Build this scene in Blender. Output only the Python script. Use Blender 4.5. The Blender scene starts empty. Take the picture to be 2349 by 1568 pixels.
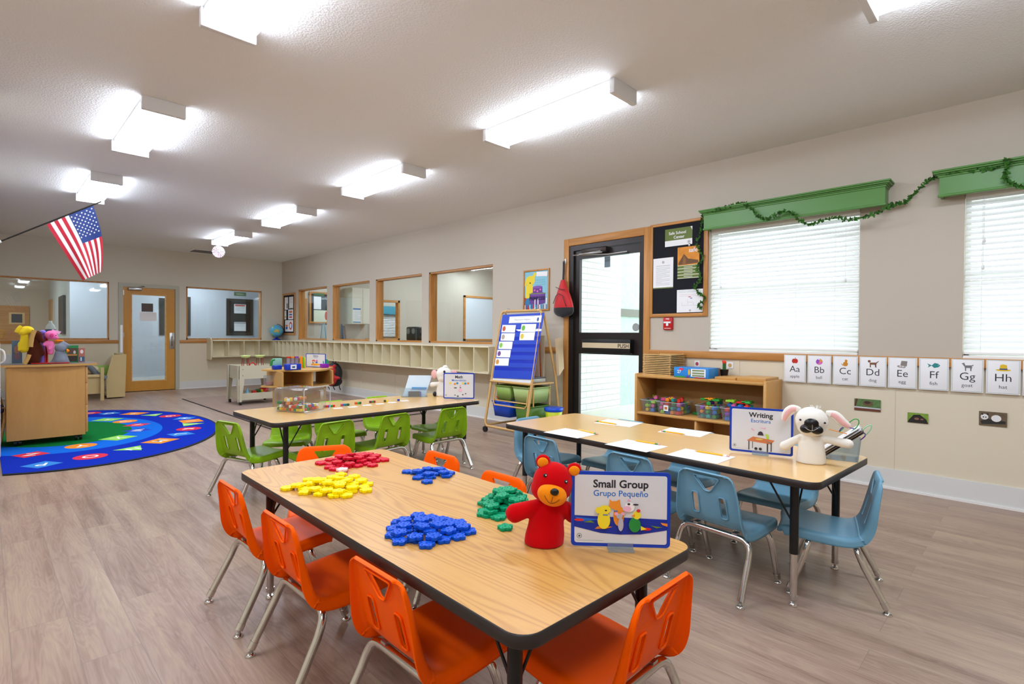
import bpy, bmesh, math, random
from math import sin, cos, pi, radians, sqrt, atan2
from mathutils import Vector, Matrix, noise
R_ = random.Random(7)
SC = bpy.context.scene
COL = SC.collection

# ------------------------------------------------------------------ camera
W_, H_ = 2349, 1568
F_PX = 1213.55
CAMPOS = Vector((-5.1078, 0.0, 1.2))
YAW, PITCH, ROLL = 0.7850405, -0.0126436, 0.0072622
_f = Vector((sin(YAW)*cos(PITCH), cos(YAW)*cos(PITCH), sin(PITCH)))
_r = Vector((cos(YAW), -sin(YAW), 0)); _u = _r.cross(_f)
_r, _u = cos(ROLL)*_r + sin(ROLL)*_u, -sin(ROLL)*_r + cos(ROLL)*_u
cd = bpy.data.cameras.new('camera'); cam = bpy.data.objects.new('camera', cd); COL.objects.link(cam)
cam.matrix_world = Matrix(((_r.x, _u.x, -_f.x, CAMPOS.x), (_r.y, _u.y, -_f.y, CAMPOS.y), (_r.z, _u.z, -_f.z, CAMPOS.z), (0, 0, 0, 1)))
cd.sensor_fit = 'HORIZONTAL'; cd.sensor_width = 36.0; cd.lens = 36.0*F_PX/W_; cd.clip_start = 0.05; cd.clip_end = 200
SC.camera = cam

def P(px, py, ax, val):
    """the point of the room where the sight line of photograph pixel (px,py) meets the plane axis=val"""
    d = _f + _r*((px-W_/2)/F_PX) - _u*((py-H_/2)/F_PX)
    return CAMPOS + d*((val-CAMPOS[ax])/d[ax])

# ------------------------------------------------------------------ world, exposure
wd = bpy.data.worlds.new('overcast_sky'); SC.world = wd; wd.use_nodes = True
_bg = wd.node_tree.nodes['Background']; _bg.inputs[0].default_value = (0.86, 0.93, 1.0, 1); _bg.inputs[1].default_value = 1.6
SC.view_settings.view_transform = 'Standard'; SC.view_settings.look = 'None'
SC.view_settings.exposure = 1.66; SC.view_settings.gamma = 1.0; SC.view_settings.use_curve_mapping = False
LAMP = 10.0           # emission of the ceiling diffusers
try:
    SC.cycles.use_denoising = True
    SC.cycles.max_bounces = 10; SC.cycles.diffuse_bounces = 6; SC.cycles.transparent_max_bounces = 24
    SC.cycles.sample_clamp_indirect = 6.0
except Exception: pass

# ------------------------------------------------------------------ materials
def lin(c):
    if isinstance(c, str):
        c = c.lstrip('#'); c = [int(c[i:i+2], 16)/255 for i in (0, 2, 4)]
    return tuple((v/12.92 if v <= .04045 else ((v+.055)/1.055)**2.4) for v in c[:3]) + (1.0,)
_MC = {}
def mat(name, col, rough=.5, metal=0.0, spec=.5, bump=0, bscale=200, var=0, vscale=8, trans=0, coat=0, sheen=0, emit=0, sub=0, ior=1.45):
    if name in _MC: return _MC[name]
    m = bpy.data.materials.new(name); m.use_nodes = True; nt = m.node_tree; b = nt.nodes['Principled BSDF']
    b.inputs['Base Color'].default_value = lin(col); b.inputs['Roughness'].default_value = rough
    b.inputs['Metallic'].default_value = metal; b.inputs['Specular IOR Level'].default_value = spec
    b.inputs['IOR'].default_value = ior
    if trans: b.inputs['Transmission Weight'].default_value = trans
    if coat: b.inputs['Coat Weight'].default_value = coat; b.inputs['Coat Roughness'].default_value = .12
    if sheen: b.inputs['Sheen Weight'].default_value = sheen; b.inputs['Sheen Roughness'].default_value = .5
    if emit: b.inputs['Emission Color'].default_value = lin(col); b.inputs['Emission Strength'].default_value = emit
    tc = nt.nodes.new('ShaderNodeTexCoord')
    if bump:
        n = nt.nodes.new('ShaderNodeTexNoise'); n.inputs['Scale'].default_value = bscale; n.inputs['Detail'].default_value = 3
        bp = nt.nodes.new('ShaderNodeBump'); bp.inputs['Strength'].default_value = bump; bp.inputs['Distance'].default_value = .004
        nt.links.new(tc.outputs['Object'], n.inputs['Vector']); nt.links.new(n.outputs[0], bp.inputs['Height']); nt.links.new(bp.outputs[0], b.inputs['Normal'])
    if var:
        n = nt.nodes.new('ShaderNodeTexNoise'); n.inputs['Scale'].default_value = vscale; n.inputs['Detail'].default_value = 4
        mx = nt.nodes.new('ShaderNodeMix'); mx.data_type = 'RGBA'
        c = lin(col); mx.inputs[6].default_value = tuple(v*(1-var) for v in c[:3])+(1,); mx.inputs[7].default_value = tuple(min(1, v*(1+var)) for v in c[:3])+(1,)
        nt.links.new(tc.outputs['Object'], n.inputs['Vector']); nt.links.new(n.outputs[0], mx.inputs[0]); nt.links.new(mx.outputs[2], b.inputs['Base Color'])
    _MC[name] = m
    return m

def wood(name, c1, c2, rough=.4, scale=(1.2, 14, 14), rings=6.0, dist=4.0, fine=.35, coat=0, spec=.4, sharp=1.0, fs=(6, 12)):
    """procedural wood: stretched warped bands plus fine pores; the grain runs along object X unless scale says otherwise"""
    if name in _MC: return _MC[name]
    m = bpy.data.materials.new(name); m.use_nodes = True; nt = m.node_tree; b = nt.nodes['Principled BSDF']; N = nt.nodes.new; L = nt.links.new
    tc = N('ShaderNodeTexCoord'); mp = N('ShaderNodeMapping'); mp.inputs['Scale'].default_value = scale; L(tc.outputs['Object'], mp.inputs[0])
    n1 = N('ShaderNodeTexNoise'); n1.inputs['Scale'].default_value = .7; n1.inputs['Detail'].default_value = 2; n1.inputs['Distortion'].default_value = .6; L(mp.outputs[0], n1.inputs['Vector'])
    ml = N('ShaderNodeMath'); ml.operation = 'MULTIPLY'; ml.inputs[1].default_value = rings*dist; L(n1.outputs[0], ml.inputs[0])
    sn = N('ShaderNodeMath'); sn.operation = 'SINE'; L(ml.outputs[0], sn.inputs[0])
    mr = N('ShaderNodeMapRange'); mr.inputs[1].default_value = -1; mr.inputs[2].default_value = 1; L(sn.outputs[0], mr.inputs[0])
    if sharp != 1: pw = N('ShaderNodeMath'); pw.operation = 'POWER'; pw.inputs[1].default_value = sharp; L(mr.outputs[0], pw.inputs[0]); mr = pw
    mp2 = N('ShaderNodeMapping'); mp2.inputs['Scale'].default_value = (scale[0]*fs[0], scale[1]*fs[1], scale[2]*fs[1]); L(tc.outputs['Object'], mp2.inputs[0])
    n2 = N('ShaderNodeTexNoise'); n2.inputs['Scale'].default_value = 1.0; n2.inputs['Detail'].default_value = 5; L(mp2.outputs[0], n2.inputs['Vector'])
    mm = N('ShaderNodeMix'); mm.inputs[0].default_value = fine; L(mr.outputs[0], mm.inputs[2]); L(n2.outputs[0], mm.inputs[3])
    mx = N('ShaderNodeMix'); mx.data_type = 'RGBA'; mx.inputs[6].default_value = lin(c1); mx.inputs[7].default_value = lin(c2)
    L(mm.outputs[0], mx.inputs[0]); L(mx.outputs[2], b.inputs['Base Color'])
    b.inputs['Roughness'].default_value = rough; b.inputs['Specular IOR Level'].default_value = spec
    if coat: b.inputs['Coat Weight'].default_value = coat; b.inputs['Coat Roughness'].default_value = .1
    _MC[name] = m
    return m

def glass(name, tint='#f4faf8', refl=1.0, alpha=.0):
    """thin pane: clear with Fresnel reflection"""
    if name in _MC: return _MC[name]
    m = bpy.data.materials.new(name); m.use_nodes = True; nt = m.node_tree; N = nt.nodes.new; L = nt.links.new
    nt.nodes.remove(nt.nodes['Principled BSDF']); out = nt.nodes['Material Output']
    t = N('ShaderNodeBsdfTransparent'); t.inputs[0].default_value = lin(tint)
    g = N('ShaderNodeBsdfGlossy'); g.inputs['Roughness'].default_value = .02
    lw = N('ShaderNodeLayerWeight'); lw.inputs[0].default_value = .5
    pw = N('ShaderNodeMath'); pw.operation = 'POWER'; pw.inputs[1].default_value = 5; L(lw.outputs['Facing'], pw.inputs[0])
    ml = N('ShaderNodeMath'); ml.operation = 'MULTIPLY_ADD'; ml.inputs[1].default_value = .9*refl; ml.inputs[2].default_value = .05*refl; L(pw.outputs[0], ml.inputs[0])
    mx = N('ShaderNodeMixShader'); L(ml.outputs[0], mx.inputs[0]); L(t.outputs[0], mx.inputs[1]); L(g.outputs[0], mx.inputs[2])
    if alpha:
        d = N('ShaderNodeBsdfDiffuse'); d.inputs[0].default_value = lin('#e8eef0'); m2 = N('ShaderNodeMixShader'); m2.inputs[0].default_value = alpha
        L(mx.outputs[0], m2.inputs[1]); L(d.outputs[0], m2.inputs[2]); mx = m2
    L(mx.outputs[0], out.inputs[0]); _MC[name] = m
    return m

def emitter(name, col, strength):
    if name in _MC: return _MC[name]
    m = bpy.data.materials.new(name); m.use_nodes = True; nt = m.node_tree; nt.nodes.remove(nt.nodes['Principled BSDF'])
    e = nt.nodes.new('ShaderNodeEmission'); e.inputs[0].default_value = lin(col); e.inputs[1].default_value = strength
    nt.links.new(e.outputs[0], nt.nodes['Material Output'].inputs[0]); _MC[name] = m
    return m

# ------------------------------------------------------------------ mesh builder
class MB:
    """collects shapes and links them as ONE mesh object; self.M places everything that is added"""
    def __init__(s, M=None): s.v = []; s.f = []; s.mi = []; s.sm = []; s.mats = []; s.M = M or Matrix()
    def mid(s, m):
        if m is None: return 0
        if m not in s.mats: s.mats.append(m)
        return s.mats.index(m)
    def add(s, vs, fs, m=None, smooth=False, M=None):
        k = len(s.v); T = s.M @ M if M is not None else s.M
        s.v += [T @ Vector(p) for p in vs]; i = s.mid(m)
        for f in fs: s.f.append([k+j for j in f]); s.mi.append(i); s.sm.append(smooth)
    def box(s, a, b, m=None, M=None):
        x0, y0, z0 = a; x1, y1, z1 = b
        vs = [(x0,y0,z0),(x1,y0,z0),(x1,y1,z0),(x0,y1,z0),(x0,y0,z1),(x1,y0,z1),(x1,y1,z1),(x0,y1,z1)]
        s.add(vs, [(3,2,1,0),(4,5,6,7),(0,1,5,4),(1,2,6,5),(2,3,7,6),(3,0,4,7)], m, False, M)
    def rbox(s, a, b, r, m=None, M=None, seg=2):
        bm = bmesh.new(); bmesh.ops.create_cube(bm, size=1)
        c = [(a[i]+b[i])/2 for i in range(3)]; d = [abs(b[i]-a[i]) for i in range(3)]
        for v in bm.verts: v.co = Vector([c[i]+v.co[i]*d[i] for i in range(3)])
        bmesh.ops.bevel(bm, geom=bm.edges[:], offset=min(r, min(d)*.49), segments=seg, profile=.5, affect='EDGES')
        bm.normal_update(); bm.verts.index_update()
        s.add([v.co.copy() for v in bm.verts], [[v.index for v in f.verts] for f in bm.faces], m, True, M); bm.free()
    def cyl(s, p0, p1, r0, r1=None, n=12, m=None, caps=True, smooth=True):
        if r1 is None: r1 = r0
        p0 = Vector(p0); p1 = Vector(p1); d = (p1-p0).normalized(); a = d.orthogonal().normalized(); b = d.cross(a)
        vs = []
        for p, r in ((p0, r0), (p1, r1)):
            for i in range(n):
                t = 2*pi*i/n; vs.append(p+a*cos(t)*r+b*sin(t)*r)
        s.add(vs, [(i, (i+1) % n, n+(i+1) % n, n+i) for i in range(n)], m, smooth)
        if caps:
            s.add(vs[:n], [tuple(reversed(range(n)))], m); s.add(vs[n:], [tuple(range(n))], m)
    def tube(s, pts, r, n=8, m=None, closed=False, caps=True):
        pts = [Vector(p) for p in pts]; rr = r if isinstance(r, (list, tuple)) else [r]*len(pts); k = len(pts); vs = []; prev = None
        for i, p in enumerate(pts):
            if closed: t = pts[(i+1) % k]-pts[i-1]
            else: t = pts[min(i+1, k-1)]-pts[max(i-1, 0)]
            t.normalize()
            a = t.orthogonal().normalized() if prev is None else (prev-t*prev.dot(t)).normalized()
            prev = a; b = t.cross(a)
            for j in range(n):
                th = 2*pi*j/n; vs.append(p+a*cos(th)*rr[i]+b*sin(th)*rr[i])
        fs = []
        for i in range(k if closed else k-1):
            for j in range(n):
                a0 = i*n+j; a1 = i*n+(j+1) % n; c0 = ((i+1) % k)*n+j; c1 = ((i+1) % k)*n+(j+1) % n
                fs.append((a0, a1, c1, c0))
        s.add(vs, fs, m, True)
        if caps and not closed:
            s.add(vs[:n], [tuple(reversed(range(n)))], m, True); s.add(vs[-n:], [tuple(range(n))], m, True)
    def lathe(s, prof, c=(0, 0, 0), n=24, m=None, smooth=True, M=None):
        vs = []; fs = []; k = len(prof)
        for (r, z) in prof:
            for i in range(n):
                t = 2*pi*i/n; vs.append((c[0]+r*cos(t), c[1]+r*sin(t), c[2]+z))
        for a in range(k-1):
            for i in range(n): fs.append((a*n+i, a*n+(i+1) % n, (a+1)*n+(i+1) % n, (a+1)*n+i))
        s.add(vs, fs, m, smooth, M)
        if prof[0][0] > 1e-5: s.add(vs[:n], [tuple(reversed(range(n)))], m, False, M)
        if prof[-1][0] > 1e-5: s.add(vs[-n:], [tuple(range(n))], m, False, M)
    def ell(s, c, r, m=None, n=16, k=10, M=None):
        if not isinstance(r, (tuple, list)): r = (r, r, r)
        vs = [(c[0], c[1], c[2]-r[2])]; fs = []
        for a in range(1, k):
            ph = -pi/2+pi*a/k
            for i in range(n):
                t = 2*pi*i/n; vs.append((c[0]+r[0]*cos(ph)*cos(t), c[1]+r[1]*cos(ph)*sin(t), c[2]+r[2]*sin(ph)))
        vs.append((c[0], c[1], c[2]+r[2])); e = len(vs)-1
        for i in range(n): fs.append((0, 1+(i+1) % n, 1+i)); fs.append((e, e-n+i, e-n+(i+1) % n))
        for a in range(k-2):
            for i in range(n): fs.append((1+a*n+i, 1+a*n+(i+1) % n, 1+(a+1)*n+(i+1) % n, 1+(a+1)*n+i))
        s.add(vs, fs, m, True, M)
    def prism(s, poly, z0, z1, m=None, M=None, smooth=False, side=None):
        """polygon in local XY extruded from z0 to z1 (may be concave)"""
        n = len(poly); A = sum(poly[i][0]*poly[(i+1) % n][1]-poly[(i+1) % n][0]*poly[i][1] for i in range(n))
        if A < 0: poly = list(reversed(poly))
        vs = [(x, y, z0) for x, y in poly]+[(x, y, z1) for x, y in poly]
        s.add(vs, [tuple(reversed(range(n))), tuple(range(n, 2*n))], m, False, M)
        s.add(vs, [(i, (i+1) % n, n+(i+1) % n, n+i) for i in range(n)], side or m, smooth, M)
    def flat(s, poly, z, m=None, M=None):
        n = len(poly); A = sum(poly[i][0]*poly[(i+1) % n][1]-poly[(i+1) % n][0]*poly[i][1] for i in range(n))
        if A < 0: poly = list(reversed(poly))
        s.add([(x, y, z) for x, y in poly], [tuple(range(n))], m, False, M)
    def grid(s, fn, nu, nv, m=None, smooth=True, closeu=False, M=None):
        vs = [fn(i/(nu if closeu else nu-1), j/(nv-1)) for j in range(nv) for i in range(nu)]; fs = []
        for j in range(nv-1):
            for i in range(nu if closeu else nu-1):
                i2 = (i+1) % nu; fs.append((j*nu+i, j*nu+i2, (j+1)*nu+i2, (j+1)*nu+i))
        s.add(vs, fs, m, smooth, M)
    def text(s, txt, x, y, z, size, m=None, align='CENTER', bold=0.0, M=None, sx=1.0):
        vs, fs = text_mesh(txt, align, bold)
        s.add([(x+v[0]*size*sx, y+v[1]*size, z) for v in vs], fs, m, False, M)
    def mesh(s, name):
        me = bpy.data.meshes.new(name); me.from_pydata([tuple(v) for v in s.v], [], s.f)
        for m in s.mats: me.materials.append(m)
        me.polygons.foreach_set('material_index', s.mi); me.polygons.foreach_set('use_smooth', s.sm); me.update()
        return me
    def build(s, name, parent=None, m=None, loc=None, rot=None):
        if m is not None and not s.mats: s.mats = [m]
        me = s.mesh(name); o = bpy.data.objects.new(name, me); COL.objects.link(o)
        if parent is not None: o.parent = parent
        if loc is not None: o.location = loc
        if rot is not None: o.rotation_euler = rot
        return o

_TC = {}
def text_mesh(txt, align='CENTER', bold=0.0):
    k = (txt, align, bold)
    if k in _TC: return _TC[k]
    cu = bpy.data.curves.new('t', 'FONT'); cu.body = txt; cu.align_x = align; cu.size = 1; cu.offset = bold; cu.resolution_u = 3; cu.fill_mode = 'FRONT'
    o = bpy.data.objects.new('t', cu); COL.objects.link(o)
    dg = bpy.context.evaluated_depsgraph_get(); me = bpy.data.meshes.new_from_object(o.evaluated_get(dg))
    vs = [tuple(v.co) for v in me.vertices]; fs = [tuple(p.vertices) for p in me.polygons]
    if fs:   # keep the front facing +z
        if me.polygons[0].normal.z < 0: fs = [tuple(reversed(f)) for f in fs]
    bpy.data.objects.remove(o); bpy.data.curves.remove(cu); bpy.data.meshes.remove(me)
    _TC[k] = (vs, fs); return _TC[k]

def tag(o, label=None, cat=None, group=None, kind=None):
    if label: o['label'] = label
    if cat: o['category'] = cat
    if group: o['group'] = group
    if kind: o['kind'] = kind
    return o
def empty(name, loc=(0, 0, 0), rz=0.0, label=None, cat=None, group=None, kind=None, rot=None):
    o = bpy.data.objects.new(name, None); COL.objects.link(o); o.location = loc; o.rotation_euler = rot or (0, 0, rz)
    o.empty_display_size = .1
    return tag(o, label, cat, group, kind)
def copy_tree(o, parent=None):
    c = o.copy(); COL.objects.link(c); c.parent = parent
    for ch in list(o.children): copy_tree(ch, c)
    return c
def relabel(o, label, group=None):
    o['label'] = label
    if group: o['group'] = group
    return o

def bake(o, mods):
    """apply modifiers (list of (type, dict)) to a linked mesh object and keep the result as its mesh"""
    for t, kw in mods:
        md = o.modifiers.new(t, t)
        for k, v in kw.items(): setattr(md, k, v)
    dg = bpy.context.evaluated_depsgraph_get(); dg.update()
    me = bpy.data.meshes.new_from_object(o.evaluated_get(dg)); old = o.data; nm = old.name
    o.modifiers.clear(); o.data = me; bpy.data.meshes.remove(old); me.name = nm
    return o
def smooth_all(o, ang=None):
    me = o.data; me.polygons.foreach_set('use_smooth', [True]*len(me.polygons))
    if ang: me.set_sharp_from_angle(angle=radians(ang))
    me.update(); return o
def join_into(o, k):
    """add the builder's shapes to an existing object's mesh"""
    me = k.mesh('tmp'); bm = bmesh.new(); bm.from_mesh(o.data); bm.from_mesh(me)
    for f in bm.faces: f.material_index = 0 if len(o.data.materials) < 2 else f.material_index
    bm.to_mesh(o.data); bm.free(); bpy.data.meshes.remove(me); return o
def blob(name, parts, m, voxel=.004, parent=None, smooth=4):
    """soft continuous body: ellipsoids and tapered capsules fused with a voxel remesh. parts: ('e',centre,radii[,Matrix]) or ('c',p0,p1,r0,r1)"""
    b = MB()
    for p in parts:
        if p[0] == 'e': b.ell(p[1], p[2], n=20, k=14, M=p[3] if len(p) > 3 else None)
        else:
            q0, q1, r0, r1 = Vector(p[1]), Vector(p[2]), p[3], p[4]; n = 9
            b.tube([q0.lerp(q1, i/(n-1)) for i in range(n)], [r0+(r1-r0)*i/(n-1) for i in range(n)], n=14)
            b.ell(q0, r0, n=14, k=8); b.ell(q1, r1, n=14, k=8)
    o = b.build(name, parent)
    bake(o, [('REMESH', dict(mode='VOXEL', voxel_size=voxel)), ('SMOOTH', dict(factor=.6, iterations=smooth))])
    o.data.materials.clear(); o.data.materials.append(m); smooth_all(o)
    return o
def rrect(w, h, r, n=5, cx=0, cy=0):
    pts = []
    for (sx, sy, a0) in ((1, 1, 0), (-1, 1, 90), (-1, -1, 180), (1, -1, 270)):
        for i in range(n+1):
            a = radians(a0+90*i/n); pts.append((cx+sx*(w/2-r)+r*cos(a), cy+sy*(h/2-r)+r*sin(a)))
    return pts
def circ(r, n=20, cx=0, cy=0, ry=None):
    ry = r if ry is None else ry
    return [(cx+r*cos(2*pi*i/n), cy+ry*sin(2*pi*i/n)) for i in range(n)]
def spline(pts, n=8, closed=False):
    pts = [Vector(p) for p in pts]; out = []; k = len(pts)
    for i in range(k if closed else k-1):
        g = lambda j: pts[j % k] if closed else pts[max(0, min(k-1, j))]
        p0, p1, p2, p3 = g(i-1), g(i), g(i+1), g(i+2)
        for j in range(n):
            t = j/n; out.append(.5*((2*p1)+(p2-p0)*t+(2*p0-5*p1+4*p2-p3)*t*t+(3*p1-3*p2+p3-p0)*t**3))
    if not closed: out.append(pts[-1])
    return out
def frame(o, xdir, ydir):
    """matrix whose local x and y are the given directions (z = their cross product), origin o"""
    x = Vector(xdir).normalized(); z = x.cross(Vector(ydir)).normalized(); y = z.cross(x)
    return Matrix(((x.x, y.x, z.x, o[0]), (x.y, y.y, z.y, o[1]), (x.z, y.z, z.z, o[2]), (0, 0, 0, 1)))
RW = lambda y, z, off=0: frame((-off, y, z), (0, -1, 0), (0, 0, 1))      # on the right wall, facing the room
FAR = 12.98; CEIL = 2.926
FW = lambda x, z, off=0, y=FAR: frame((x, y-off, z), (1, 0, 0), (0, 0, 1))  # on the far wall, facing the room
# ================================================================== surface materials
M_WALL = mat('wall_paint', '#c2b8a8', .62, bump=.05, bscale=90)
M_WAIN = mat('wainscot_panel', '#ddd3ba', .35, bump=.03, bscale=60)
M_FWALL = mat('far_wall_paint', '#d6d0c0', .62, bump=.05, bscale=90)
M_WHITE = mat('white_paint', '#eceae6', .4)
M_BASE = mat('baseboard_paint', '#d9dad6', .4)
M_OAK = wood('oak_trim', '#c98f4e', '#b27838', .38, scale=(14, 1.2, 14))
M_OAKX = wood('oak_trim_x', '#c98f4e', '#b27838', .38, scale=(1.2, 14, 14))
M_OAKZ = wood('oak_trim_z', '#c98f4e', '#b27838', .38, scale=(14, 14, 1.2))
M_CORR = mat('corridor_paint', '#c6cbd2', .5)
M_DARK = mat('dark_bronze', '#2c2624', .35, metal=.3)
M_BLACK = mat('black_plastic', '#131313', .4)
M_STEEL = mat('brushed_steel', '#b6b6b4', .3, metal=.9)
M_CHROME = mat('chrome', '#d4d3d0', .14, metal=1.0)
M_PAPER = mat('paper_white', '#f0f1f2', .55)
M_GLASS = glass('window_glass')

def ceiling_mat():
    m = mat('ceiling_texture', '#ececea', .8); nt = m.node_tree; b = nt.nodes['Principled BSDF']; N = nt.nodes.new; L = nt.links.new
    tc = N('ShaderNodeTexCoord')
    n = N('ShaderNodeTexNoise'); n.inputs['Scale'].default_value = 95; n.inputs['Detail'].default_value = 5; n.inputs['Roughness'].default_value = .65
    v = N('ShaderNodeTexVoronoi'); v.inputs['Scale'].default_value = 70; L(tc.outputs['Object'], n.inputs['Vector']); L(tc.outputs['Object'], v.inputs['Vector'])
    a = N('ShaderNodeMath'); a.operation = 'MULTIPLY_ADD'; a.inputs[1].default_value = .5; L(v.outputs[0], a.inputs[0]); L(n.outputs[0], a.inputs[2])
    bp = N('ShaderNodeBump'); bp.inputs['Strength'].default_value = .55; bp.inputs['Distance'].default_value = .007; L(a.outputs[0], bp.inputs['Height']); L(bp.outputs[0], b.inputs['Normal'])
    return m
def floor_mat():
    m = mat('plank_floor', '#a09080', .33, spec=.4); nt = m.node_tree; b = nt.nodes['Principled BSDF']; N = nt.nodes.new; L = nt.links.new
    tc = N('ShaderNodeTexCoord'); rot = N('ShaderNodeMapping'); rot.inputs['Rotation'].default_value = (0, 0, pi/2); L(tc.outputs['Object'], rot.inputs[0])
    br = N('ShaderNodeTexBrick'); br.inputs['Scale'].default_value = 1; br.inputs['Brick Width'].default_value = 1.22; br.inputs['Row Height'].default_value = .18
    br.inputs['Mortar Size'].default_value = .0012; br.inputs['Mortar Smooth'].default_value = .2; br.offset = .37; br.inputs['Bias'].default_value = 0
    br.inputs['Color1'].default_value = (0, 0, 0, 1); br.inputs['Color2'].default_value = (1, 1, 1, 1); br.inputs['Mortar'].default_value = (.5, .5, .5, 1); L(rot.outputs[0], br.inputs['Vector'])
    # per-plank shift of the grain
    sc = N('ShaderNodeVectorMath'); sc.operation = 'SCALE'; sc.inputs['Scale'].default_value = 7.3; L(br.outputs['Color'], sc.inputs[0])
    ad = N('ShaderNodeVectorMath'); ad.operation = 'ADD'; L(tc.outputs['Object'], ad.inputs[0]); L(sc.outputs[0], ad.inputs[1])
    mp = N('ShaderNodeMapping'); mp.inputs['Scale'].default_value = (9, 1.0, 1); L(ad.outputs[0], mp.inputs[0])
    n1 = N('ShaderNodeTexNoise'); n1.inputs['Scale'].default_value = 1.3; n1.inputs['Detail'].default_value = 4; n1.inputs['Distortion'].default_value = 1.2; L(mp.outputs[0], n1.inputs['Vector'])
    k = N('ShaderNodeMath'); k.operation = 'MULTIPLY'; k.inputs[1].default_value = 60; L(n1.outputs[0], k.inputs[0]); s = N('ShaderNodeMath'); s.operation = 'SINE'; L(k.outputs[0], s.inputs[0])
    mr = N('ShaderNodeMapRange'); mr.inputs[1].default_value = -1; mr.inputs[2].default_value = 1; mr.inputs[3].default_value = .35; mr.inputs[4].default_value = .65; L(s.outputs[0], mr.inputs[0])
    mp2 = N('ShaderNodeMapping'); mp2.inputs['Scale'].default_value = (5.5, .55, 1); L(ad.outputs[0], mp2.inputs[0])
    n2 = N('ShaderNodeTexNoise'); n2.inputs['Scale'].default_value = 1.6; n2.inputs['Detail'].default_value = 6; n2.inputs['Roughness'].default_value = .6; L(mp2.outputs[0], n2.inputs['Vector'])
    mm = N('ShaderNodeMix'); mm.inputs[0].default_value = .72; L(mr.outputs[0], mm.inputs[2]); L(n2.outputs[0], mm.inputs[3])
    mp3 = N('ShaderNodeMapping'); mp3.inputs['Scale'].default_value = (130, 3, 1); L(ad.outputs[0], mp3.inputs[0])
    n3 = N('ShaderNodeTexNoise'); n3.inputs['Scale'].default_value = 1; n3.inputs['Detail'].default_value = 2; L(mp3.outputs[0], n3.inputs['Vector'])
    m3 = N('ShaderNodeMix'); m3.inputs[0].default_value = .16; L(mm.outputs[0], m3.inputs[2]); L(n3.outputs[0], m3.inputs[3])
    m4 = N('ShaderNodeMix'); m4.inputs[0].default_value = .05; L(m3.outputs[0], m4.inputs[2]); L(br.outputs['Color'], m4.inputs[3])
    cr = N('ShaderNodeValToRGB'); L(m4.outputs[0], cr.inputs[0]); e = cr.color_ramp.elements
    e[0].position = .30; e[0].color = lin('#735b4e'); e[1].position = .72; e[1].color = lin('#b89f8c')
    x = e.new(.42); x.color = lin('#8f7666'); x = e.new(.52); x.color = lin('#a08877'); x = e.new(.6); x.color = lin('#a8927b')
    mo = N('ShaderNodeMix'); mo.data_type = 'RGBA'; mo.inputs[7].default_value = lin('#84746a'); L(br.outputs['Fac'], mo.inputs[0]); L(cr.outputs[0], mo.inputs[6]); L(mo.outputs[2], b.inputs['Base Color'])
    r = N('ShaderNodeMapRange'); r.inputs[3].default_value = .3; r.inputs[4].default_value = .42; L(n2.outputs[0], r.inputs[0]); L(r.outputs[0], b.inputs['Roughness'])
    return m
def brick_mat():
    m = mat('white_brick', '#e6e6e4', .8); nt = m.node_tree; b = nt.nodes['Principled BSDF']; N = nt.nodes.new; L = nt.links.new
    tc = N('ShaderNodeTexCoord'); mp = N('ShaderNodeMapping'); mp.inputs['Rotation'].default_value = (pi/2, 0, 0); L(tc.outputs['Object'], mp.inputs[0])
    br = N('ShaderNodeTexBrick'); br.inputs['Scale'].default_value = 1; br.inputs['Brick Width'].default_value = .3; br.inputs['Row Height'].default_value = .1; br.inputs['Mortar Size'].default_value = .006
    br.inputs['Color1'].default_value = lin('#d8d8d6'); br.inputs['Color2'].default_value = lin('#d0cfcc'); br.inputs['Mortar'].default_value = lin('#b8b6b2'); L(mp.outputs[0], br.inputs['Vector'])
    L(br.outputs[0], b.inputs['Base Color']); bp = N('ShaderNodeBump'); bp.invert = True; bp.inputs['Distance'].default_value = .01; L(br.outputs['Fac'], bp.inputs['Height']); L(bp.outputs[0], b.inputs['Normal'])
    return m
M_CEIL = ceiling_mat(); M_FLOOR = floor_mat(); M_BRICK = brick_mat()

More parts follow.
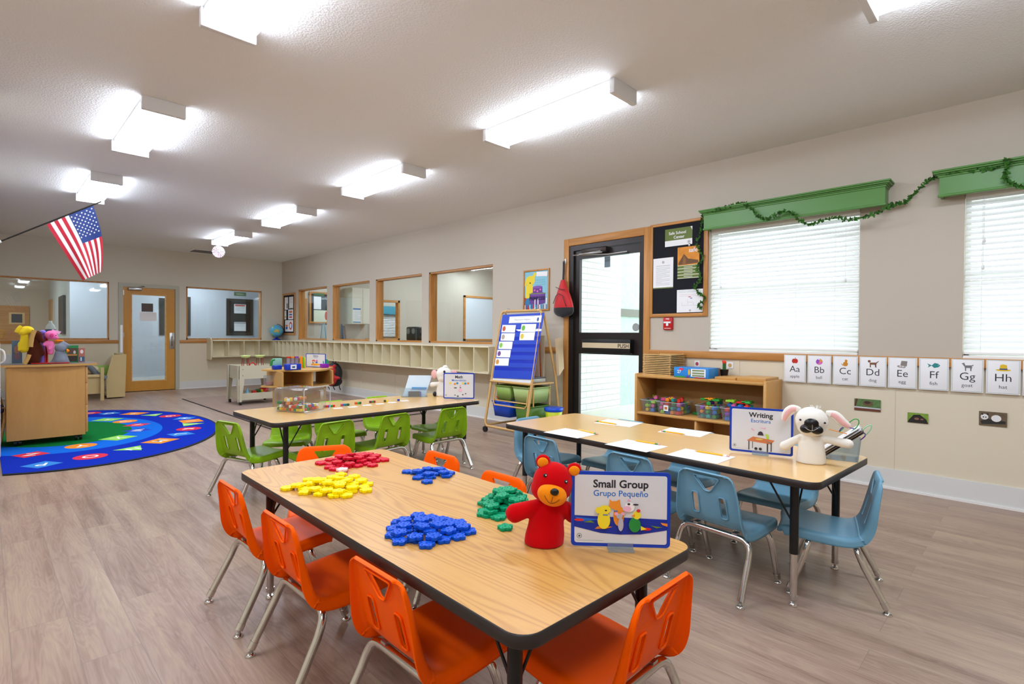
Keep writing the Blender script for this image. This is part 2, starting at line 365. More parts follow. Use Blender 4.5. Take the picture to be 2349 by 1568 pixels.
def S(o): return tag(o, kind='structure')
def slab(name, a, b, m, parent=None):
    k = MB(); k.box(a, b, m); o = k.build(name, parent)
    return S(o) if parent is None else o
def wall(name, T, u0, u1, z0, z1, thick, openings, mats, zsplit=1.0):
    """wall in local frame T (x along, y up, z toward the room); openings (u0,u1,z0,z1); mats=(upper, lower, back)"""
    k = MB(T); us = sorted({u0, u1, *[o[0] for o in openings], *[o[1] for o in openings]}); zs = sorted({z0, z1, zsplit, *[o[2] for o in openings], *[o[3] for o in openings]})
    us = [u for u in us if u0 <= u <= u1]; zs = [z for z in zs if z0 <= z <= z1]
    for i in range(len(us)-1):
        for j in range(len(zs)-1):
            cu = (us[i]+us[i+1])/2; cz = (zs[j]+zs[j+1])/2
            if any(o[0] < cu < o[1] and o[2] < cz < o[3] for o in openings): continue
            a, b, c, d = us[i], us[i+1], zs[j], zs[j+1]
            k.add([(a, c, 0), (b, c, 0), (b, d, 0), (a, d, 0)], [(0, 1, 2, 3)], mats[1] if cz < zsplit else mats[0])
            k.add([(a, c, -thick), (b, c, -thick), (b, d, -thick), (a, d, -thick)], [(3, 2, 1, 0)], mats[2])
    for (a, b, c, d) in openings:
        q = [(a, c), (b, c), (b, d), (a, d)]
        for i in range(4):
            (x0, y0), (x1, y1) = q[i], q[(i+1) % 4]
            k.add([(x0, y0, 0), (x1, y1, 0), (x1, y1, -thick), (x0, y0, -thick)], [(0, 1, 2, 3)], mats[0])
    for (x0, y0, x1, y1) in ((u0, z0, u1, z0), (u1, z0, u1, z1), (u1, z1, u0, z1), (u0, z1, u0, z0)):
        k.add([(x0, y0, 0), (x1, y1, 0), (x1, y1, -thick), (x0, y0, -thick)], [(3, 2, 1, 0)], mats[0])
    return S(k.build(name))

# ================================================================== shell
XL = -5.09; WT = .15
slab('floor', (-7.2, -2.8, -.1), (0.0, FAR, 0), M_FLOOR)
slab('ceiling', (-7.2, -2.8, CEIL), (0.0, FAR, CEIL+.1), M_CEIL)
IW = [(12.06, 10.62), (10.37, 8.885), (8.667, 7.22), (7.027, 5.505)]      # interior windows on the right wall (far edge, near edge)
DOOR = (3.06, 4.13, 2.31)
WIN = (1.067, 2.336, 1.062, 2.26); WIN2 = (-.90, .412, 1.062, 2.26)
T = RW(0, 0)
op = [(-a, -b, 1.07, 2.205) for a, b in IW]+[(-DOOR[1], -DOOR[0], 0, DOOR[2]), (-WIN[1], -WIN[0], WIN[2], WIN[3]), (-WIN2[1], -WIN2[0], WIN2[2], WIN2[3])]
wall('wall_right', T, -FAR, 2.8, 0, CEIL, WT, op, (M_WALL, M_WAIN, M_WALL), 1.0)
FWO = [(-5.0, -3.357, 1.055, 2.19), (-3.16, -2.2, 0, 2.15), (-2.028, -.474, 1.055, 2.195)]
wall('wall_far', FW(0, 0), -7.2, WT, 0, CEIL, WT, FWO, (M_FWALL, M_WAIN, M_CORR), 1.0)
wall('wall_left', frame((XL, 0, 0), (0, 1, 0), (0, 0, 1)), 5.2, FAR, 0, CEIL, .1, [], (M_WALL, M_WAIN, M_WALL))
wall('wall_left_return', frame((0, 5.2, 0), (1, 0, 0), (0, 0, 1)), -7.2, XL, 0, CEIL, .1, [], (M_WALL, M_WAIN, M_WALL))
wall('wall_left_near', frame((-7.2, 0, 0), (0, 1, 0), (0, 0, 1)), -2.8, 5.2, 0, CEIL, .1, [], (M_WALL, M_WAIN, M_WALL))
wall('wall_back', frame((0, -2.8, 0), (-1, 0, 0), (0, 0, 1)), -WT, 7.2, 0, CEIL, .1, [], (M_WALL, M_WAIN, M_WALL))

def baseboard(name, a, b, axis):
    k = MB()
    if axis == 'y': k.box((-.012, a, .012), (0, b, .16), M_BASE); k.box((-.022, a, 0), (0, b, .018), M_WHITE)
    else: k.box((a, FAR-.012, .012), (b, FAR, .16), M_BASE); k.box((a, FAR-.022, 0), (b, FAR, .018), M_WHITE)
    return S(k.build(name))
baseboard('baseboard_right', -2.8, 2.99, 'y'); baseboard('baseboard_right_far', 4.21, FAR, 'y')
baseboard('baseboard_far', -2.165, 0, 'x'); baseboard('baseboard_far_left', XL, -3.2, 'x')

# chair rails
def rail(name, a, b, z0=1.0, z1=1.055):
    k = MB(); k.rbox(a, b, .004, M_OAK if abs(b[1]-a[1]) > abs(b[0]-a[0]) else M_OAKX); return S(k.build(name))
rail('trim_1', (-.022, -2.7, .985), (0, 2.995, 1.055)); rail('trim_2', (-.022, 4.21, .985), (0, 5.3, 1.055))
rail('trim_3', (XL, FAR-.022, .985), (-3.21, FAR, 1.05)); rail('trim_4', (-2.155, FAR-.022, .985), (-1.5, FAR, 1.05))
# seams of the wainscot panels
k = MB()
for y in (-1.6, -.4, .828, 2.05): k.box((-.004, y-.016, .16), (0, y+.016, .985), M_WAIN)
for y in (5.6, 6.8, 8.0, 9.2, 10.4, 11.6): k.box((-.004, y-.012, .16), (0, y+.012, .985), M_WAIN)
S(k.build('trim_5'))

# interior windows
def int_window(n, T, w, h, thick, frame_w=.03):
    """opening w x h, local origin at its lower left corner on the room face"""
    r = S(empty('window_%d' % n)); k = MB(T); d0 = -thick+.004
    for a, b in (((0, 0), (frame_w, h)), ((w-frame_w*.5, 0), (w, h)), ((0, h-frame_w*.8), (w, h)), ((0, 0), (w, frame_w))):
        k.box((a[0], a[1], d0), (b[0], b[1], -.012), M_OAKZ if h*.9 < b[1]-a[1] else M_OAK)
    k.box((.0, frame_w, -.09), (frame_w+.012, h-.02, -.075), M_OAKZ)
    k.build('frame', r)
    g = MB(T); g.box((frame_w, frame_w, -.085), (w-frame_w*.5, h-frame_w*.8, -.079), M_GLASS); g.build('pane', r)
    return r
for i, (a, b) in enumerate(IW): int_window(i+1, RW(a, 1.07), a-b, 1.135, WT)
int_window(5, FW(-5.0, 1.055), 1.643, 1.135, WT)
int_window(6, FW(-2.028, 1.055), 1.554, 1.14, WT)

# ------------------------------------------------------------------ far door
d = S(empty('door_1', (0, 0, 0)))
M_JAMB = mat('door_jamb_paint', '#b9b8a6', .4); M_MAPLED = wood('door_veneer', '#d3983f', '#c0832c', .35, scale=(5, 5, .9), rings=3, dist=3)
x0, x1, ht = -3.16, -2.2, 2.15; k = MB(FW(0, 0))
k.box((x0-.045, 0, -.1), (x0+.03, ht+.045, .015), M_JAMB); k.box((x1-.03, 0, -.1), (x1+.045, ht+.045, .015), M_JAMB); k.box((x0+.03, ht-.03, -.1), (x1-.03, ht+.045, .015), M_JAMB)
k.build('door_frame', d)
a, b, c, e = x0+.033, x1-.033, .01, ht-.035; gl = (-3.0, -2.385, .2, 1.985)
k = MB(FW(0, 0)); z0, z1 = -.06, -.015
k.box((a, c, z0), (gl[0], e, z1), M_MAPLED); k.box((gl[1], c, z0), (b, e, z1), M_MAPLED); k.box((gl[0], c, z0), (gl[1], gl[2], z1), M_MAPLED); k.box((gl[0], gl[3], z0), (gl[1], e, z1), M_MAPLED)
for q in (((gl[0], gl[2]), (gl[0]+.02, gl[3])), ((gl[1]-.02, gl[2]), (gl[1], gl[3])), ((gl[0]+.02, gl[2]), (gl[1]-.02, gl[2]+.02)), ((gl[0]+.02, gl[3]-.02), (gl[1]-.02, gl[3]))):
    k.box((q[0][0], q[0][1], z0-.005), (q[1][0], q[1][1], z1+.006), wood('door_bead', '#e0b06a', '#d09c50', .4))
leaf = k.build('door_leaf', d)
k = MB(FW(0, 0)); k.box((gl[0]+.02, gl[2]+.02, -.04), (gl[1]-.02, gl[3]-.02, -.035), M_GLASS); k.build('door_glass', leaf)
k = MB(FW(0, 0)); k.rbox((-2.335, .86, -.015), (-2.245, 1.2, -.008), .003, M_STEEL); k.tube([(-2.29, .93, -.01), (-2.29, .95, .03), (-2.29, 1.1, .03), (-2.29, 1.12, -.01)], .009, 8, M_STEEL); k.build('door_handle', leaf)
k = MB(FW(0, 0)); k.rbox((-3.05, 2.055, -.01), (-2.82, 2.105, .05), .008, M_STEEL); k.tube([(-2.93, 2.105, .03), (-2.86, 2.135, .06), (-2.78, 2.14, .03), (-2.84, 2.15, .01)], .008, 6, M_STEEL); k.build('door_closer', d)
k = MB(FW(0, 0))
for z in (.25, 1.1, 1.95): k.box((x0+.02, z, -.02), (x0+.045, z+.1, .004), M_STEEL)
k.build('hinge', d)
k = MB(FW(0, 0)); k.flat([(-2.85, 1.62), (-2.56, 1.62), (-2.56, 1.44), (-2.85, 1.44)], -.032, M_PAPER); k.flat([(-2.82, 1.63), (-2.62, 1.63), (-2.62, 1.8), (-2.82, 1.8)], -.032, mat('brown_notice', '#5b4a42', .5))
tag(k.build('door_notice'), 'brown notice above white sheet taped to glass of the wooden door', 'notice')

# ------------------------------------------------------------------ exterior door
d = S(empty('door_2')); T = RW(0, 0); k = MB(T); Y0, Y1, Z = -4.13, -3.06, 2.31
for a, b, mm in (((Y0-.065, 0), (Y0+.012, Z+.075), M_OAKZ), ((Y1-.012, 0), (Y1+.065, Z+.075), M_OAKZ), ((Y0+.012, Z-.012), (Y1-.012, Z+.075), M_OAK)):
    k.rbox((a[0], a[1], 0), (b[0], b[1], .02), .004, mm)
k.build('casing', d)
k = MB(T)
for a, b in (((Y0+.012, 0), (Y0+.075, Z-.012)), ((Y1-.04, 0), (Y1-.012, Z-.012)), ((Y0+.075, Z-.075), (Y1-.04, Z-.012))): k.box((a[0], a[1], -.13), (b[0], b[1], .004), M_DARK)
k.build('door_frame', d)
a, b, c, e = Y0+.08, Y1-.045, .02, Z-.08; g0, g1 = a+.07, b-.045
k = MB(T)
for p, q in (((a, c), (g0, e)), ((g1, c), (b, e)), ((g0, e-.1), (g1, e)), ((g0, .985), (g1, 1.24)), ((g0, c), (g1, c+.12))): k.box((p[0], p[1], -.07), (q[0], q[1], -.025), M_DARK)
leaf = k.build('door_leaf', d)
for zz in ((1.24, e-.1), (c+.12, .985)):
    k = MB(T); k.box((g0, zz[0], -.05), (g1, zz[1], -.044), M_GLASS); k.build('door_glass', leaf)
k = MB(T); k.rbox((-3.885, 1.0, -.025), (-3.21, 1.165, .055), .01, M_BLACK); k.box((-3.87, 1.06, .0552), (-3.215, 1.12, .056), mat('push_strip', '#d6c4a0', .4)); k.text('PUSH', -3.225, 1.068, .0566, .062, M_BLACK, 'RIGHT', .012); k.build('push_bar', leaf)
k = MB(T); k.rbox((-3.9, 2.175, -.02), (-3.55, 2.235, .05), .008, mat('bronze', '#3a322e', .35, metal=.6)); k.tube([(-3.6, 2.17, .05), (-3.75, 2.15, .16), (-3.93, 2.15, .17), (-3.62, 2.185, .055)], .008, 6, M_STEEL); k.tube([(-3.93, 2.15, .17), (-3.5, 2.13, .08), (-3.3, 2.15, 0)], .008, 6, M_STEEL); k.build('door_closer', d)
k = MB(T); k.prism(circ(.045, 24, -3.2, 1.3), -.043, -.04, mat('grey_sticker', '#9aa09c', .5)); tag(k.build('sticker'), 'round grey sticker on lower corner of the exterior door glass', 'sticker')
k = MB(T); k.box((-3.63, 2.0, -.043), (-3.55, 2.125, -.041), mat('blue_grey_decal', '#6f7f88', .5)); tag(k.build('decal'), 'small blue-grey square decal at top of the exterior door glass', 'decal')

# ------------------------------------------------------------------ outside
slab('patio', (0.0, -8, -.14), (14, 5.35, -.03), mat('concrete', '#c6c3bc', .85, var=.06, vscale=3))
slab('brick_wall', (WT, 5.2, -.05), (2.77, 5.33, 3.3), M_BRICK)
slab('brick_wall_far', (4.3, 5.2, -.05), (9.5, 5.33, 3.3), M_BRICK)
slab('soffit', (WT, -3.0, 3.0), (2.3, 5.2, 3.06), mat('soffit_paint', '#e4dcc8', .7))
k = MB(); k.box((2.77, 5.24, -.05), (4.3, 5.3, 3.3), mat('green_lattice', '#a9bfb2', .5, var=.25, vscale=12)); k.box((2.77, 5.2, 1.55), (4.3, 5.25, 1.68), mat('weathered_ledge', '#77756c', .8, var=.3, vscale=60)); k.box((2.77, 5.2, 2.72), (4.3, 5.25, 2.78), M_DARK)
S(k.build('window_9'))

# ------------------------------------------------------------------ room behind the right wall
slab('floor_next_room', (0.0, 5.33, -.1), (7.5, FAR+.15, 0), M_FLOOR)
slab('ceiling_next_room', (WT, 5.33, CEIL), (7.5, FAR+.15, CEIL+.1), M_WHITE)
slab('wall_next_right', (7.4, 5.33, 0), (7.5, FAR+.15, CEIL), M_WALL)
slab('wall_next_near', (WT, 5.331, 0), (7.4, 5.4, CEIL), M_WALL)
slab('wall_next_far', (WT, FAR, 0), (7.4, FAR+.15, CEIL), M_WALL)
YP = 10.5
wo = [P(870, 690, 1, YP), P(917, 690, 1, YP)]
wall('wall_next_partition', frame((0, YP, 0), (1, 0, 0), (0, 0, 1)), WT+.005, 7.4, 0, CEIL, .1, [(wo[0].x-.35, wo[1].x, 1.07, 1.98)], (M_WALL, M_WAIN, M_WALL))

# ------------------------------------------------------------------ corridor behind the far wall
YC = 15.1
slab('floor_corridor', (-9, FAR, -.1), (7.5, 21, 0), mat('corridor_floor', '#9b948c', .35))
slab('ceiling_corridor', (-9, FAR+.15, CEIL-.25), (7.5, 21, CEIL-.15), M_WHITE)
xc = P(160, 700, 1, YC).x
slab('wall_corridor', (xc, YC, 0), (7.5, YC+.12, CEIL), M_CORR)
slab('wall_corridor_side', (xc, YC+.12, 0), (xc+.12, 20, CEIL), mat('corridor_side_paint', '#d5d2c8', .5))
slab('wall_corridor_end', (-9, 20, 0), (xc, 20.12, CEIL), mat('corridor_end_paint', '#cdb9a2', .6))
slab('baseboard_corridor', (xc, YC-.015, 0), (7.4, YC, .14), M_WHITE)
slab('wall_corridor_left', (-9, FAR+.15, 0), (-8.9, 20, CEIL), M_CORR)
slab('wall_corridor_right', (1.5, FAR+.15, 0), (1.6, YC, CEIL), M_CORR)

# ================================================================== ceiling lights
M_DIFF = emitter('light_diffuser', '#e6efff', LAMP); M_LH = mat('light_housing', '#dfe0e0', .4)
def make_light():
    r = empty('ceiling_light'); k = MB()
    for s in (-1, 1): k.rbox((-.14, s*.635-.02, -.1), (.14, s*.635+.02, 0), .004, M_LH)
    k.box((-.128, -.62, -.03), (.128, .62, 0), M_LH); k.build('housing', r)
    prof = [(-.128, -.03), (-.128, -.06), (-.115, -.083), (-.07, -.09), (.07, -.09), (.115, -.083), (.128, -.06), (.128, -.03)]
    k = MB(); k.grid(lambda u, v: (prof[int(round(u*7))][0], -.617+1.234*v, prof[int(round(u*7))][1]), 8, 2, M_DIFF); k.build('diffuser', r)
    return r
LSP = [(-1.985, .0), (-1.99, 2.69), (-1.985, 5.2), (-1.98, 7.75), (-1.99, 10.2), (-4.15, 2.54), (-4.15, 5.28), (-4.15, 7.85)]
LLB = ['white ceiling light cut by the upper right corner of the photo', 'long white ceiling light mid-ceiling, nearest whole one of the right row',
 'second white ceiling light of the right row, above the interior windows', 'third white ceiling light of the right row, small', 'farthest ceiling light, just above the hanging paper disc',
 'big white ceiling light cut by the top edge, left row', 'boxy white ceiling light above and behind the flag, middle of left row', 'small boxy ceiling light right above the tip of the flag pole']
first = make_light()
for i, (x, y) in enumerate(LSP):
    o = first if i == 0 else copy_tree(first)
    o.location = (x, y, CEIL); tag(o, LLB[i], 'ceiling light', 'ceiling lights')
for i, (x, y, z, lb) in enumerate([(1.9, 9.2, CEIL, 'ceiling light of the next room seen through its nearest interior window'), (1.2, 11.8, CEIL, 'ceiling light of the next room beyond its partition'),
        (4.8, 8.3, CEIL, 'ceiling light of the next room near its whiteboard'), (1.9, 6.6, CEIL, 'ceiling light added to brighten the next room, closest to its near end'), (3.6, 9.6, CEIL, 'ceiling light added to brighten the next room, in front of the partition'), (3.6, 6.6, CEIL, 'ceiling light added to brighten the next room, far side near end'), (3.2, 12.0, CEIL, 'second ceiling light beyond the next room partition, added to brighten it'), (-1.5, 14.1, CEIL-.25, 'corridor ceiling light right of the wooden door'), (-4.0, 14.1, CEIL-.25, 'corridor ceiling light seen through the left interior window'), (-5.5, 17.4, CEIL-.25, 'ceiling light deep in the side corridor')]):  # near-end, partition-front, far-side and second beyond-partition fixtures added to brighten the next room
    o = copy_tree(first); o.location = (x, y, z); tag(o, lb, 'ceiling light', 'ceiling lights of other rooms')
for i, (x, y) in enumerate([(-4.15, -.2), (-6.2, 2.6), (-6.2, -.2)]): # behind and left of the camera
    o = copy_tree(first); o.location = (x, y, CEIL); tag(o, 'ceiling light behind the camera', 'ceiling light', 'ceiling lights behind the camera')

# vent
v = empty('ceiling_vent', (-1.75, 12.5, CEIL), 0, 'grey metal air vent in the ceiling near the far wall', 'vent')
k = MB(); k.box((-.32, -.2, -.012), (.32, .2, 0), M_WHITE); k.build('frame', v)
k = MB()
for i in range(9): k.box((-.28, -.165+i*.04, -.02), (.28, -.145+i*.04, -.012), mat('vent_grey', '#77777a', .5))
k.build('slats', v)
# ================================================================== chairs
M_OR = mat('orange_plastic', '#ff5e00', .40, spec=.10); M_BL = mat('blue_plastic', '#6c9db4', .36, spec=.3); M_GR = mat('green_plastic', '#8cb81a', .36, spec=.25)
# side profile of the moulded shell: y, z, half width, depth of the turned-down edge
PROF = [(.190,.270,.140,.004),(.188,.288,.152,.014),(.176,.301,.160,.024),(.150,.307,.165,.022),(.09,.306,.170,.022),(.02,.300,.172,.022),(-.05,.294,.171,.020),(-.10,.294,.169,.018),(-.135,.305,.168,.017),(-.155,.330,.166,.017),(-.168,.368,.162,.016),(-.180,.415,.157,.013),(-.191,.462,.151,.010),(-.201,.505,.144,.008),(-.209,.536,.136,.006),(-.214,.552,.124,.003),(-.222,.561,.108,.002),(-.231,.558,.098,.001)]
PS = spline([(p[0], p[1], p[2]) for p in PROF], 3); FS = spline([(p[3], 0, 0) for p in PROF], 3)
SPLIT = 8*3+1
def shell_rows(i0, i1, n=13, inset=0.0):
    rows = []
    for i in range(i0, i1):
        y, z, w = PS[i]; fl = FS[i].x; a = PS[max(i-1, 0)]; b = PS[min(i+1, len(PS)-1)]; t = Vector((b.x-a.x, b.y-a.y)).normalized()
        nrm = Vector((-t.y, t.x))                       # away from the sitter: down for the seat, back for the backrest
        r = min(.02, fl+.004); row = []
        for s in (-1, 1):
            side = [(w-r, 0)]+[(w-r+r*sin(q*pi/8), r*(1-cos(q*pi/8))) for q in range(1, 5)]+[(w+.002, r+fl*.5), (w+.004, r+fl)]
            if s < 0: side = list(reversed(side))
            row.append([(s*x, d) for x, d in side])
        mid = [(-(w-r)+(w-r)*2*q/(n+1), 0) for q in range(1, n+1)]
        line = row[0]+mid+row[1]
        dish = .008 if i < SPLIT-3 else .004
        if i > len(PS)-16: dish = 0
        rows.append([(x, y+nrm.x*(d+dish*max(0, 1-(x/w)**2)), z+nrm.y*(d+dish*max(0, 1-(x/w)**2))) for x, d in line])
    return rows
def shell_part(name, i0, i1, m, parent):
    rows = shell_rows(i0, i1); k = MB(); nn = len(rows[0]); vs = [p for r in rows for p in r]
    fs = [(j*nn+i, j*nn+i+1, (j+1)*nn+i+1, (j+1)*nn+i) for j in range(len(rows)-1) for i in range(nn-1)]
    k.add(vs, fs, m, True); o = k.build(name, parent)
    bake(o, [('SOLIDIFY', dict(thickness=.005, offset=0.0))]); return o
def backy(z):
    for i in range(SPLIT, len(PS)-4):
        if PS[i].y <= z <= PS[i+1].y: return PS[i].x+(PS[i+1].x-PS[i].x)*(z-PS[i].y)/(PS[i+1].y-PS[i].y)
    return -.2
def rounded(poly, r=.006, n=3):
    out = []; k = len(poly)
    for i in range(k):
        p = Vector(poly[i]); a = (Vector(poly[i-1])-p).normalized(); b = (Vector(poly[(i+1) % k])-p).normalized()
        for j in range(n+1):
            t = j/n; q0 = p+a*r; q1 = p+b*r; out.append(tuple(q0*(1-t)**2+p*2*t*(1-t)+q1*t*t))
    return out
HOLES = [rounded([(-.060,.538),(.060,.538),(.012,.470),(-.012,.470)], .010), rounded([(-.084,.448),(-.056,.448),(-.058,.348),(-.086,.348)], .0135), rounded([(.084,.448),(.056,.448),(.058,.348),(.086,.348)], .0135)]
def make_chair(m, rim=True):
    r = empty('school_chair'); shell_part('seat', 0, SPLIT+1, m, r); b = shell_part('backrest', SPLIT-1, len(PS), m, r)
    c = MB()
    for h in HOLES: c.prism([(x, z) for x, z in h], -.12, .12, None, M=frame((0, -.19, 0), (1, 0, 0), (0, 0, 1)))
    co = c.build('cutter'); bake(b, [('BOOLEAN', dict(operation='DIFFERENCE', object=co, solver='EXACT'))]); bpy.data.objects.remove(co)
    smooth_all(b, 40); b.data.materials.clear(); b.data.materials.append(m)
    # raised lips round the three openings, on the rear face
    k = MB()
    for h in HOLES: cx_ = sum(q[0] for q in h)/len(h); cz_ = sum(q[1] for q in h)/len(h); k.tube([(cx_+(x-cx_)*1.10+(.0025 if x > cx_ else -.0025), backy(z)-.009, cz_+(z-cz_)*1.05) for x, z in h], .0034, 6, m, closed=True)
    for s in (-1, 1):
        pass
    join_into(b, k)
    for s in (-1, 1):
        for yf, yt, zt, wf in ((.130, .055, .266, .182), (-.240, -.128, .262, .190)):
            k = MB(); pts = [(0, yt, zt), (s*.115, yt, zt), (s*.145, yt+(yf-yt)*.01, zt-.004), (s*.168, yt+(yf-yt)*.06, zt-.020), (s*.178, yt+(yf-yt)*.16, zt-.048), (s*.181, yt+(yf-yt)*.28, zt-.08), (s*wf, yf, .03)]
            sp = [Vector(pts[0])]+spline(pts[1:6], 4)+[Vector(pts[6])]; k.tube(sp, .0142, 12, M_CHROME)
            leg = k.build('leg', r)
            d = (Vector(pts[6])-Vector(pts[5])).normalized(); p = Vector(pts[6]); k = MB()
            k.cyl(p-d*.022, p+d*.004, .0160, n=12, m=M_CHROME); k.cyl(p+d*.004, (p.x, p.y, .012), .006, n=8, m=M_STEEL); k.lathe([(.0185, 0), (.019, .004), (.015, .010), (.006, .014)], (p.x+d.x*.01, p.y+d.y*.01, 0), 14, M_CHROME); k.build('foot_glide', leg)
    for s in (-1, 1):
        for y in (.055, -.118): k = MB(); k.box((s*.1-.012, y-.018, .262), (s*.1+.012, y+.018, .2815), M_STEEL); k.build('bracket', r)
    return r
CH = {'o': make_chair(M_OR), 'b': make_chair(M_BL), 'g': make_chair(M_GR)}
CN = {'o': 'orange', 'b': 'light blue', 'g': 'lime green'}; CU = {'o': 0, 'b': 0, 'g': 0}
def chair(c, x, y, face, label):
    """face: compass direction the seat looks to, degrees from +X"""
    o = CH[c] if CU[c] == 0 else copy_tree(CH[c]); CU[c] += 1
    o.location = (x, y, 0); o.rotation_euler = (0, 0, radians(face-90)); tag(o, label, 'chair', CN[c]+' chairs'); return o
chair('o', -4.155, 2.42, 0, 'orange chair farthest left at the near table, first of three along its left side')
chair('o', -4.165, 1.875, 0, 'orange chair in the middle of three along left side of near table')
chair('o', -4.13, 1.28, 0, 'orange chair nearest the camera on left side of the near table')
chair('o', -3.83, 2.68, 244, 'orange chair at the far end of the near table, behind red toy pieces')
chair('o', -3.585, 2.27, 180, 'orange chair behind the small blue toy pile, only its top visible')
chair('o', -3.645, 1.735, 180, 'orange chair back peeking over the table just left of the red bear')
chair('o', -3.865, .895, 90, 'orange chair at bottom right, pushed under the near end of table')
chair('b', -2.42, 2.20, -4, 'light blue chair right behind the head of the red bear puppet')
chair('b', -2.43, 1.55, -3, 'light blue chair whose back rises just above the small group sign')
chair('b', -2.48, 1.09, -6, 'light blue chair between small group sign and table leg, whole back visible')
chair('b', -2.22, .74, 105, 'light blue chair at the right end of its table, seen from the side')
chair('b', -2.11, 2.60, 270, 'light blue chair at far left end of its table by the easel')
chair('b', -1.87, 2.19, 180, 'light blue chair behind its table, seat seen left of the sign top')
chair('b', -1.90, 1.64, 180, 'light blue chair behind the middle of its table, seen through the gap below')
chair('b', -1.88, 1.07, 180, 'light blue chair under the writing sign, on the far side of table')
chair('g', -3.65, 4.21, 15, 'lime green chair at the left end of green table, whole chair visible')
chair('g', -3.305, 3.855, 97, 'lime green chair behind the orange chair top, near side of its table')
chair('g', -2.80, 3.87, 98, 'lime green chair in middle of the near side of its table')
chair('g', -2.20, 3.847, 90, 'lime green chair under the math sign, right one of near side')
chair('g', -3.27, 4.55, 238, 'lime green chair on far side of its table below the cube box')
chair('g', -2.77, 4.56, 270, 'lime green chair on far side, middle, seen between two near green chairs')
chair('g', -2.25, 4.60, 270, 'lime green chair on far side, right, half hidden behind a near chair')
chair('g', -1.95, 4.22, 180, 'lime green chair at right end of its table, mostly hidden')

# ================================================================== tables
M_TOPN = wood('oak_laminate', '#cf9d54', '#b07d3e', .36, scale=(.45, 4.2, 4), rings=30, dist=6, fine=.45, coat=.06, sharp=2.6, fs=(8, 40))
M_TOPF = wood('maple_laminate', '#e6c184', '#d8ac6a', .26, scale=(.5, 3.5, 4), rings=2, dist=2, fine=.5, coat=.3)
def make_table(name, cx, cy, ang, L, W, z, top, label):
    r = empty(name, (cx, cy, 0), radians(ang), label, 'table', 'activity tables')
    k = MB(); k.flat(rrect(L-.006, W-.006, .055, 8), z, top); k.flat(rrect(L-.02, W-.02, .05, 8), z-.004, top); k.build('tabletop', r)
    k = MB(); o = rrect(L, W, .058, 8); q = rrect(L-.006, W-.006, .055, 8); n = len(o); vs = [(x, y, z-.0005) for x, y in q]+[(x, y, z-.003) for x, y in o]+[(x, y, z-.029) for x, y in o]+[(x, y, z-.033) for x, y in q]
    k.add(vs, [(a*n+i, (a+1)*n+i, (a+1)*n+(i+1) % n, a*n+(i+1) % n) for a in range(3) for i in range(n)], mat('edge_band', '#2a2320', .42), True); k.add(vs[-n:], [tuple(reversed(range(n)))], mat('table_underside', '#6b5a48', .6)); k.build('edge_band', r)
    zb = z-.033
    for sx in (-1, 1):
        for sy in (-1, 1):
            x = sx*(L/2-.125); y = sy*(W/2-.10); k = MB(); k.cyl((x, y, .235), (x, y, zb), .0185, n=16, m=M_BLACK); k.box((x-.04, y-.04, zb-.004), (x+.04, y+.04, zb), M_BLACK)
            lg = k.build('leg', r); k = MB(); k.cyl((x, y, .035), (x, y, .24), .0155, n=16, m=M_CHROME); k.cyl((x, y, .012), (x, y, .035), .006, n=8, m=M_STEEL); k.lathe([(.018, 0), (.019, .005), (.012, .013)], (x, y, 0), 14, M_CHROME); k.cyl((x, y, .030), (x, y, .048), .0175, n=16, m=M_CHROME); k.build('leg_extension', lg)
            k = MB(); k.tube([(x, y, .36), (x-sx*.12, y, zb)], .0045, 6, M_BLACK); k.tube([(x, y, .36), (x, y-sy*.12, zb)], .0045, 6, M_BLACK); k.build('brace', r)
    return r
ZN, ZB, ZG = .57, .59, .59
TN = make_table('activity_table', -3.937, 1.659, 88.8, 1.844, .739, ZN, M_TOPN, 'rectangular oak-topped table in front, covered with coloured toy pieces')
TB = make_table('activity_table', -2.224, 1.625, 87.3, 1.99, .767, ZB, M_TOPF, 'rectangular maple-topped table with papers, pencils and the writing sign')
TG = make_table('activity_table', -2.774, 4.095, 180.6, 1.905, .835, ZG, M_TOPF, 'rectangular maple-topped table behind, with cubes and the math sign')
# ================================================================== flat art helpers
def Cm(h, rough=.5): return mat('colour_'+h.strip('#'), h, rough)
def art(k, z, items, ox=0, oy=0, s=1.0):
    """coloured shapes printed on a flat thing: (hex, polygon), stacked a hair apart"""
    for i, (h, poly) in enumerate(items): k.flat([(ox+x*s, oy+y*s) for x, y in poly], z+.00025*(i+1), Cm(h))
def star(r0, r1, n, cx=0, cy=0, a0=90): return [(cx+(r0 if i % 2 == 0 else r1)*cos(radians(a0+180*i/n)), cy+(r0 if i % 2 == 0 else r1)*sin(radians(a0+180*i/n))) for i in range(2*n)]
def rect(x0, y0, x1, y1): return [(x0, y0), (x1, y0), (x1, y1), (x0, y1)]
def lines(k, z, x0, x1, y0, dy, n, m, t=.0012, seed=1):
    q = random.Random(seed)
    for i in range(n): k.flat(rect(x0, y0-i*dy, x0+(x1-x0)*(1 if i % 4 < 3 else q.uniform(.4, .8)), y0-i*dy+t), z, m)
M_INK = mat('ink', '#26282e', .5); M_GINK = mat('grey_ink', '#8b9096', .6)

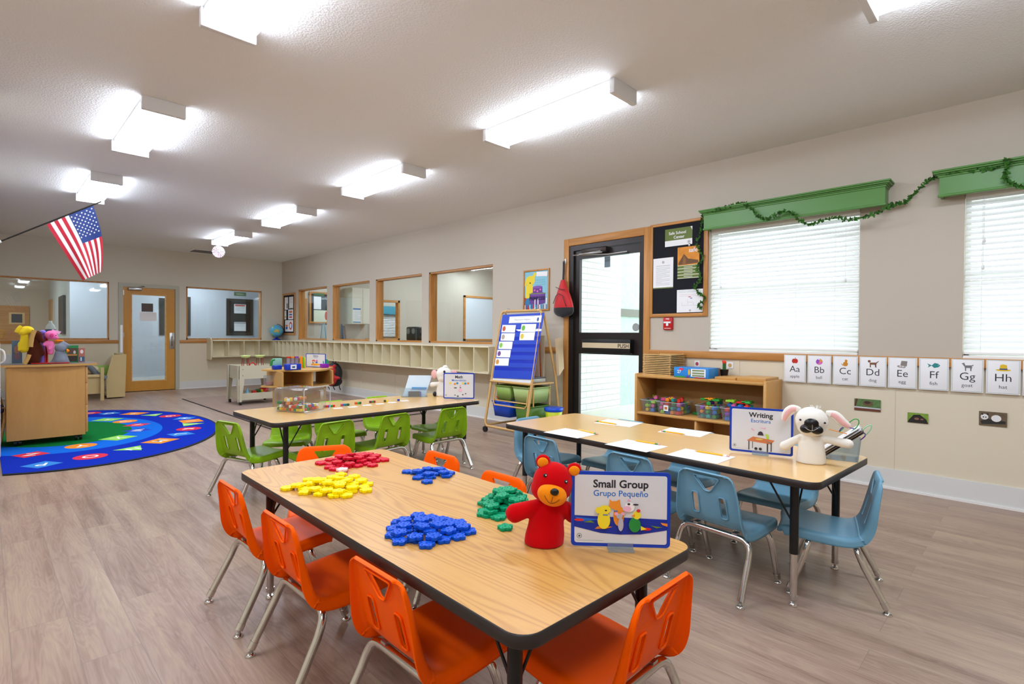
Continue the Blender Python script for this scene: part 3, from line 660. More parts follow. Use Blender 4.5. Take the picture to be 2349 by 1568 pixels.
# ================================================================== window blinds, valances
def slat_mat():
    m = mat('blind_slat', '#f2f4f2', .45); nt = m.node_tree; b = nt.nodes['Principled BSDF']; t = nt.nodes.new('ShaderNodeBsdfTranslucent'); t.inputs[0].default_value = lin('#f0f4f2')
    mx = nt.nodes.new('ShaderNodeMixShader'); mx.inputs[0].default_value = .07; nt.links.new(b.outputs[0], mx.inputs[1]); nt.links.new(t.outputs[0], mx.inputs[2]); nt.links.new(mx.outputs[0], nt.nodes['Material Output'].inputs[0]); return m
M_SLAT = slat_mat(); M_GV = mat('valance_green', '#5b8d49', .35, spec=.4, var=.04, vscale=1.5)
def blinds(n, y0, y1, z0, z1, label, tassel):
    w = S(empty('window_%d' % n)); T = RW(y1, 0); W = y1-y0; k = MB(T)
    for a, b in (((0, z0), (.03, z1)), ((W-.03, z0), (W, z1)), ((0, z1-.03), (W, z1)), ((0, z0), (W, z0+.03)), ((.03, (z0+z1)/2-.02), (W-.03, (z0+z1)/2+.02))): k.box((a[0], a[1], -.14), (b[0], b[1], -.11), M_WHITE)
    k.build('frame', w); k = MB(T); k.box((.03, z0+.03, -.128), (W-.03, z1-.03, -.122), M_GLASS); k.build('pane', w)
    k = MB(T); k.rbox((.004, z0-.012, -.11), (W-.004, z0+.014, .01), .004, M_WHITE); k.build('sill', w)
    r = empty('window_blind', (-.0, 0, 0), 0, label, 'blind', 'white slat blinds')
    sp = .0415; nS = int((z1-z0-.045)/sp); base = None; a = radians(58)
    for i in range(nS+1):
        z = z1-.03-i*sp
        if base is None:
            k = MB(); h = .0245
            k.grid(lambda u, v: (-.004*(1-(2*v-1)**2)*1+.03+h*(2*v-1)*cos(a), y0+.006+(W-.012)*u, h*(2*v-1)*sin(a)), 2, 5, M_SLAT); base = k.build('slat', r); base.location.z = z
        else: o = base.copy(); COL.objects.link(o); o.parent = r; o.location.z = z
    k = MB(); k.rbox((.012, y0+.006, z0+.022), (.052, y1-.006, z0+.040), .004, M_WHITE); k.build('bottom_rail', r)
    k = MB(); k.rbox((.005, y0+.004, z1-.03), (.055, y1-.004, z1+.01), .004, M_WHITE); k.build('head_rail', r)
    for y in (y1-.1, y1-.34*W, y1-.62*W, y1-.86*W):
        k = MB(); k.cyl((.008, y, z0+.03), (.008, y, z1), .0009, n=5, m=M_PAPER); k.build('ladder_cord', r)
    for (y, z) in tassel: k = MB(); k.cyl((-.01, y, z), (-.01, y, z1), .0012, n=5, m=M_PAPER); k.lathe([(.002, .03), (.007, .02), (.009, 0), (.004, -.005)], (-.01, y, z-.02), 8, M_SLAT); k.build('pull_cord', r)
blinds(7, WIN[0], WIN[1], WIN[2], WIN[3], 'white horizontal slat blind in the whole window right of the black notice board', [(P(1940, 640, 0, 0).y, P(1940, 640, 0, 0).z), (P(1654, 655, 0, 0).y, P(1654, 655, 0, 0).z)])
blinds(8, WIN2[0], WIN2[1], WIN2[2], WIN2[3], 'white horizontal slat blind in the window cut by the right edge of photo', [(P(2258, 548, 0, 0).y, P(2258, 548, 0, 0).z), (P(2255, 610, 0, 0).y, P(2255, 610, 0, 0).z)])
def valance(y0, y1, label):
    r = empty('valance', (0, (y0+y1)/2, 2.245), 0, label, 'valance', 'green wooden valances'); y0 -= r.location.y; y1 -= r.location.y
    k = MB(); k.box((-.125, y0, 0), (-.108, y1, .155), M_GV); k.box((-.108, y0, 0), (0, y0+.017, .155), M_GV); k.box((-.108, y1-.017, 0), (0, y1, .155), M_GV); k.build('box', r)
    k = MB()
    for d, z0, z1 in ((.008, .135, .150), (.016, .150, .160), (.032, .160, .172), (.040, .172, .186)): k.rbox((-.125-d, y0-d, z0), (0, y1+d, z1), .004, M_GV)
    k.build('crown', r); k = MB(); k.rbox((-.133, y0-.008, -.008), (-.10, y1+.008, .010), .005, M_GV); k.build('bead', r); return r
valance(.878, 2.348, 'green painted valance over the whole blind, beside the notice board'); valance(-.98, .548, 'green painted valance cut by the right edge of the photo')

# ivy garland
def garland():
    pts = []
    def a(l, x): pts.extend([P(px, py, 0, x) for px, py in l])
    a([(1611, 707), (1603, 700), (1617, 684), (1606, 673), (1594, 657), (1608, 640), (1600, 612), (1612, 592), (1600, 560), (1607, 530), (1612, 500)], -.035)
    pts.append(P(1616, 488, 0, -.1)); a([(1640, 482), (1672, 474), (1704, 466)], -.15); a([(1722, 478), (1738, 494), (1760, 502), (1785, 490), (1800, 485), (1822, 492), (1838, 508), (1862, 514), (1885, 506), (1920, 500), (1950, 504), (1990, 496), (2026, 482)], -.172)
    a([(2050, 469), (2075, 464), (2098, 445), (2125, 418), (2150, 402)], -.06); a([(2172, 396), (2205, 391), (2262, 388), (2300, 378)], -.13); a([(2311, 368), (2308, 388), (2306, 408), (2322, 420), (2348, 431), (2390, 436)], -.178)
    sp = spline(pts, 7); k = MB(); k.tube(sp, .0022, 5, mat('vine_stem', '#3b4a24', .6)); q = random.Random(3); M1 = mat('ivy_leaf', '#3f7a2a', .5, var=.25, vscale=30); M2 = mat('ivy_leaf_dark', '#2c5420', .5, var=.2, vscale=30)
    for i in range(len(sp)-1):
        for _ in range(3):
            p = sp[i].lerp(sp[i+1], q.random()); t = (sp[i+1]-sp[i]).normalized(); d = (t*q.uniform(-.2, 1)+Vector((q.uniform(-.9, .1), q.uniform(-1, 1), q.uniform(-1, 1)))).normalized()
            s = d.cross(Vector((1, .1, .1))).normalized(); L = q.uniform(.02, .034); w = L*.26; n = d.cross(s)*.004; Lp = [p, p+d*L*.35+s*w+n, p+d*L*.7+s*w*.7+n, p+d*L, p+d*L*.7-s*w*.7+n, p+d*L*.35-s*w+n]
            k.add(Lp, [(0, 1, 2, 3), (0, 3, 4, 5)], q.choice((M1, M1, M2)))
    for v in k.v: v.x = min(v.x, -.003)
    tag(k.build('ivy_garland'), 'artificial ivy garland draped over both green valances and down the notice board', 'garland')
garland()

# ================================================================== notice board beside the exterior door
r = empty('notice_board', (0, 2.7, 1.9), 0, 'black felt notice board in an oak frame between exterior door and window', 'notice board'); T = RW(0, 0)
BX0, BX1, BZ0, BZ1 = -2.995, -2.352, 1.405, 2.395
def lb(k, name, par):   # build in world coordinates, then hang under a placed empty
    for v in k.v: v -= par.location
    return k.build(name, par)
k = MB(T)
for a, b in (((BX0, BZ0), (BX0+.03, BZ1)), ((BX1-.045, BZ0), (BX1, BZ1))): k.rbox((a[0], a[1], 0), (b[0], b[1], .02), .004, M_OAKZ)
for a, b in (((BX0+.03, BZ1-.03), (BX1-.045, BZ1)), ((BX0+.03, BZ0), (BX1-.045, BZ0+.035))): k.rbox((a[0], a[1], 0), (b[0], b[1], .02), .004, M_OAK)
lb(k, 'frame', r); k = MB(T); k.box((BX0+.03, BZ0+.035, 0), (BX1-.045, BZ1-.03, .008), mat('black_felt', '#14161e', .9)); lb(k, 'felt', r)
def paper(name, q, fn, label, cat='paper', off=.010, group=None, thick=.001, col=None):
    """q: pixel corners (upper left, lower right) on the right wall; fn(k, w, h) draws in a w x h sheet"""
    a, b = P(*q[0], 0, -off), P(*q[1], 0, -off); w, h = a.y-b.y, a.z-b.z
    k = MB(RW(a.y, b.z, off)); k.box((0, 0, 0), (w, h, thick), col or M_PAPER); fn(k, w, h, thick+.0003); return tag(k.build(name), label, cat, group)
def seal(k, x, y, r, z): k.prism(circ(r, 20, x, y), z-.0002, z, mat('seal_green', '#4a5640', .6)); k.flat(circ(r*.72, 20, x, y), z+.0002, M_PAPER); k.flat(star(r*.6, r*.25, 5, x, y), z+.0004, mat('seal_green', '#4a5640', .6))
G1 = '#63752c'
def fn(k, w, h, z):
    k.flat([(0, h*.33), (w, h*.33), (w, h*.78), (w*.93, h), (0, h)], z, Cm(G1)); k.text('Safe School', w*.46, h*.66, z+.0004, .042, M_PAPER, bold=.015); k.text('Center', w*.52, h*.42, z+.0004, .042, M_PAPER, bold=.015); seal(k, w*.88, h*.16, .014, z)
paper('safe_school_sign', ((1526, 527), (1588, 559)), fn, 'green and white sign lettered Safe School Center on the notice board', 'sign')
def fn(k, w, h, z):
    k.flat(rect(0, h*.42, w, h), z, mat('photo_amber', '#d98a1e', .5, var=.45, vscale=14)); k.text('safe', w*.72, h*.82, z+.0006, .062, M_PAPER, bold=.01)
    art(k, z, [('#6b4420', [(w*.05, h*.5), (w*.3, h*.78), (w*.5, h*.62), (w*.95, h*.55), (w*.95, h*.46), (w*.05, h*.44)]), ('#8a5a28', [(w*.22, h*.46), (w*.3, h*.72), (w*.4, h*.6), (w*.4, h*.46)])])
    for i in range(4): k.flat(rect(0, h*(.33-.1*i), w, h*(.40-.1*i)), z, Cm(G1)); k.flat(rect(w*.3, h*(.355-.1*i), w*.7, h*(.37-.1*i)), z+.0003, M_PAPER)
paper('safe_booklet', ((1555, 568), (1604, 636)), fn, 'orange and green booklet lettered safe hanging on notice board', 'booklet', .013, thick=.004, col=mat('booklet_paper', '#c9cfae', .6))
def fn(k, w, h, z):
    seal(k, w*.5, h*.86, .013, z); k.flat(rect(0, 0, w, h*.035), z, Cm(G1)); k.flat(rect(w*.14, h*.74, w*.86, h*.75), z, M_GINK); lines(k, z, w*.14, w*.84, h*.69, h*.032, 19, M_GINK, .0016, 2)
paper('notice_letter', ((1499, 594), (1544, 660)), fn, 'white letter with round seal at left of the notice board', 'paper')
def fn(k, w, h, z):
    lines(k, z, w*.06, w*.94, h*.93, h*.05, 2, Cm('#7fb0a0'), .0016); lines(k, z, w*.1, w*.8, h*.78, h*.07, 2, Cm('#d08878'), .0014); k.flat(rect(w*.45, h*.66, w*.55, h*.69), z, Cm('#c44'+'444')); k.flat(rect(w*.52, h*.6, w*.6, h*.63), z, Cm('#3465a8'))
    for x, y in ((.2, .3), (.42, .3), (.64, .3), (.42, .44)):
        for a, b in ((0, .004), ): k.flat(rect(w*x, h*y, w*x+w*.2, h*y+.0012), z, M_GINK); k.flat(rect(w*x, h*y, w*x+.0012, h*(y+.14)), z, M_GINK)
    seal(k, w*.52, h*.08, .01, z)
paper('floor_plan', ((1553, 665), (1612, 715)), fn, 'white evacuation plan at lower right corner of the notice board', 'paper')
k = MB(RW(P(1583, 562, 0, 0).y, P(1583, 562, 0, 0).z, .008)); k.ell((0, 0, .008), (.012, .02, .008), M_STEEL); tag(k.build('magnet_hook'), 'small round silver hook above the orange booklet', 'hook')
# fire alarm
a = P(1524, 728, 0, -.0); b = P(1545, 756, 0, -.0); T = RW(a.y, b.z, 0); w, h = a.y-b.y, a.z-b.z
r = empty('fire_alarm', (0, a.y-w/2, b.z), 0, 'red fire alarm pull station on the wall below the notice board', 'fire alarm')
M_RED = mat('alarm_red', '#c0161a', .35); k = MB(T); k.rbox((0, 0, 0), (w, h, .03), .008, M_RED); k.text('FIRE', w*.5, h*.82, .0306, .022, M_PAPER, bold=.02); k.flat(rect(w*.15, h*.1, w*.85, h*.14), .0304, M_PAPER); lb(k, 'body', r)
k = MB(T); k.rbox((w*.12, h*.52, .03), (w*.88, h*.66, .042), .003, M_PAPER); k.rbox((w*.38, h*.3, .03), (w*.62, h*.52, .04), .003, M_PAPER); lb(k, 'pull_handle', r)

# ================================================================== alphabet cards
XS = [(1799, 1849), (1853, 1907), (1911, 1968), (1972, 2034), (2038, 2104), (2109, 2177), (2183, 2257), (2263, 2342), (2347, 2430)]
WD = ['apple', 'ball', 'cat', 'dog', 'egg', 'fish', 'goat', 'hat', 'i']
def ring(cx, cy, rx, ry, n=18): return [(cx+rx*cos(2*pi*i/n), cy+ry*sin(2*pi*i/n)) for i in range(n)]
PIC = {
 'apple': [('#c8281c', ring(-.008, 0, .014, .018)), ('#c8281c', ring(.008, 0, .014, .018)), ('#5a3a1c', [(-.001, .014), (.002, .014), (.006, .028), (.002, .028)])],
 'ball': [('#a04cc0', ring(0, 0, .023, .023)), ('#e8a030', [(0, 0), (.006, .022), (.018, .014), (.022, 0)]), ('#e070b0', [(0, 0), (.022, 0), (.016, -.016), (0, -.023), (-.012, -.019)]), ('#e8e8f0', ring(-.002, .018, .006, .004))],
 'cat': [('#d08a20', ring(.002, -.01, .016, .017)), ('#d08a20', ring(.006, .012, .009, .009)), ('#d08a20', [(-.002, .016), (.0, .026), (.005, .019), (.01, .026), (.014, .015)]), ('#d08a20', [(-.012, -.018), (-.026, -.004), (-.028, .002), (-.022, -.016), (-.01, -.026)])],
 'dog': [('#7c5032', [(-.02, .006), (.02, .008), (.022, -.008), (-.018, -.008)]), ('#7c5032', ring(-.022, .016, .009, .009)), ('#6a4028', [(-.018, -.006), (-.012, -.006), (-.012, -.028), (-.018, -.028)]), ('#6a4028', [(.012, -.006), (.02, -.004), (.022, -.027), (.015, -.027)]), ('#7c5032', [(.018, .006), (.034, .02), (.036, .018), (.022, 0)])],
 'egg': [('#8c8480', [(-.012, -.006), (-.006, .026), (.028, .024), (.024, -.012)]), ('#a49c98', [(-.03, -.008), (-.012, -.004), (.02, -.014), (.014, -.024), (-.016, -.022), (-.03, -.016)]), ('#e4e0da', ring(-.012, -.011, .006, .005)), ('#e4e0da', ring(.003, -.013, .006, .005))],
 'fish': [('#2f8c8c', [(-.012, 0), (.004, .018), (.022, .014), (.034, .002), (.024, -.01), (.002, -.016)]), ('#2f8c8c', [(-.01, .001), (-.036, .014), (-.026, 0), (-.032, -.014)]), ('#e8f0f0', ring(.024, .004, .002, .002, 8))],
 'goat': [('#77787a', [(-.016, .008), (.022, .01), (.024, -.008), (-.012, -.008)]), ('#77787a', [(-.03, .02), (-.016, .026), (-.01, .008), (-.018, .004), (-.022, .014)]), ('#6a6b6e', [(-.012, -.006), (-.006, -.006), (-.006, -.028), (-.011, -.028)]), ('#6a6b6e', [(.014, -.006), (.021, -.006), (.02, -.028), (.015, -.028)]), ('#77787a', [(.02, .008), (.03, .016), (.028, .004)])],
 'hat': [('#e8c020', ring(0, -.014, .036, .007)), ('#e8c020', [(-.018, -.012), (-.014, .018), (0, .022), (.016, .018), (.02, -.012)]), ('#2a4a8c', [(-.018, -.012), (-.017, -.004), (.019, -.004), (.02, -.012)])],
 'i': []}
for i, ((xa, xb), wd_) in enumerate(zip(XS, WD)):
    tp = 811+(xa-1798)*.0255; off = .024; a = P(xa, tp+1, 0, -off); b = P(xb, tp+1, 0, -off); w = a.y-b.y; h = .243; k = MB(RW(a.y, a.z-h, off)); k.rbox((0, 0, -.001), (w, h, 0), .0004, M_PAPER); z = .0002
    for q in ((.006, .006, w-.006, .0075), (.006, h-.0075, w-.006, h-.006), (.006, .006, .0075, h-.006), (w-.0075, .006, w-.006, h-.006)): k.flat(rect(*q), z, Cm('#5f8f7c'))
    k.flat(rect(0, h-.003, w, h), z, Cm('#b8884c'))
    art(k, z, PIC[wd_], w/2, h*.765, 1.12); L = wd_[0]; k.text(L.upper()+L, w/2, h*.37, z+.0003, .078, M_INK, 'CENTER', -.004); k.text(wd_, w/2, h*.16, z+.0003, .036, M_INK, 'CENTER', -.004)
    tag(k.build('alphabet_card'), ['white alphabet card with red apple, Aa', 'white alphabet card with beach ball, Bb', 'white alphabet card with orange cat, Cc', 'white alphabet card with brown dog, Dd', 'white alphabet card with egg carton, Ee', 'white alphabet card with teal fish, Ff', 'white alphabet card with grey goat, Gg', 'white alphabet card with yellow hat, Hh', 'white alphabet card just cut off by the right edge'][i], 'card', 'alphabet cards')

# animal photographs taped to the wainscot
def aph(q, items, base, label):
    a, b = P(*q[0], 0, -.006), P(*q[1], 0, -.006); w, h = a.y-b.y, a.z-b.z; k = MB(RW(a.y, b.z, .006)); k.box((0, 0, -.0005), (w, h, .0005), base)
    art(k, .0006, [(c, [(x*w, y*h) for x, y in poly]) for c, poly in items]); tag(k.build('animal_photo'), label, 'photo', 'animal photos on the wall')
aph(((1960, 913), (2020, 945)), [('#6b3a2a', [(0, 0), (1, 0), (1, .18), (0, .22)]), ('#5a3020', [(0, .3), (.06, .3), (.14, 1), (.06, 1)]), ('#6a543a', ring(.52, .64, .2, .22)), ('#3c2e22', ring(.5, .72, .12, .12)), ('#c8ccd0', [(0, .22), (1, .2), (1, .3), (0, .34)])], mat('foliage_print', '#5a7a48', .3, var=.5, vscale=60), 'small photo of a brown animal in foliage, left of three on the wall')
aph(((2082, 945), (2129, 972)), [('#241f1c', [(0, 0), (1, 0), (.92, .4), (.6, .86), (.3, .8), (.08, .3)]), ('#8a5c4c', ring(.45, .42, .12, .12)), ('#8a5c4c', ring(.7, .4, .08, .08))], mat('leaf_print', '#7a9a3c', .3, var=.4, vscale=60), 'smallest photo showing dark animals on green, middle of the three')
aph(((2246, 942), (2310, 980)), [('#2b2a28', [(.05, .3), (.3, .5), (.95, .4), (.95, .2), (.1, .1)]), ('#e6e6e4', ring(.2, .62, .14, .2)), ('#1c1c1c', ring(.12, .8, .04, .06, 8)), ('#1c1c1c', ring(.31, .82, .04, .06, 8)), ('#e6e6e4', ring(.62, .56, .18, .24)), ('#1c1c1c', ring(.16, .6, .025, .05, 8)), ('#1c1c1c', ring(.25, .6, .025, .05, 8))], mat('bark_print', '#6a5a44', .3, var=.4, vscale=60), 'photo of a black and white panda lying down, rightmost on the wall')

# ================================================================== birthday poster, hanging bag
a, b = P(1202, 621, 0, 0), P(1261, 708, 0, 0); w, h = a.y-b.y, a.z-b.z+.02; b.z -= .02; r = empty('birthday_poster', (0, (a.y+b.y)/2, b.z), 0, 'framed birthday poster with yellow dog and purple cake above the easel', 'poster'); T = RW(a.y, b.z)
k = MB(T); f = .022
for p, q in (((0, 0), (f, h)), ((w-f, 0), (w, h)), ((f, h-f), (w-f, h)), ((f, 0), (w-f, f))): k.rbox((p[0], p[1], 0), (q[0], q[1], .018), .003, M_OAKZ)
lb(k, 'frame', r); k = MB(T); k.box((f, f, 0), (w-f, h-f, .006), Cm('#8cc8d8'))
W2, H2 = w-2*f, h-2*f
def U(l): return [(f+x*W2, f+y*H2) for x, y in l]
art(k, .0062, [(c, U(p)) for c, p in [('#b83a2e', [(0, .0), (.25, 0), (.25, .3), (0, .32)]), ('#2f7fb0', ring(.3, .18, .28, .16)), ('#f0d830', [(.04, .3), (.06, .62), (.2, .7), (.36, .62), (.4, .3)]), ('#f0d830', ring(.24, .76, .2, .13)), ('#f0d830', [(.3, .86), (.44, .98), (.5, .94), (.42, .8)]), ('#f0d830', [(.04, .8), (.0, .66), (.06, .6), (.12, .76)]), ('#222222', ring(.24, .7, .03, .018, 10)), ('#6a3a90', [(.22, .16), (.22, .4), (.88, .4), (.88, .16)]), ('#6a3a90', ring(.55, .17, .33, .05)), ('#7a4aa4', ring(.55, .4, .33, .05)), ('#6a3a90', [(.36, .42), (.36, .58), (.76, .58), (.76, .42)]), ('#8a5ab4', ring(.56, .58, .2, .035)),
    ('#e878b0', ring(.44, .5, .035, .025, 10)), ('#e878b0', ring(.56, .47, .035, .025, 10)), ('#e878b0', ring(.68, .51, .035, .025, 10)), ('#7a9a3a', [(.2, .4), (.9, .4), (.9, .42), (.2, .42)]), ('#f4f4f4', [(.5, .86), (.96, .84), (.98, .96), (.52, .98)])]])
for i in range(14): k.flat(U([(.02+i*.07, 0), (.05+i*.07, 0), (.05+i*.07, .12), (.02+i*.07, .12)]), .0120, Cm(['#f4f4f4', '#3a78b8', '#d83a3a'][i % 3]))
for x in (.42, .55, .9): k.flat(U([(x+.02, .02), (x+.06, .02), (x+.06, .28), (x+.02, .28)]), .0118, Cm('#f4f4f4'))
for i in range(18): k.flat(U(ring(.5+.07*(i % 6), .64+.06*(i//6), .008, .012, 6)), .0110, Cm('#3a6a90'))
k.text('PRIMROSE', f+W2*.55, f+H2*.24, .0125, .062, Cm('#2c1a50'), bold=.02); lb(k, 'print', r)
# sling bag
a = P(1293, 598, 0, -.06); zt = a.z; y = a.y; r = empty('sling_bag', (-.06, y, zt), 0, 'red and black sling bag hanging on the oak door casing', 'bag')
k = MB(); k.rbox((.03, -.012, -.03), (.04, .012, .03), .004, M_WHITE); k.tube([(.03, 0, -.01), (.0, 0, -.012), (-.004, 0, .006)], .003, 6, M_WHITE); k.build('wall_hook', r)
M_NY = mat('black_nylon', '#1a1a1c', .6, sheen=.3); M_RN = mat('red_nylon', '#c8101a', .55, sheen=.3, bump=.1, bscale=400)
k = MB(); k.grid(lambda u, v: (.0+.012*sin(v*3), -.014+.028*u+.012*sin(v*2.4), -.0-.25*v), 3, 12, M_NY); o = k.build('strap', r); bake(o, [('SOLIDIFY', dict(thickness=.006))])
def bag(u, v):   # hanging teardrop, wider at the bottom
    t = u*2*pi; w = (.03+.125*sin(min(1, v*1.15)*pi/2)**1.3)*(1 if v < .82 else sqrt(max(0.0, 1-((v-.82)/.18)**2))+.001); d = (.02+.055*sin(v*pi*.85))
    return (-.01-d*cos(t)*(.9 if cos(t) > 0 else .5), w*sin(t)-.02*v, -.235-.46*v)
k = MB(); k.grid(lambda u, v: bag(u, v*.74), 28, 14, M_RN, closeu=True); k.build('red_body', r)
k = MB(); k.grid(lambda u, v: bag(u, .74+v*.26), 28, 8, M_NY, closeu=True); k.build('black_bottom', r)
k = MB(); k.tube([(-.075, -.09, -.365), (-.083, -.02, -.355), (-.075, .06, -.325)], .004, 6, M_NY); k.build('zip', r)
k = MB(); k.tube([(-.072, -.1, -.565), (-.088, -.06, -.435), (-.09, .0, -.405), (-.085, .05, -.435), (-.075, .1, -.525)], .004, 6, M_NY); k.build('zip', r)

# small notice board near the corner
a, b = P(650, 674, 0, 0), P(678, 768, 0, 0); b.y = 12.2; w, h = a.y-b.y, a.z-b.z; r = empty('notice_board', (0, (a.y+b.y)/2, b.z), 0, 'small black notice board in oak frame by the room corner, above globe', 'notice board'); T = RW(a.y, b.z)
k = MB(T); f = .045
for p, q in (((0, 0), (f, h)), ((w-f, 0), (w, h)), ((f, h-f), (w-f, h)), ((f, 0), (w-f, f))): k.rbox((p[0], p[1], 0), (q[0], q[1], .02), .003, M_OAKZ)
lb(k, 'frame', r); k = MB(T); k.box((f, f, 0), (w-f, h-f, .008), mat('black_felt', '#14161e', .9)); lb(k, 'felt', r)
for i, (x0, y0, x1, y1, it, lab) in enumerate([(.1, .62, .42, .95, [('#4a5a3a', rect(.6, .1, .9, .5))], 'white notice top left of the small corner notice board'), (.52, .64, .9, .95, [('#4a6a3a', rect(.1, 0, .9, .05))], 'white notice top right of the small corner notice board'),
        (.08, .36, .26, .6, [('#d8b050', rect(.2, .2, .8, .4))], 'narrow leaflet at left middle of the small corner notice board'), (.44, .36, .9, .62, [('#d86a30', rect(.2, .65, .8, .85)), ('#3a5a9c', rect(.2, .4, .8, .55)), ('#c83a4a', rect(.2, .15, .8, .3))], 'leaflet with striped picture on the small corner notice board'),
        (.14, .04, .9, .34, [('#e0702a', rect(.08, .45, .35, .6)), ('#3a5ab0', rect(.1, .2, .33, .42)), ('#d84a3a', ring(.7, .5, .2, .35)), ('#f4f4f4', ring(.7, .5, .12, .2)), ('#3a78c8', [(.78, .2), (.9, .4), (.88, .7), (.8, .5)])], 'leaflet with coloured wheel at bottom of the small corner notice board')]):
    X0, Y0 = f+(w-2*f)*x0, f+(h-2*f)*y0; X1, Y1 = f+(w-2*f)*x1, f+(h-2*f)*y1; k = MB(T @ Matrix.Translation((X0, Y0, .010))); k.box((0, 0, 0), (X1-X0, Y1-Y0, .001), M_PAPER)
    art(k, .0012, [(c, [(px*(X1-X0), py*(Y1-Y0)) for px, py in pl]) for c, pl in it]); lines(k, .0014, (X1-X0)*.15, (X1-X0)*.85, (Y1-Y0)*.9, .02, 4 if i > 1 else 7, M_GINK, .003)
    tag(k.build('notice'), lab, 'paper', 'leaflets on the corner notice board')

# ================================================================== cubby shelves along the walls
M_CREAM = mat('cubby_cream', '#e8dfc0', .4)
def cubby_unit(name, o, xdir, L, n, label, ends=(True, True)):
    """open cubbies: origin at lower left front corner seen from the room, depth .3"""
    T = frame(o, xdir, (0, 0, 1)); r = empty(name, o, 0, label, 'shelf', 'wall cubbies'); h, dp, t = .37, .30, .014
    def bb(a, b, nm): k = MB(T); k.box(a, b, M_CREAM); return lb(k, nm, r)
    bb((0, h-t, -dp), (L, h, .004), 'top_board'); bb((0, 0, -dp), (L, t, .004), 'bottom_board'); bb((0, t, -dp), (L, h-t, -dp+.008), 'back_board')
    for i in range(n+1): bb((L*i/n-t/2, t, -dp+.008), (L*i/n+t/2, h-t, 0), 'divider')
    if ends[0]:
        k = MB(T); k.prism([(-.0, -.05), (-.30, -.05), (-.30, h+.05), (-.05, h+.05), (.015, h+.03), (.02, h), (.02, 0)], 0, .018, M_CREAM, M=frame((-.018, 0, 0), (0, 0, 1), (0, 1, 0))); lb(k, 'end_panel', r)
    return r
cubby_unit('wall_cubby', (-1.60, FAR-.30, .675), (1, 0, 0), 1.29, 4, 'four cream open cubbies on the far wall beneath the window', (True, False))
ys = [12.66, 10.60, 8.79, 7.10, 5.25]; ns = [9, 6, 5, 5]
lbs = ['cream cubbies under the farthest interior window, beside the room corner', 'cream cubbies under second interior window from the corner', 'cream cubbies under third interior window from the corner', 'cream cubbies under the nearest interior window, ending behind the easel']
for i in range(4): cubby_unit('wall_cubby', (-.30, ys[i], .675), (0, -1, 0), ys[i]-ys[i+1]-.004, [9, 6, 6, 6][i], lbs[i], (False, False))
# globe
r = empty('globe', (-.185, 12.84, 1.0455), 0, 'blue table globe on the cubbies in the room corner', 'globe')
def gm():
    m = mat('globe_map', '#5fb4dc', .3); nt = m.node_tree; b = nt.nodes['Principled BSDF']; tc = nt.nodes.new('ShaderNodeTexCoord'); n = nt.nodes.new('ShaderNodeTexNoise'); n.inputs['Scale'].default_value = 9; cr = nt.nodes.new('ShaderNodeValToRGB')
    nt.links.new(tc.outputs['Object'], n.inputs[0]); nt.links.new(n.outputs[0], cr.inputs[0]); nt.links.new(cr.outputs[0], b.inputs['Base Color']); e = cr.color_ramp.elements; cr.color_ramp.interpolation = 'CONSTANT'; e[0].color = lin('#58b0da'); e[1].position = .57; e[1].color = lin('#8fb85a'); x = e.new(.63); x.color = lin('#d8b060'); return m
k = MB(); k.ell((0, 0, .22), .145, gm(), 28, 18); k.build('ball', r)
M_GB = mat('globe_base_blue', '#1a2a9c', .35); k = MB(); k.lathe([(.1, 0), (.1, .012), (.06, .03), (.025, .05), (.02, .07)], (0, 0, 0), 20, M_GB); k.build('base', r)
k = MB(); k.tube([(.155*cos(a)*.9+.0, -.155*cos(a)*.5, .22+.16*sin(a)) for a in [radians(-92+i*18) for i in range(11)]], .006, 8, mat('globe_arm', '#20284c', .35)); k.build('meridian_arm', r)
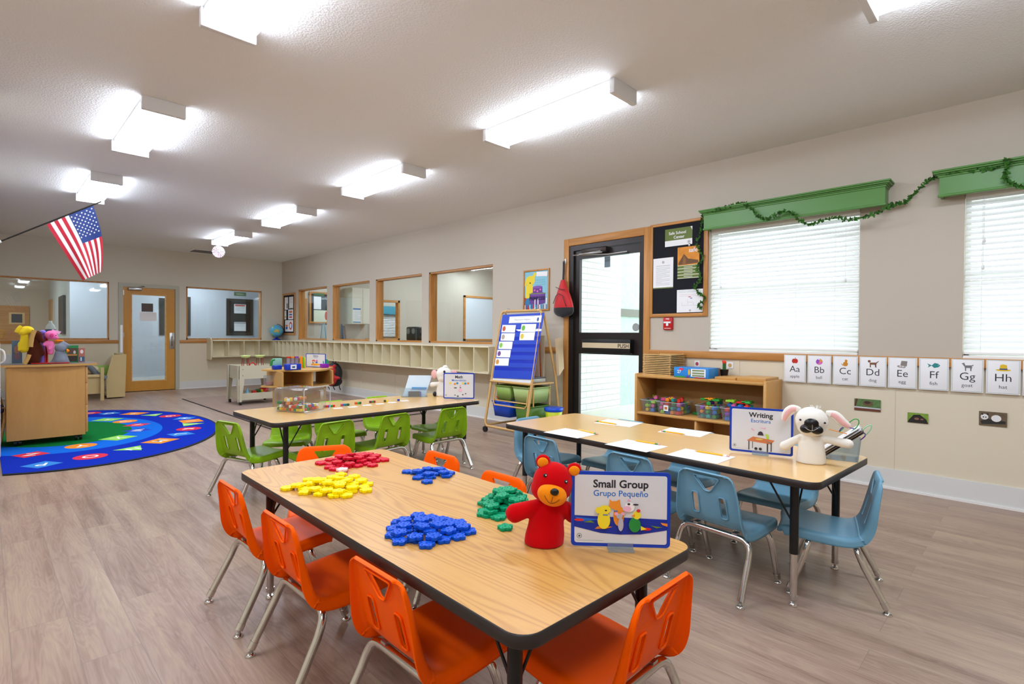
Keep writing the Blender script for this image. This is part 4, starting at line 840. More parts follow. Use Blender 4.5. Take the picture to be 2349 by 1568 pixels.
# ================================================================== rugs
def rug_oval():
    cx, cy, a, b = -4.45, 8.15, 1.55, 2.20; CUT = -5.0; M_RB = mat('rug_blue', '#062aa8', .95, spec=.1); M_RL = mat('rug_light_blue', '#0c66d0', .95, spec=.1); M_RG = mat('rug_green', '#057030', .95, spec=.1)
    def oval(s, n=96):
        q = [(cx+a*s*cos(2*pi*i/n), cy+b*s*sin(2*pi*i/n)) for i in range(n)]; q = [p for p in q if p[0] > CUT]
        ang = math.acos(max(-1, min(1, (CUT-cx)/(a*s)))) if (CUT-cx) > -a*s else None
        if ang is not None:
            q = sorted(q, key=lambda p: atan2((p[1]-cy)/b, (p[0]-cx)/a)); q = [(CUT, cy-b*s*sin(ang))]+q+[(CUT, cy+b*s*sin(ang))]
        return q
    k = MB(); k.prism(oval(1.0), 0.001, .009, mat('rug_edge', '#101418', .9)); k.prism(oval(.985), .009, .0105, M_RB)
    f2 = (P(370, 976, 2, 0).x-cx)/a; f3 = (P(257, 981, 2, 0).x-cx)/a
    k.flat(oval(f2), .0108, M_RL); k.flat(oval(max(f3, .42)), .0111, M_RG)
    CS = {'r': '#d4183c', 'o': '#ef8a12', 'g': '#8ad24e', 'b': '#1f7fd0', 'd': '#0a2fb4'}
    L = [(96,1065,'b','s','P'),(207.5,1046.6,'r','c','O'),(306,1029,'g','t','N'),(368,1010.5,'o','q','M'),(415,995,'b','s','L'),(433,983,'r','c','K'),(442,972,'g','t','J'),(438.5,965,'o','q','I'),(423.6,958.7,'b','s','H'),(390.6,953.6,'r','c','G'),(355,950.5,'g','t','F'),(308.6,948,'o','q','E'),(251,947.5,'b','s','D'),(206,947,'r','c','C'),
         (71.3,1042,'r','s','Z'),(186,1022,'o','c','Y'),(271.4,1003.7,'g','q','X'),(315,986.4,'d','s','W'),(314,974,'r','s','V'),(287,966,'o','c','U'),(247,962,'g','q','T')]
    for px, py, c, sh, t in L:
        p = P(px, py, 2, .011); an = atan2((p.y-cy)/b, (p.x-cx)/a); M = Matrix.Translation((p.x, p.y, 0)) @ Matrix.Rotation(an-pi/2, 4, 'Z'); R = .135
        poly = {'c': circ(R, 24), 'q': rect(-R, -R*.9, R, R*.9), 't': [(-R, -R*.8), (R, -R*.8), (0, R)], 's': [(-R*1.1, 0), (0, -R*1.15), (R*1.1, 0), (0, R*1.15)]}[sh]
        k.flat(poly, .0114, Cm(CS[c], .9), M); k.text(t, 0, -.06, .0117, .17, Cm('#f2f4e8', .9), 'CENTER', .01, M)
    return tag(k.build('alphabet_rug'), 'blue and green oval rug with coloured letter shapes on the floor at left', 'rug')
rug_oval()
k = MB(); k.prism(rect(-2.57, 6.62, -.35, 11.0), .001, .008, mat('rug_binding', '#35302a', .9)); k.prism(rect(-2.55, 6.645, -.37, 10.98), .008, .0095, mat('brown_rug_pile', '#8d7263', .95, sheen=.2, bump=.3, bscale=300, var=.06, vscale=30)); tag(k.build('brown_rug'), 'plain brown rectangular rug beneath the cream cart and birch shelf', 'rug')

# ================================================================== teacher cabinet on castors
M_BIRCH = wood('cabinet_beech', '#d3a45f', '#c08d46', .4, scale=(6, 6, .8), rings=2.2, dist=2.4, fine=.5); M_BX = wood('beech_x', '#d8ad6c', '#c6974f', .4, scale=(1, 8, 8), rings=2, dist=2)
CY = 7.45; r = empty('rolling_cabinet', (-4.62, CY+.25, 0), 0, 'beech cabinet on black castors standing on the alphabet rug, puppets on top', 'cabinet')
def at0(k, name, par, **kw): return lb(k, name, par)
k = MB(); k.box((-4.945, CY, .075), (-4.315, CY+.5, .835), M_BIRCH); lb(k, 'body', r)
k = MB(); tp = [(-5.0, CY+.5), (-5.0, CY-.01)]+[(-5.0+.79*i/10, CY-.01-.05*sin(pi*i/10)) for i in range(1, 10)]+[(-4.21, CY-.01), (-4.21, CY+.5)]; k.prism(tp, .835, .858, M_BX); k.flat([(x*.985-.0693, y*.995+.0385) for x, y in tp], .8585, mat('grey_laminate', '#6f6a66', .4)); lb(k, 'top', r)
for z0, z1 in ((.1, .40), (.405, .64), (.645, .82)):
    k = MB(); k.rbox((-4.313, CY+.006, z0), (-4.292, CY+.49, z1), .003, M_BIRCH); d = lb(k, 'drawer', r)
for x, y in ((-4.86, CY+.06), (-4.37, CY+.06), (-4.86, CY+.43), (-4.37, CY+.43)):
    k = MB(); k.cyl((x-.03, y, .044), (x-.008, y, .044), .032, n=18, m=M_BLACK); k.cyl((x+.008, y, .044), (x+.03, y, .044), .032, n=18, m=M_BLACK); k.rbox((x-.02, y-.03, .045), (x+.02, y+.02, .076), .008, M_BLACK); lb(k, 'castor', r)

# ================================================================== oak bentwood chair at the left edge
r = empty('bentwood_chair', (-5.0, 7.75, 0), 0, 'light bentwood chair with navy seat, cut by left edge behind the cabinet', 'chair'); M_BW = wood('bentwood', '#d8b070', '#c89850', .35)
k = MB(); k.tube(spline([(.02, .1, .02), (.03, .1, .35), (.0, .1, .55), (-.03, .1, .7)], 6), .014, 8, M_BW); k.build('leg', r); k = MB(); k.tube(spline([(.03, -.2, .42), (.045, -.2, .3), (.0, -.2, .02)], 6), .014, 8, M_BW); k.build('leg', r)
k = MB(); k.rbox((-.04, -.22, .36), (.045, .12, .42), .02, mat('navy_seat', '#1b2140', .6)); k.build('seat', r)

# ================================================================== reading corner
r = empty('book_shelf', (-3.4, 12.2, 0), 0, 'pale wooden display shelf with sloping side next to the wooden door', 'shelf'); M_PALE = wood('pale_birch', '#d2be8e', '#c6ae78', .4, scale=(5, 5, .7), rings=1.5, dist=2)
Q = lambda px, py, y: P(px, py, 1, y)
side = [Q(*q, 11.9) for q in ((245, 912), (287, 909), (290, 812), (258, 814), (243, 868))]
k = MB(); k.add([(v.x, v.y, max(v.z, .01)) for v in side]+[(v.x, v.y+.03, max(v.z, .01)) for v in side], [(0, 1, 2, 3, 4), (9, 8, 7, 6, 5)]+[(i, i+5, (i+1) % 5+5, (i+1) % 5) for i in range(5)], M_PALE); lb(k, 'side_panel', r)
k = MB(); k.box((side[1].x-.03, 11.93, .02), (side[1].x, 12.85, side[2].z), M_PALE); lb(k, 'back_panel', r); k = MB(); k.box((side[0].x, 11.93, .05), (side[1].x-.03, 12.8, .09), M_PALE); lb(k, 'shelf', r)
a, b2 = Q(276, 745, 12.3), Q(283, 808, 12.3); k = MB(); k.box((a.x, 12.3, b2.z), (b2.x-.01, 12.33, a.z), M_PAPER); lb(k, 'white_panel', r); 
r = empty('glider_sofa', (-3.8, 11.85, 0), 0, 'low wooden sofa with grey arm cushion and green pillow, right of cabinet', 'sofa')
p = [Q(*q, 11.75) for q in ((196, 838), (245, 868), (233, 918), (206, 880), (256, 872), (236, 880))]
k = MB(); k.box((-4.6, 11.75, .12), (p[2].x, 11.79, .4), M_PALE); lb(k, 'front_panel', r)
k = MB(); k.box((p[2].x-.02, 11.7, .0), (p[2].x+.03, 11.75, .58), M_PALE); lb(k, 'leg', r)
k = MB(); k.rbox((-4.6, 11.72, .4), (p[2].x+.02, 12.5, .46), .02, M_PALE); lb(k, 'seat_board', r)
k = MB(); k.tube(spline([(p[0].x-.3, 11.8, p[0].z+.02), (p[0].x+.02, 11.8, p[0].z), (p[1].x-.12, 11.8, p[1].z+.07), (p[1].x, 11.8, p[1].z)], 6), .045, 10, mat('grey_fabric', '#70777c', .9)); lb(k, 'arm_cushion', r)
k = MB(); k.rbox((-4.6, 11.82, .46), (p[2].x-.02, 12.5, .60), .05, mat('beige_cushion', '#c9b894', .9)); lb(k, 'seat_cushion', r)
g = Q(222, 853, 12.1); k = MB(); k.grid(lambda u, v: (g.x+(.42*(u-.5)), 12.1+.09*sin(pi*u)*sin(pi*v)*(1), g.z-.14+.26*v), 10, 8, mat('green_cushion', '#93b85c', .9)); k.grid(lambda u, v: (g.x+(.42*(.5-u)), 12.1-.09*sin(pi*u)*sin(pi*v), g.z-.14+.26*v), 10, 8, mat('green_cushion', '#93b85c', .9)); tag(k.build('pillow'), 'light green pillow on the low wooden sofa', 'pillow')

# ================================================================== sensory cart
M_PUT = mat('cart_putty', '#cdc7ae', .4); r = empty('sensory_cart', (-1.83, 9.62, 0), 0, 'cream plastic water table on wheels with lower tray, on the brown rug', 'cart'); X0, X1, Y0, Y1 = -2.12, -1.5, 9.35, 9.92
k = MB()
for a_, b_ in (((X0, Y0), (X1, Y0+.02)), ((X0, Y1-.02), (X1, Y1)), ((X0, Y0+.02), (X0+.02, Y1-.02)), ((X1-.02, Y0+.02), (X1, Y1-.02))): k.box((a_[0], a_[1], .44), (b_[0], b_[1], .66), M_PUT)
k.box((X0+.02, Y0+.02, .5), (X1-.02, Y1-.02, .52), M_PUT); lb(k, 'tub', r)
k = MB()
for a_, b_ in (((X0+.04, Y0+.02), (X1-.04, Y0+.035)), ((X0+.04, Y1-.035), (X1-.04, Y1-.02)), ((X0+.04, Y0+.035), (X0+.055, Y1-.035)), ((X1-.055, Y0+.035), (X1-.04, Y1-.035))): k.box((a_[0], a_[1], .09), (b_[0], b_[1], .2), M_PUT)
k.box((X0+.055, Y0+.035, .1), (X1-.055, Y1-.035, .11), M_PUT); lb(k, 'lower_tray', r)
for sx, x in ((1, X0), (-1, X1)):
    for sy, y in ((1, Y0), (-1, Y1)):
        k = MB(); t = .075
        k.prism([(0, .66), (sx*.085, .66), (sx*.075, .40), (sx*.035, .06), (0, .06)], -.012, 0, M_PUT, M=frame((x, y-.002, 0), (1, 0, 0), (0, 0, 1)) if sy > 0 else frame((x, y+.014, 0), (1, 0, 0), (0, 0, 1)))
        k.prism([(0, .66), (sy*.085, .66), (sy*.075, .40), (sy*.035, .06), (0, .06)], -.012, 0, M_PUT, M=frame((x-(.012 if sx > 0 else -.0), y, 0), (0, 1, 0), (0, 0, 1)))
        if sy > 0 and sx > 0:
            for z in (.5, .6): k.cyl((x+.05, y-.007, z), (x+.05, y-.001, z), .006, n=8, m=M_BLACK)
        lg = lb(k, 'leg', r); k = MB(); k.cyl((x-.014+sx*.02, y+sy*.02, .03), (x+.014+sx*.02, y+sy*.02, .03), .03, n=16, m=M_BLACK); k.rbox((x-.018+sx*.02, y-.02+sy*.02, .03), (x+.018+sx*.02, y+.02+sy*.02, .065), .006, M_BLACK); k.v = [v-Vector((r.location.x, r.location.y, 0)) for v in k.v]; k.build('castor', lg)
M_RDP = mat('red_toy_plastic', '#c81e14', .35); M_YTP = mat('yellow_toy_plastic', '#f0d020', .35)
for i, (px, lb2) in enumerate([(563, 'pale green toy strainer on red legs, left of the pair on the cream water table'), (596, 'pale green toy strainer on red legs, right of the pair on the cream water table')]):
    p = P(px, 818, 1, 9.55); r2 = empty('toy_strainer', (p.x, 9.55, .66), 0, lb2, 'toy', 'toy strainers'); k = MB(); k.lathe([(.03, .12), (.05, .125), (.075, .15), (.08, .165), (.072, .165), (.045, .135), (.0, .13)], n=20, m=mat('pale_lime', '#d4e890', .4)); k.build('bowl', r2)
    for s in (-1, 1):
        for t in (-1, 1): k = MB(); k.cyl((s*.05, t*.05, -.12), (s*.035, t*.035, .125), .006, n=6, m=mat('dark_red_plastic', '#8c2a24', .4)); k.build('leg', r2)
for px, py, m_, nm, lbx in ((579, 832, M_RDP, 'toy_arch', 'small red arched toy between the strainers on the water table'),):
    p = P(px, py, 1, 9.5); k = MB(); k.tube([(p.x+.05*cos(a_), 9.5, .64+.06*sin(a_)) for a_ in [pi*i/10 for i in range(11)]], .009, 8, m_); tag(k.build(nm), lbx, 'toy')
toys = [(565, 898, .05, '#6fa0b8', 'blue-green toy cone'), (580, 900, .035, '#c8281c', 'red toy car'), (590, 892, .04, '#2f6a2c', 'dark green toy truck'), (597, 900, .035, '#f0c81c', 'yellow toy digger'), (606, 897, .045, '#c81e20', 'red toy bucket')]
for i, (px, py, s, c, nm) in enumerate(toys):
    s *= 1.45; p = P(px, 905, 1, 9.5+.05*i); k = MB(); y = 9.45+.07*i
    if i == 0: k.lathe([(.06, 0), (.05, .01), (.012, .16), (.0, .165)], (p.x, y, .112), 16, Cm(c, .35))
    elif i == 4: k.lathe([(.06, 0), (.08, .12), (.072, .12), (.055, .01), (0, .01)], (p.x, y, .112), 16, Cm(c, .35))
    else:
        k.rbox((p.x-s*1.3, y-s*.8, .128), (p.x+s*1.3, y+s*.8, .128+s), .01, Cm(c, .35)); k.rbox((p.x-s*.5, y-s*.7, .128+s), (p.x+s*.8, y+s*.7, .128+s*1.9), .01, Cm(c, .35))
        for u in (-1, 1):
            for v in (-1, 1): k.cyl((p.x+u*s*.8, y+v*s*.8, .128), (p.x+u*s*.8, y+v*s*.95, .128), .016, n=12, m=M_BLACK)
    tag(k.build('toy_'+nm.split()[-1]), nm+' in the lower tray of the cream water table', 'toy')

# ================================================================== curved birch shelf with the science sign
M_BIR = wood('birch_ply', '#ddb372', '#cda058', .38, scale=(1.5, 6, 6), rings=1.5, dist=2)
ang = atan2(P(764, 841, 2, .7).y-P(600, 847, 2, .7).y, P(764, 841, 2, .7).x-P(600, 847, 2, .7).x)
A, B, Cc = P(600, 847, 2, .7), P(764, 841, 2, .7), P(682, 851, 2, .7); mid = (A+B)/2; L = (B-A).length; r = empty('curved_shelf', (mid.x, mid.y, 0), ang, 'birch shelf unit with curved top, science sign and toys on it', 'shelf')
sag = -abs((Matrix.Rotation(-ang, 3, 'Z') @ (Cc-mid)).y)*.85
def lens(L, s, b, n=12): return [(-L/2+L*i/n, s*sin(pi*i/n)) for i in range(n+1)]+[(L/2-L*i/n, b*sin(pi*i/n)) for i in range(1, n)]
for z in (.70, .475): k = MB(); k.prism(lens(L*(1.0 if z > .6 else 1.02), sag, .42), z-.022, z, M_BIR); k.build('shelf_board', r)
for x, y0, y1 in ((-L*.36, sag*.75, .2), (-.0, sag*.9, .25), (L*.33, sag*.7, .2)): k = MB(); k.box((x-.011, y0, .475), (x+.011, y1, .678), M_BIR); k.build('divider', r)
k = MB(); k.box((-L*.30, .245, .475), (L*.30, .262, .678), M_BIR); k.build('back_panel', r)
k = MB(); k.prism([(-L*.28, sag*.3), (L*.28, sag*.5), (L*.30, .24), (-L*.28, .24)], .02, .453, M_BIR); k.build('base_cabinet', r)
for z in (.19,): k = MB(); k.prism([(L*.27, sag*.55), (L*.42, -.05), (L*.44, .12), (L*.29, .22)], z, z+.02, M_BIR); k.build('side_shelf', r)
MS = r.matrix_basis.copy() if False else Matrix.Translation((mid.x, mid.y, 0)) @ Matrix.Rotation(ang, 4, 'Z')
def on_sci(px, py, z=.70, dy=None): return P(px, py, 2, z)

# a framed area sign: text + simple picture, standing in a clear clip
def area_sign(bl, br, h, t1, t2, pic, label, tilt=0, fz=0):
    bl, br = Vector(bl), Vector(br); w = (br-bl).length; T = frame(bl, br-bl, (0, 0, 1)); r = empty('area_sign', bl, 0, label, 'sign', 'activity area signs')
    M_SB = mat('sign_blue', '#0a3cb4', .35); M_SW = mat('sign_white', '#d9dadc', .3); k = MB(T); k.prism(rrect(w, h, .012, 5, w/2, h/2), -.004, 0, M_SB); k.flat(rrect(w*.93, h*.91, .007, 4, w/2, h/2), .0004, M_SW)
    k.text(t1, w/2, h*.79, .0008, h*.152*(1 if len(t1) < 9 else .95), M_INK, 'CENTER', .026); k.text(t2, w/2, h*.675, .0008, h*.112, mat('sign_blue_text', '#1f6cc0', .4), 'CENTER', .008)
    art(k, .0010, [(c, [(x*w, y*h) for x, y in p]) for c, p in pic]); s = h*.035; k.flat(circ(s, 16, w*.085, h*.135), .0008, M_GINK); k.flat(circ(s*.75, 16, w*.085, h*.135), .0011, M_SW); k.flat(star(s*.6, s*.25, 5, w*.085, h*.135), .0013, M_INK); k.flat(rect(w*.06, h*.075, w*.33, h*.078), .0008, M_GINK)
    lb(k, 'panel', r); k = MB(T); c = glass('clear_acrylic', '#eaf2f6', 1.0, .10); k.box((w*.37, -.004, .0015), (w*.63, .012, .004), c); k.box((w*.37, -.006, -.03), (w*.63, -.003, .03), c); k.box((w*.37, -.004, -.008), (w*.63, .012, -.0055), c); lb(k, 'clip_stand', r); return r
def el(cx, cy, rx, ry, n=14): return [(cx+rx*cos(2*pi*i/n), cy+ry*sin(2*pi*i/n)) for i in range(n)]
PIC_S = [('#f08a2a', el(.5, .2, .24, .07)), ('#f0b43a', el(.42, .24, .1, .06)), ('#f0b43a', el(.6, .23, .1, .05)), ('#d8402a', el(.4, .47, .08, .08)), ('#f4e0c0', el(.4, .44, .035, .03)), ('#3a66b8', el(.55, .36, .06, .07)), ('#e06ab0', el(.56, .5, .05, .06)), ('#2c3a2a', el(.37, .33, .04, .03))]
sb, sc2 = P(701.5, 841.5, 2, .706), P(747, 842.5, 2, .706); sdir = Vector((.71, -.70, 0)); q0 = sb; q1 = q0+Vector((cos(ang), sin(ang), 0)).normalized()*.29
_m = (P(701.5, 841, 1, 7.45)); a1, b1 = P(701.5, 841, 2, .706), P(747, 842.5, 2, .706)
area_sign(a1, b1, .2, 'Science', 'Ciencias', PIC_S, 'white sign with blue border reading Science on the birch shelf')
# things on and in that shelf
def small(nm, px, py, fn, lbl, cat, z=.701, grp=None, loc=None):
    p = P(px, py, 2, z) if loc is None else MS @ Vector((loc[0], loc[1], z)); r3 = empty(nm, (p.x, p.y, z), ang, lbl, cat, grp); fn(r3); return r3
M_BIN = mat('blue_bin', '#1238b8', .3)
def f(r3):
    k = MB(); k.rbox((-.055, -.05, 0), (.055, .05, .06), .008, M_BIN); k.build('blue_box', r3)
    k = MB(); k.rbox((-.06, -.01, .05), (.07, .01, .155), .008, mat('teal_cards', '#8cc8b4', .5)); k.build('card_pack', r3); k = MB(); k.tube(spline([(-.08, 0, .05), (-.07, 0, .12), (-.03, 0, .14)], 5), .016, 8, mat('green_toy', '#2c8a3c', .5)); k.build('green_toy_animal', r3)
small('card_caddy', 635, 847, f, 'blue caddy holding teal cards and green toy, left on the birch shelf', 'caddy')
def f(r3):
    k = MB(); k.rbox((-.1, -.055, 0), (.1, .055, .085), .008, M_BIN); k.flat(rect(-.045, .015, .035, .075), .0552, M_PAPER, M=frame((0, 0, 0), (1, 0, 0), (0, 0, 1))); k.flat(rect(-.025, .03, .015, .055), .0556, Cm('#2a5a8c'), M=frame((0, 0, 0), (1, 0, 0), (0, 0, 1))); k.build('blue_box', r3)
    for i, c in enumerate(('#d83a1c', '#ef8a1c', '#8a3ab0')):
        k = MB(); x = -.055+.055*i; k.cyl((x, 0, .08), (x, 0, .165), .024, n=14, m=glass('tinted_jar', '#e6c8d8', .6, .25)); k.build('jar', r3); k = MB(); k.cyl((x, 0, .165), (x, 0, .185), .027, n=14, m=Cm(c, .35)); k.build('lid', r3)
small('jar_caddy', 671, 848, f, 'blue caddy with three jars with red, orange and purple lids', 'caddy')
def f(r3):
    for i, c in enumerate(('#ef8a1c', '#6ac82c', '#f0d820')):
        k = MB(); k.rbox((-.035+.022*i, -.04, 0), (-.017+.022*i, .04, .17-.01*i), .006, Cm(c, .4)); k.build('magnifier_board', r3)
small('toy_rack', 695, 843, f, 'upright orange, green and yellow toy boards left of science sign', 'toy')
def f(r3):
    k = MB(); k.rbox((-.05, -.045, 0), (.05, .045, .06), .006, mat('purple_box', '#8a1eb0', .35)); k.build('box', r3); k = MB(); k.prism(circ(.042, 20), -.012, .012, mat('green_disc', '#1c9a5c', .4), M=frame((.02, 0, .085), (1, 0, .3), (0, .3, 1))); k.build('green_disc', r3)
small('purple_box', 744, 843, f, 'small purple box with green disc at right end of birch shelf', 'box')
def f(r3):
    k = MB(); k.lathe([(.0, 0), (.11, .0), (.12, .02), (.11, .02), (0, .012)], n=22, m=M_RDP); k.build('tray', r3)
small('red_tray', 700, 873, f, 'round red tray on the middle board of birch shelf', 'tray', .476)
def f(r3): k = MB(); k.lathe([(.08, 0), (.085, .16), (.08, .16), (.075, .01), (0, .01)], n=20, m=glass('clear_tub', '#e4e8ea', 1, .12)); k.build('tub', r3)
small('clear_tub', 697, 868, f, 'clear tub standing behind the red tray on birch shelf', 'tub', .476, None, (.12, .08))
def f(r3): k = MB(); k.cyl((0, 0, 0), (0, 0, .19), .045, n=18, m=mat('yellow_tube', '#d8cc1c', .4)); k.build('tube', r3)
small('yellow_tube', 746, 871, f, 'yellow cylinder at right end of the middle board of birch shelf', 'tube', .476)
def f(r3):
    c = glass('clear_tub', '#e4e8ea', 1, .12); k = MB(); k.rbox((-.06, -.06, 0), (.06, .06, .14), .01, c); k.build('tub', r3); k = MB(); k.rbox((-.05, -.05, .01), (.05, .05, .05), .01, mat('pink_sand', '#b87068', .7)); k.build('contents', r3)
small('clear_box', 622, 874, f, 'clear box with pinkish contents at left end of middle board', 'box', .476, None, (-.42, -.02))

# backpack with the bear face hanging under the cubbies
p = P(768, 860, 0, -.22); r = empty('backpack', (-.27, p.y-.05, .66), radians(38), 'black backpack with red bear front hanging below the wall cubbies', 'backpack')
o = blob('pack_body', [('e', (.02, 0, -.24), (.11, .17, .23)), ('e', (.02, 0, -.38), (.10, .17, .11))], M_NY, .012, r)
o = blob('red_front', [('e', (-.09, .03, -.17), (.06, .12, .10)), ('e', (-.10, .03, -.34), (.07, .14, .13)), ('c', (-.10, -.05, -.3), (-.10, -.15, -.31), .04, .03), ('e', (-.09, .12, -.08), (.025, .035, .035)), ('e', (-.09, -.06, -.08), (.025, .035, .035))], M_RN, .009, r)
k = MB(); k.ell((-.150, .03, -.20), (.025, .075, .045), mat('orange_plush', '#f09020', .8)); k.build('muzzle', r); k = MB(); k.ell((-.176, .03, -.185), (.006, .014, .01), M_BLACK); k.build('nose', r)
k = MB(); k.tube([(.03, .03, -.02), (.03, .02, .04), (.03, -.02, .04), (.03, -.03, -.02)], .008, 6, M_NY); k.build('carry_loop', r)
for y in (-.12, .0, .1): k = MB(); k.tube([(.0, y, -.44), (-.02, y-.01, -.5), (-.01, y-.03, -.55)], .009, 6, M_NY); k.build('strap', r)

# ================================================================== easel with pocket chart
M_PINE = wood('easel_pine', '#e2bd7c', '#d2a562', .4, scale=(5, 5, 1.2), rings=1.5, dist=2); XB, ZB_, XT, ZT = -.715, .105, -.44, 1.50; YA, YB = 4.86, 4.17
def fp(y, s, off=0):   # point on the sloping front face: s = 0 bottom .. 1 top, off = toward the room
    n = Vector((-(ZT-ZB_), 0, XT-XB)).normalized(); return Vector((XB+(XT-XB)*s, y, ZB_+(ZT-ZB_)*s))+n*off
EN = Vector((-(ZT-ZB_), 0, XT-XB)).normalized()
def PE(px, py, off=0):   # sight line of a pixel onto the easel face
    d = _f + _r*((px-W_/2)/F_PX) - _u*((py-H_/2)/F_PX); o = Vector((XB, 0, ZB_))+EN*off; return CAMPOS+d*((o-CAMPOS).dot(EN)/d.dot(EN))
r = empty('easel', (-.45, 4.5, 0), 0, 'wooden easel on wheels with blue pocket chart, beside the exterior door', 'easel')
k = MB(); k.tube([fp(YA, 0.03)]+[fp(YA, s) for s in (.2, .5, .8, .96)]+[fp(YA-.012, .985), fp(YA-.04, 1.0)]+[fp(y, 1.0) for y in (4.7, 4.5, 4.3)]+[fp(YB+.04, 1.0), fp(YB+.012, .985), fp(YB, .96)]+[fp(YB, s) for s in (.8, .5, .2, .03)], .016, 8, M_PINE); lb(k, 'front_frame', r)
k = MB(); k.tube([fp(YA, .05), fp(YA-.005, .01), fp(YA-.04, -.015), fp(4.5, -.015), fp(YB+.04, -.015), fp(YB+.005, .01), fp(YB, .05)], .016, 8, M_PINE); lb(k, 'bottom_rail', r)
RB = Vector((-.09, 0, .06))
for y in (YA-.04, YB+.0): k = MB(); k.tube([fp(y, .985)+Vector((.03, 0, 0)), Vector((-.2, y, .75)), Vector((RB.x, y, RB.z))], .015, 8, M_PINE); lb(k, 'rear_leg', r)
s_b = .385; k = MB(); a_, b_ = fp(YA-.02, .97), fp(YB+.02, s_b+.01); n = EN*.004
k.add([fp(YA-.02, .97)+n, fp(YB+.02, .97)+n, fp(YB+.02, s_b)+n, fp(YA-.02, s_b)+n, fp(YA-.02, .97)-n, fp(YB+.02, .97)-n, fp(YB+.02, s_b)-n, fp(YA-.02, s_b)-n], [(0, 3, 2, 1), (4, 5, 6, 7), (0, 1, 5, 4), (2, 3, 7, 6), (1, 2, 6, 5), (3, 0, 4, 7)], mat('white_board', '#dfe4ea', .25)); lb(k, 'whiteboard', r)
k = MB(); k.tube([fp(YA, s_b-.01, .01), fp(YB, s_b-.01, .01)], .017, 6, M_PINE); lb(k, 'cross_rail', r)
k = MB(); k.tube([fp(YA-.06, s_b-.03, -.03), fp(YA-.06, .20, -.03), fp(YA-.09, .175, -.03), fp(YB+.09, .175, -.03), fp(YB+.06, .20, -.03), fp(YB+.06, s_b-.03, -.03)], .010, 8, M_PINE); k.tube([fp(YA-.06, .215, -.06), fp(YB+.06, .215, -.06)], .009, 8, M_PINE); lb(k, 'bin_rail', r)
zs_ = fp(0, s_b).z-.02; k = MB(); k.box((-.60, YB, zs_), (-.22, YA, zs_+.015), M_PINE); lb(k, 'tray_shelf', r)
for y in (YB+.03, YA-.05):
    for x in (-.55, -.26): k = MB(); k.tube([(x, y, zs_), (x, y, .36)], .009, 6, M_PINE); lb(k, 'shelf_post', r)
k = MB(); k.tube([(fp(YA, 0).x, YA, .09), (RB.x, YA-.04, .09)], .013, 8, M_PINE); lb(k, 'side_rail', r)
for x, y in ((-.71, YA), (-.71, YB), (-.10, YA-.04), (-.10, YB)): k = MB(); k.cyl((x-.012, y, .037), (x+.012, y, .037), .036, n=16, m=M_BLACK); k.cyl((x, y, .05), (x, y, .1), .008, n=8, m=M_STEEL); lb(k, 'castor', r)
# pocket chart hung on the easel
M_PC = mat('pocket_blue', '#0c3fc0', .45, sheen=.1); r = empty('pocket_chart', fp(4.5, 1.0), 0, 'blue Classroom Helpers pocket chart hanging on the wooden easel', 'chart'); o1 = .010
TL, TR, BR, BL = PE(1153, 722, o1), PE(1249, 717, o1), PE(1223, 870, o1), PE(1131, 866, o1); k = MB(); nn = EN*.003
k.add([TL, TR, BR, BL, TL+nn, TR+nn, BR+nn, BL+nn], [(0, 1, 2, 3), (7, 6, 5, 4), (0, 4, 5, 1), (2, 6, 7, 3), (1, 5, 6, 2), (3, 7, 4, 0)], M_PC)
for i in range(1, 7):
    t = .12+i*.118; a_ = TL.lerp(BL, t)+EN*.0045; b_ = TR.lerp(BR, t)+EN*.0045; d_ = (BL-TL).normalized()*.004; k.add([a_, b_, b_+d_, a_+d_], [(0, 1, 2, 3)], mat('pocket_seam', '#0a2c8c', .4)); k.add([a_+d_, b_+d_, b_+d_*10, a_+d_*10], [(0, 1, 2, 3)], glass('pocket_vinyl', '#c8d8ff', 1.2))
lb(k, 'chart_panel', r)
for px in (1166, 1238):
    p = PE(px, 716, .015); k = MB(); k.tube([(p.x+.03*cos(a_), p.y, p.z+.02+.03*sin(a_)) for a_ in [2*pi*i/14 for i in range(14)]], .0022, 6, M_CHROME, closed=True); lb(k, 'hanging_ring', r)
def chart_card(q, pc, txt, label, ts=.34):
    a_, b_, c_, d_ = [PE(*v, o1+.006) for v in q]; T = frame(d_, c_-d_, a_-d_); w = (c_-d_).length; h = (a_-d_).length; k = MB(T); k.box((0, 0, 0), (w, h, .001), M_PAPER); k.flat(rect(w*.02, h*.04, w*.98, h*.96), .0012, Cm('#f7f8fa')); 
    if pc: k.flat(el(w*.17, h*.5, w*.12, h*.34), .0015, Cm(pc)); k.text(txt, w*.64, h*.40, .0015, h*.24, M_GINK)
    else: k.flat(rect(w*.03, h*.1, w*.8, h*.13), .0015, M_GINK); k.flat(rect(w*.03, h*.87, w*.8, h*.9), .0015, M_GINK); k.text(txt, w*.42, h*.36, .0015, h*.42, M_GINK); k.flat(el(w*.9, h*.45, w*.03, h*.3), .0015, Cm('#3a5a9a'))
    tag(k.build('name_card'), label, 'card', 'cards in the pocket chart')
chart_card([(1168, 726), (1242, 722), (1241, 739), (1167, 741)], None, 'Classroom Helpers', 'wide title card at the top of the blue pocket chart')
rows = [(1152, 745, '#c85a2c'), (1150, 764, '#b8a890'), (1145, 783, '#8ac84a'), (1141, 802, '#7a4a8a'), (1137, 821, '#d89a3a')]
for i, (x, y, c) in enumerate(rows): chart_card([(x, y), (x+31, y), (x+29, y+17.5), (x-2, y+17)], c, '', ['name card in the left column, first below the title of the pocket chart', 'name card in left column, second row of the pocket chart', 'name card in left column, third row with green picture', 'name card in left column, fourth row with purple picture', 'name card in the left column, lowest on the pocket chart'][i])
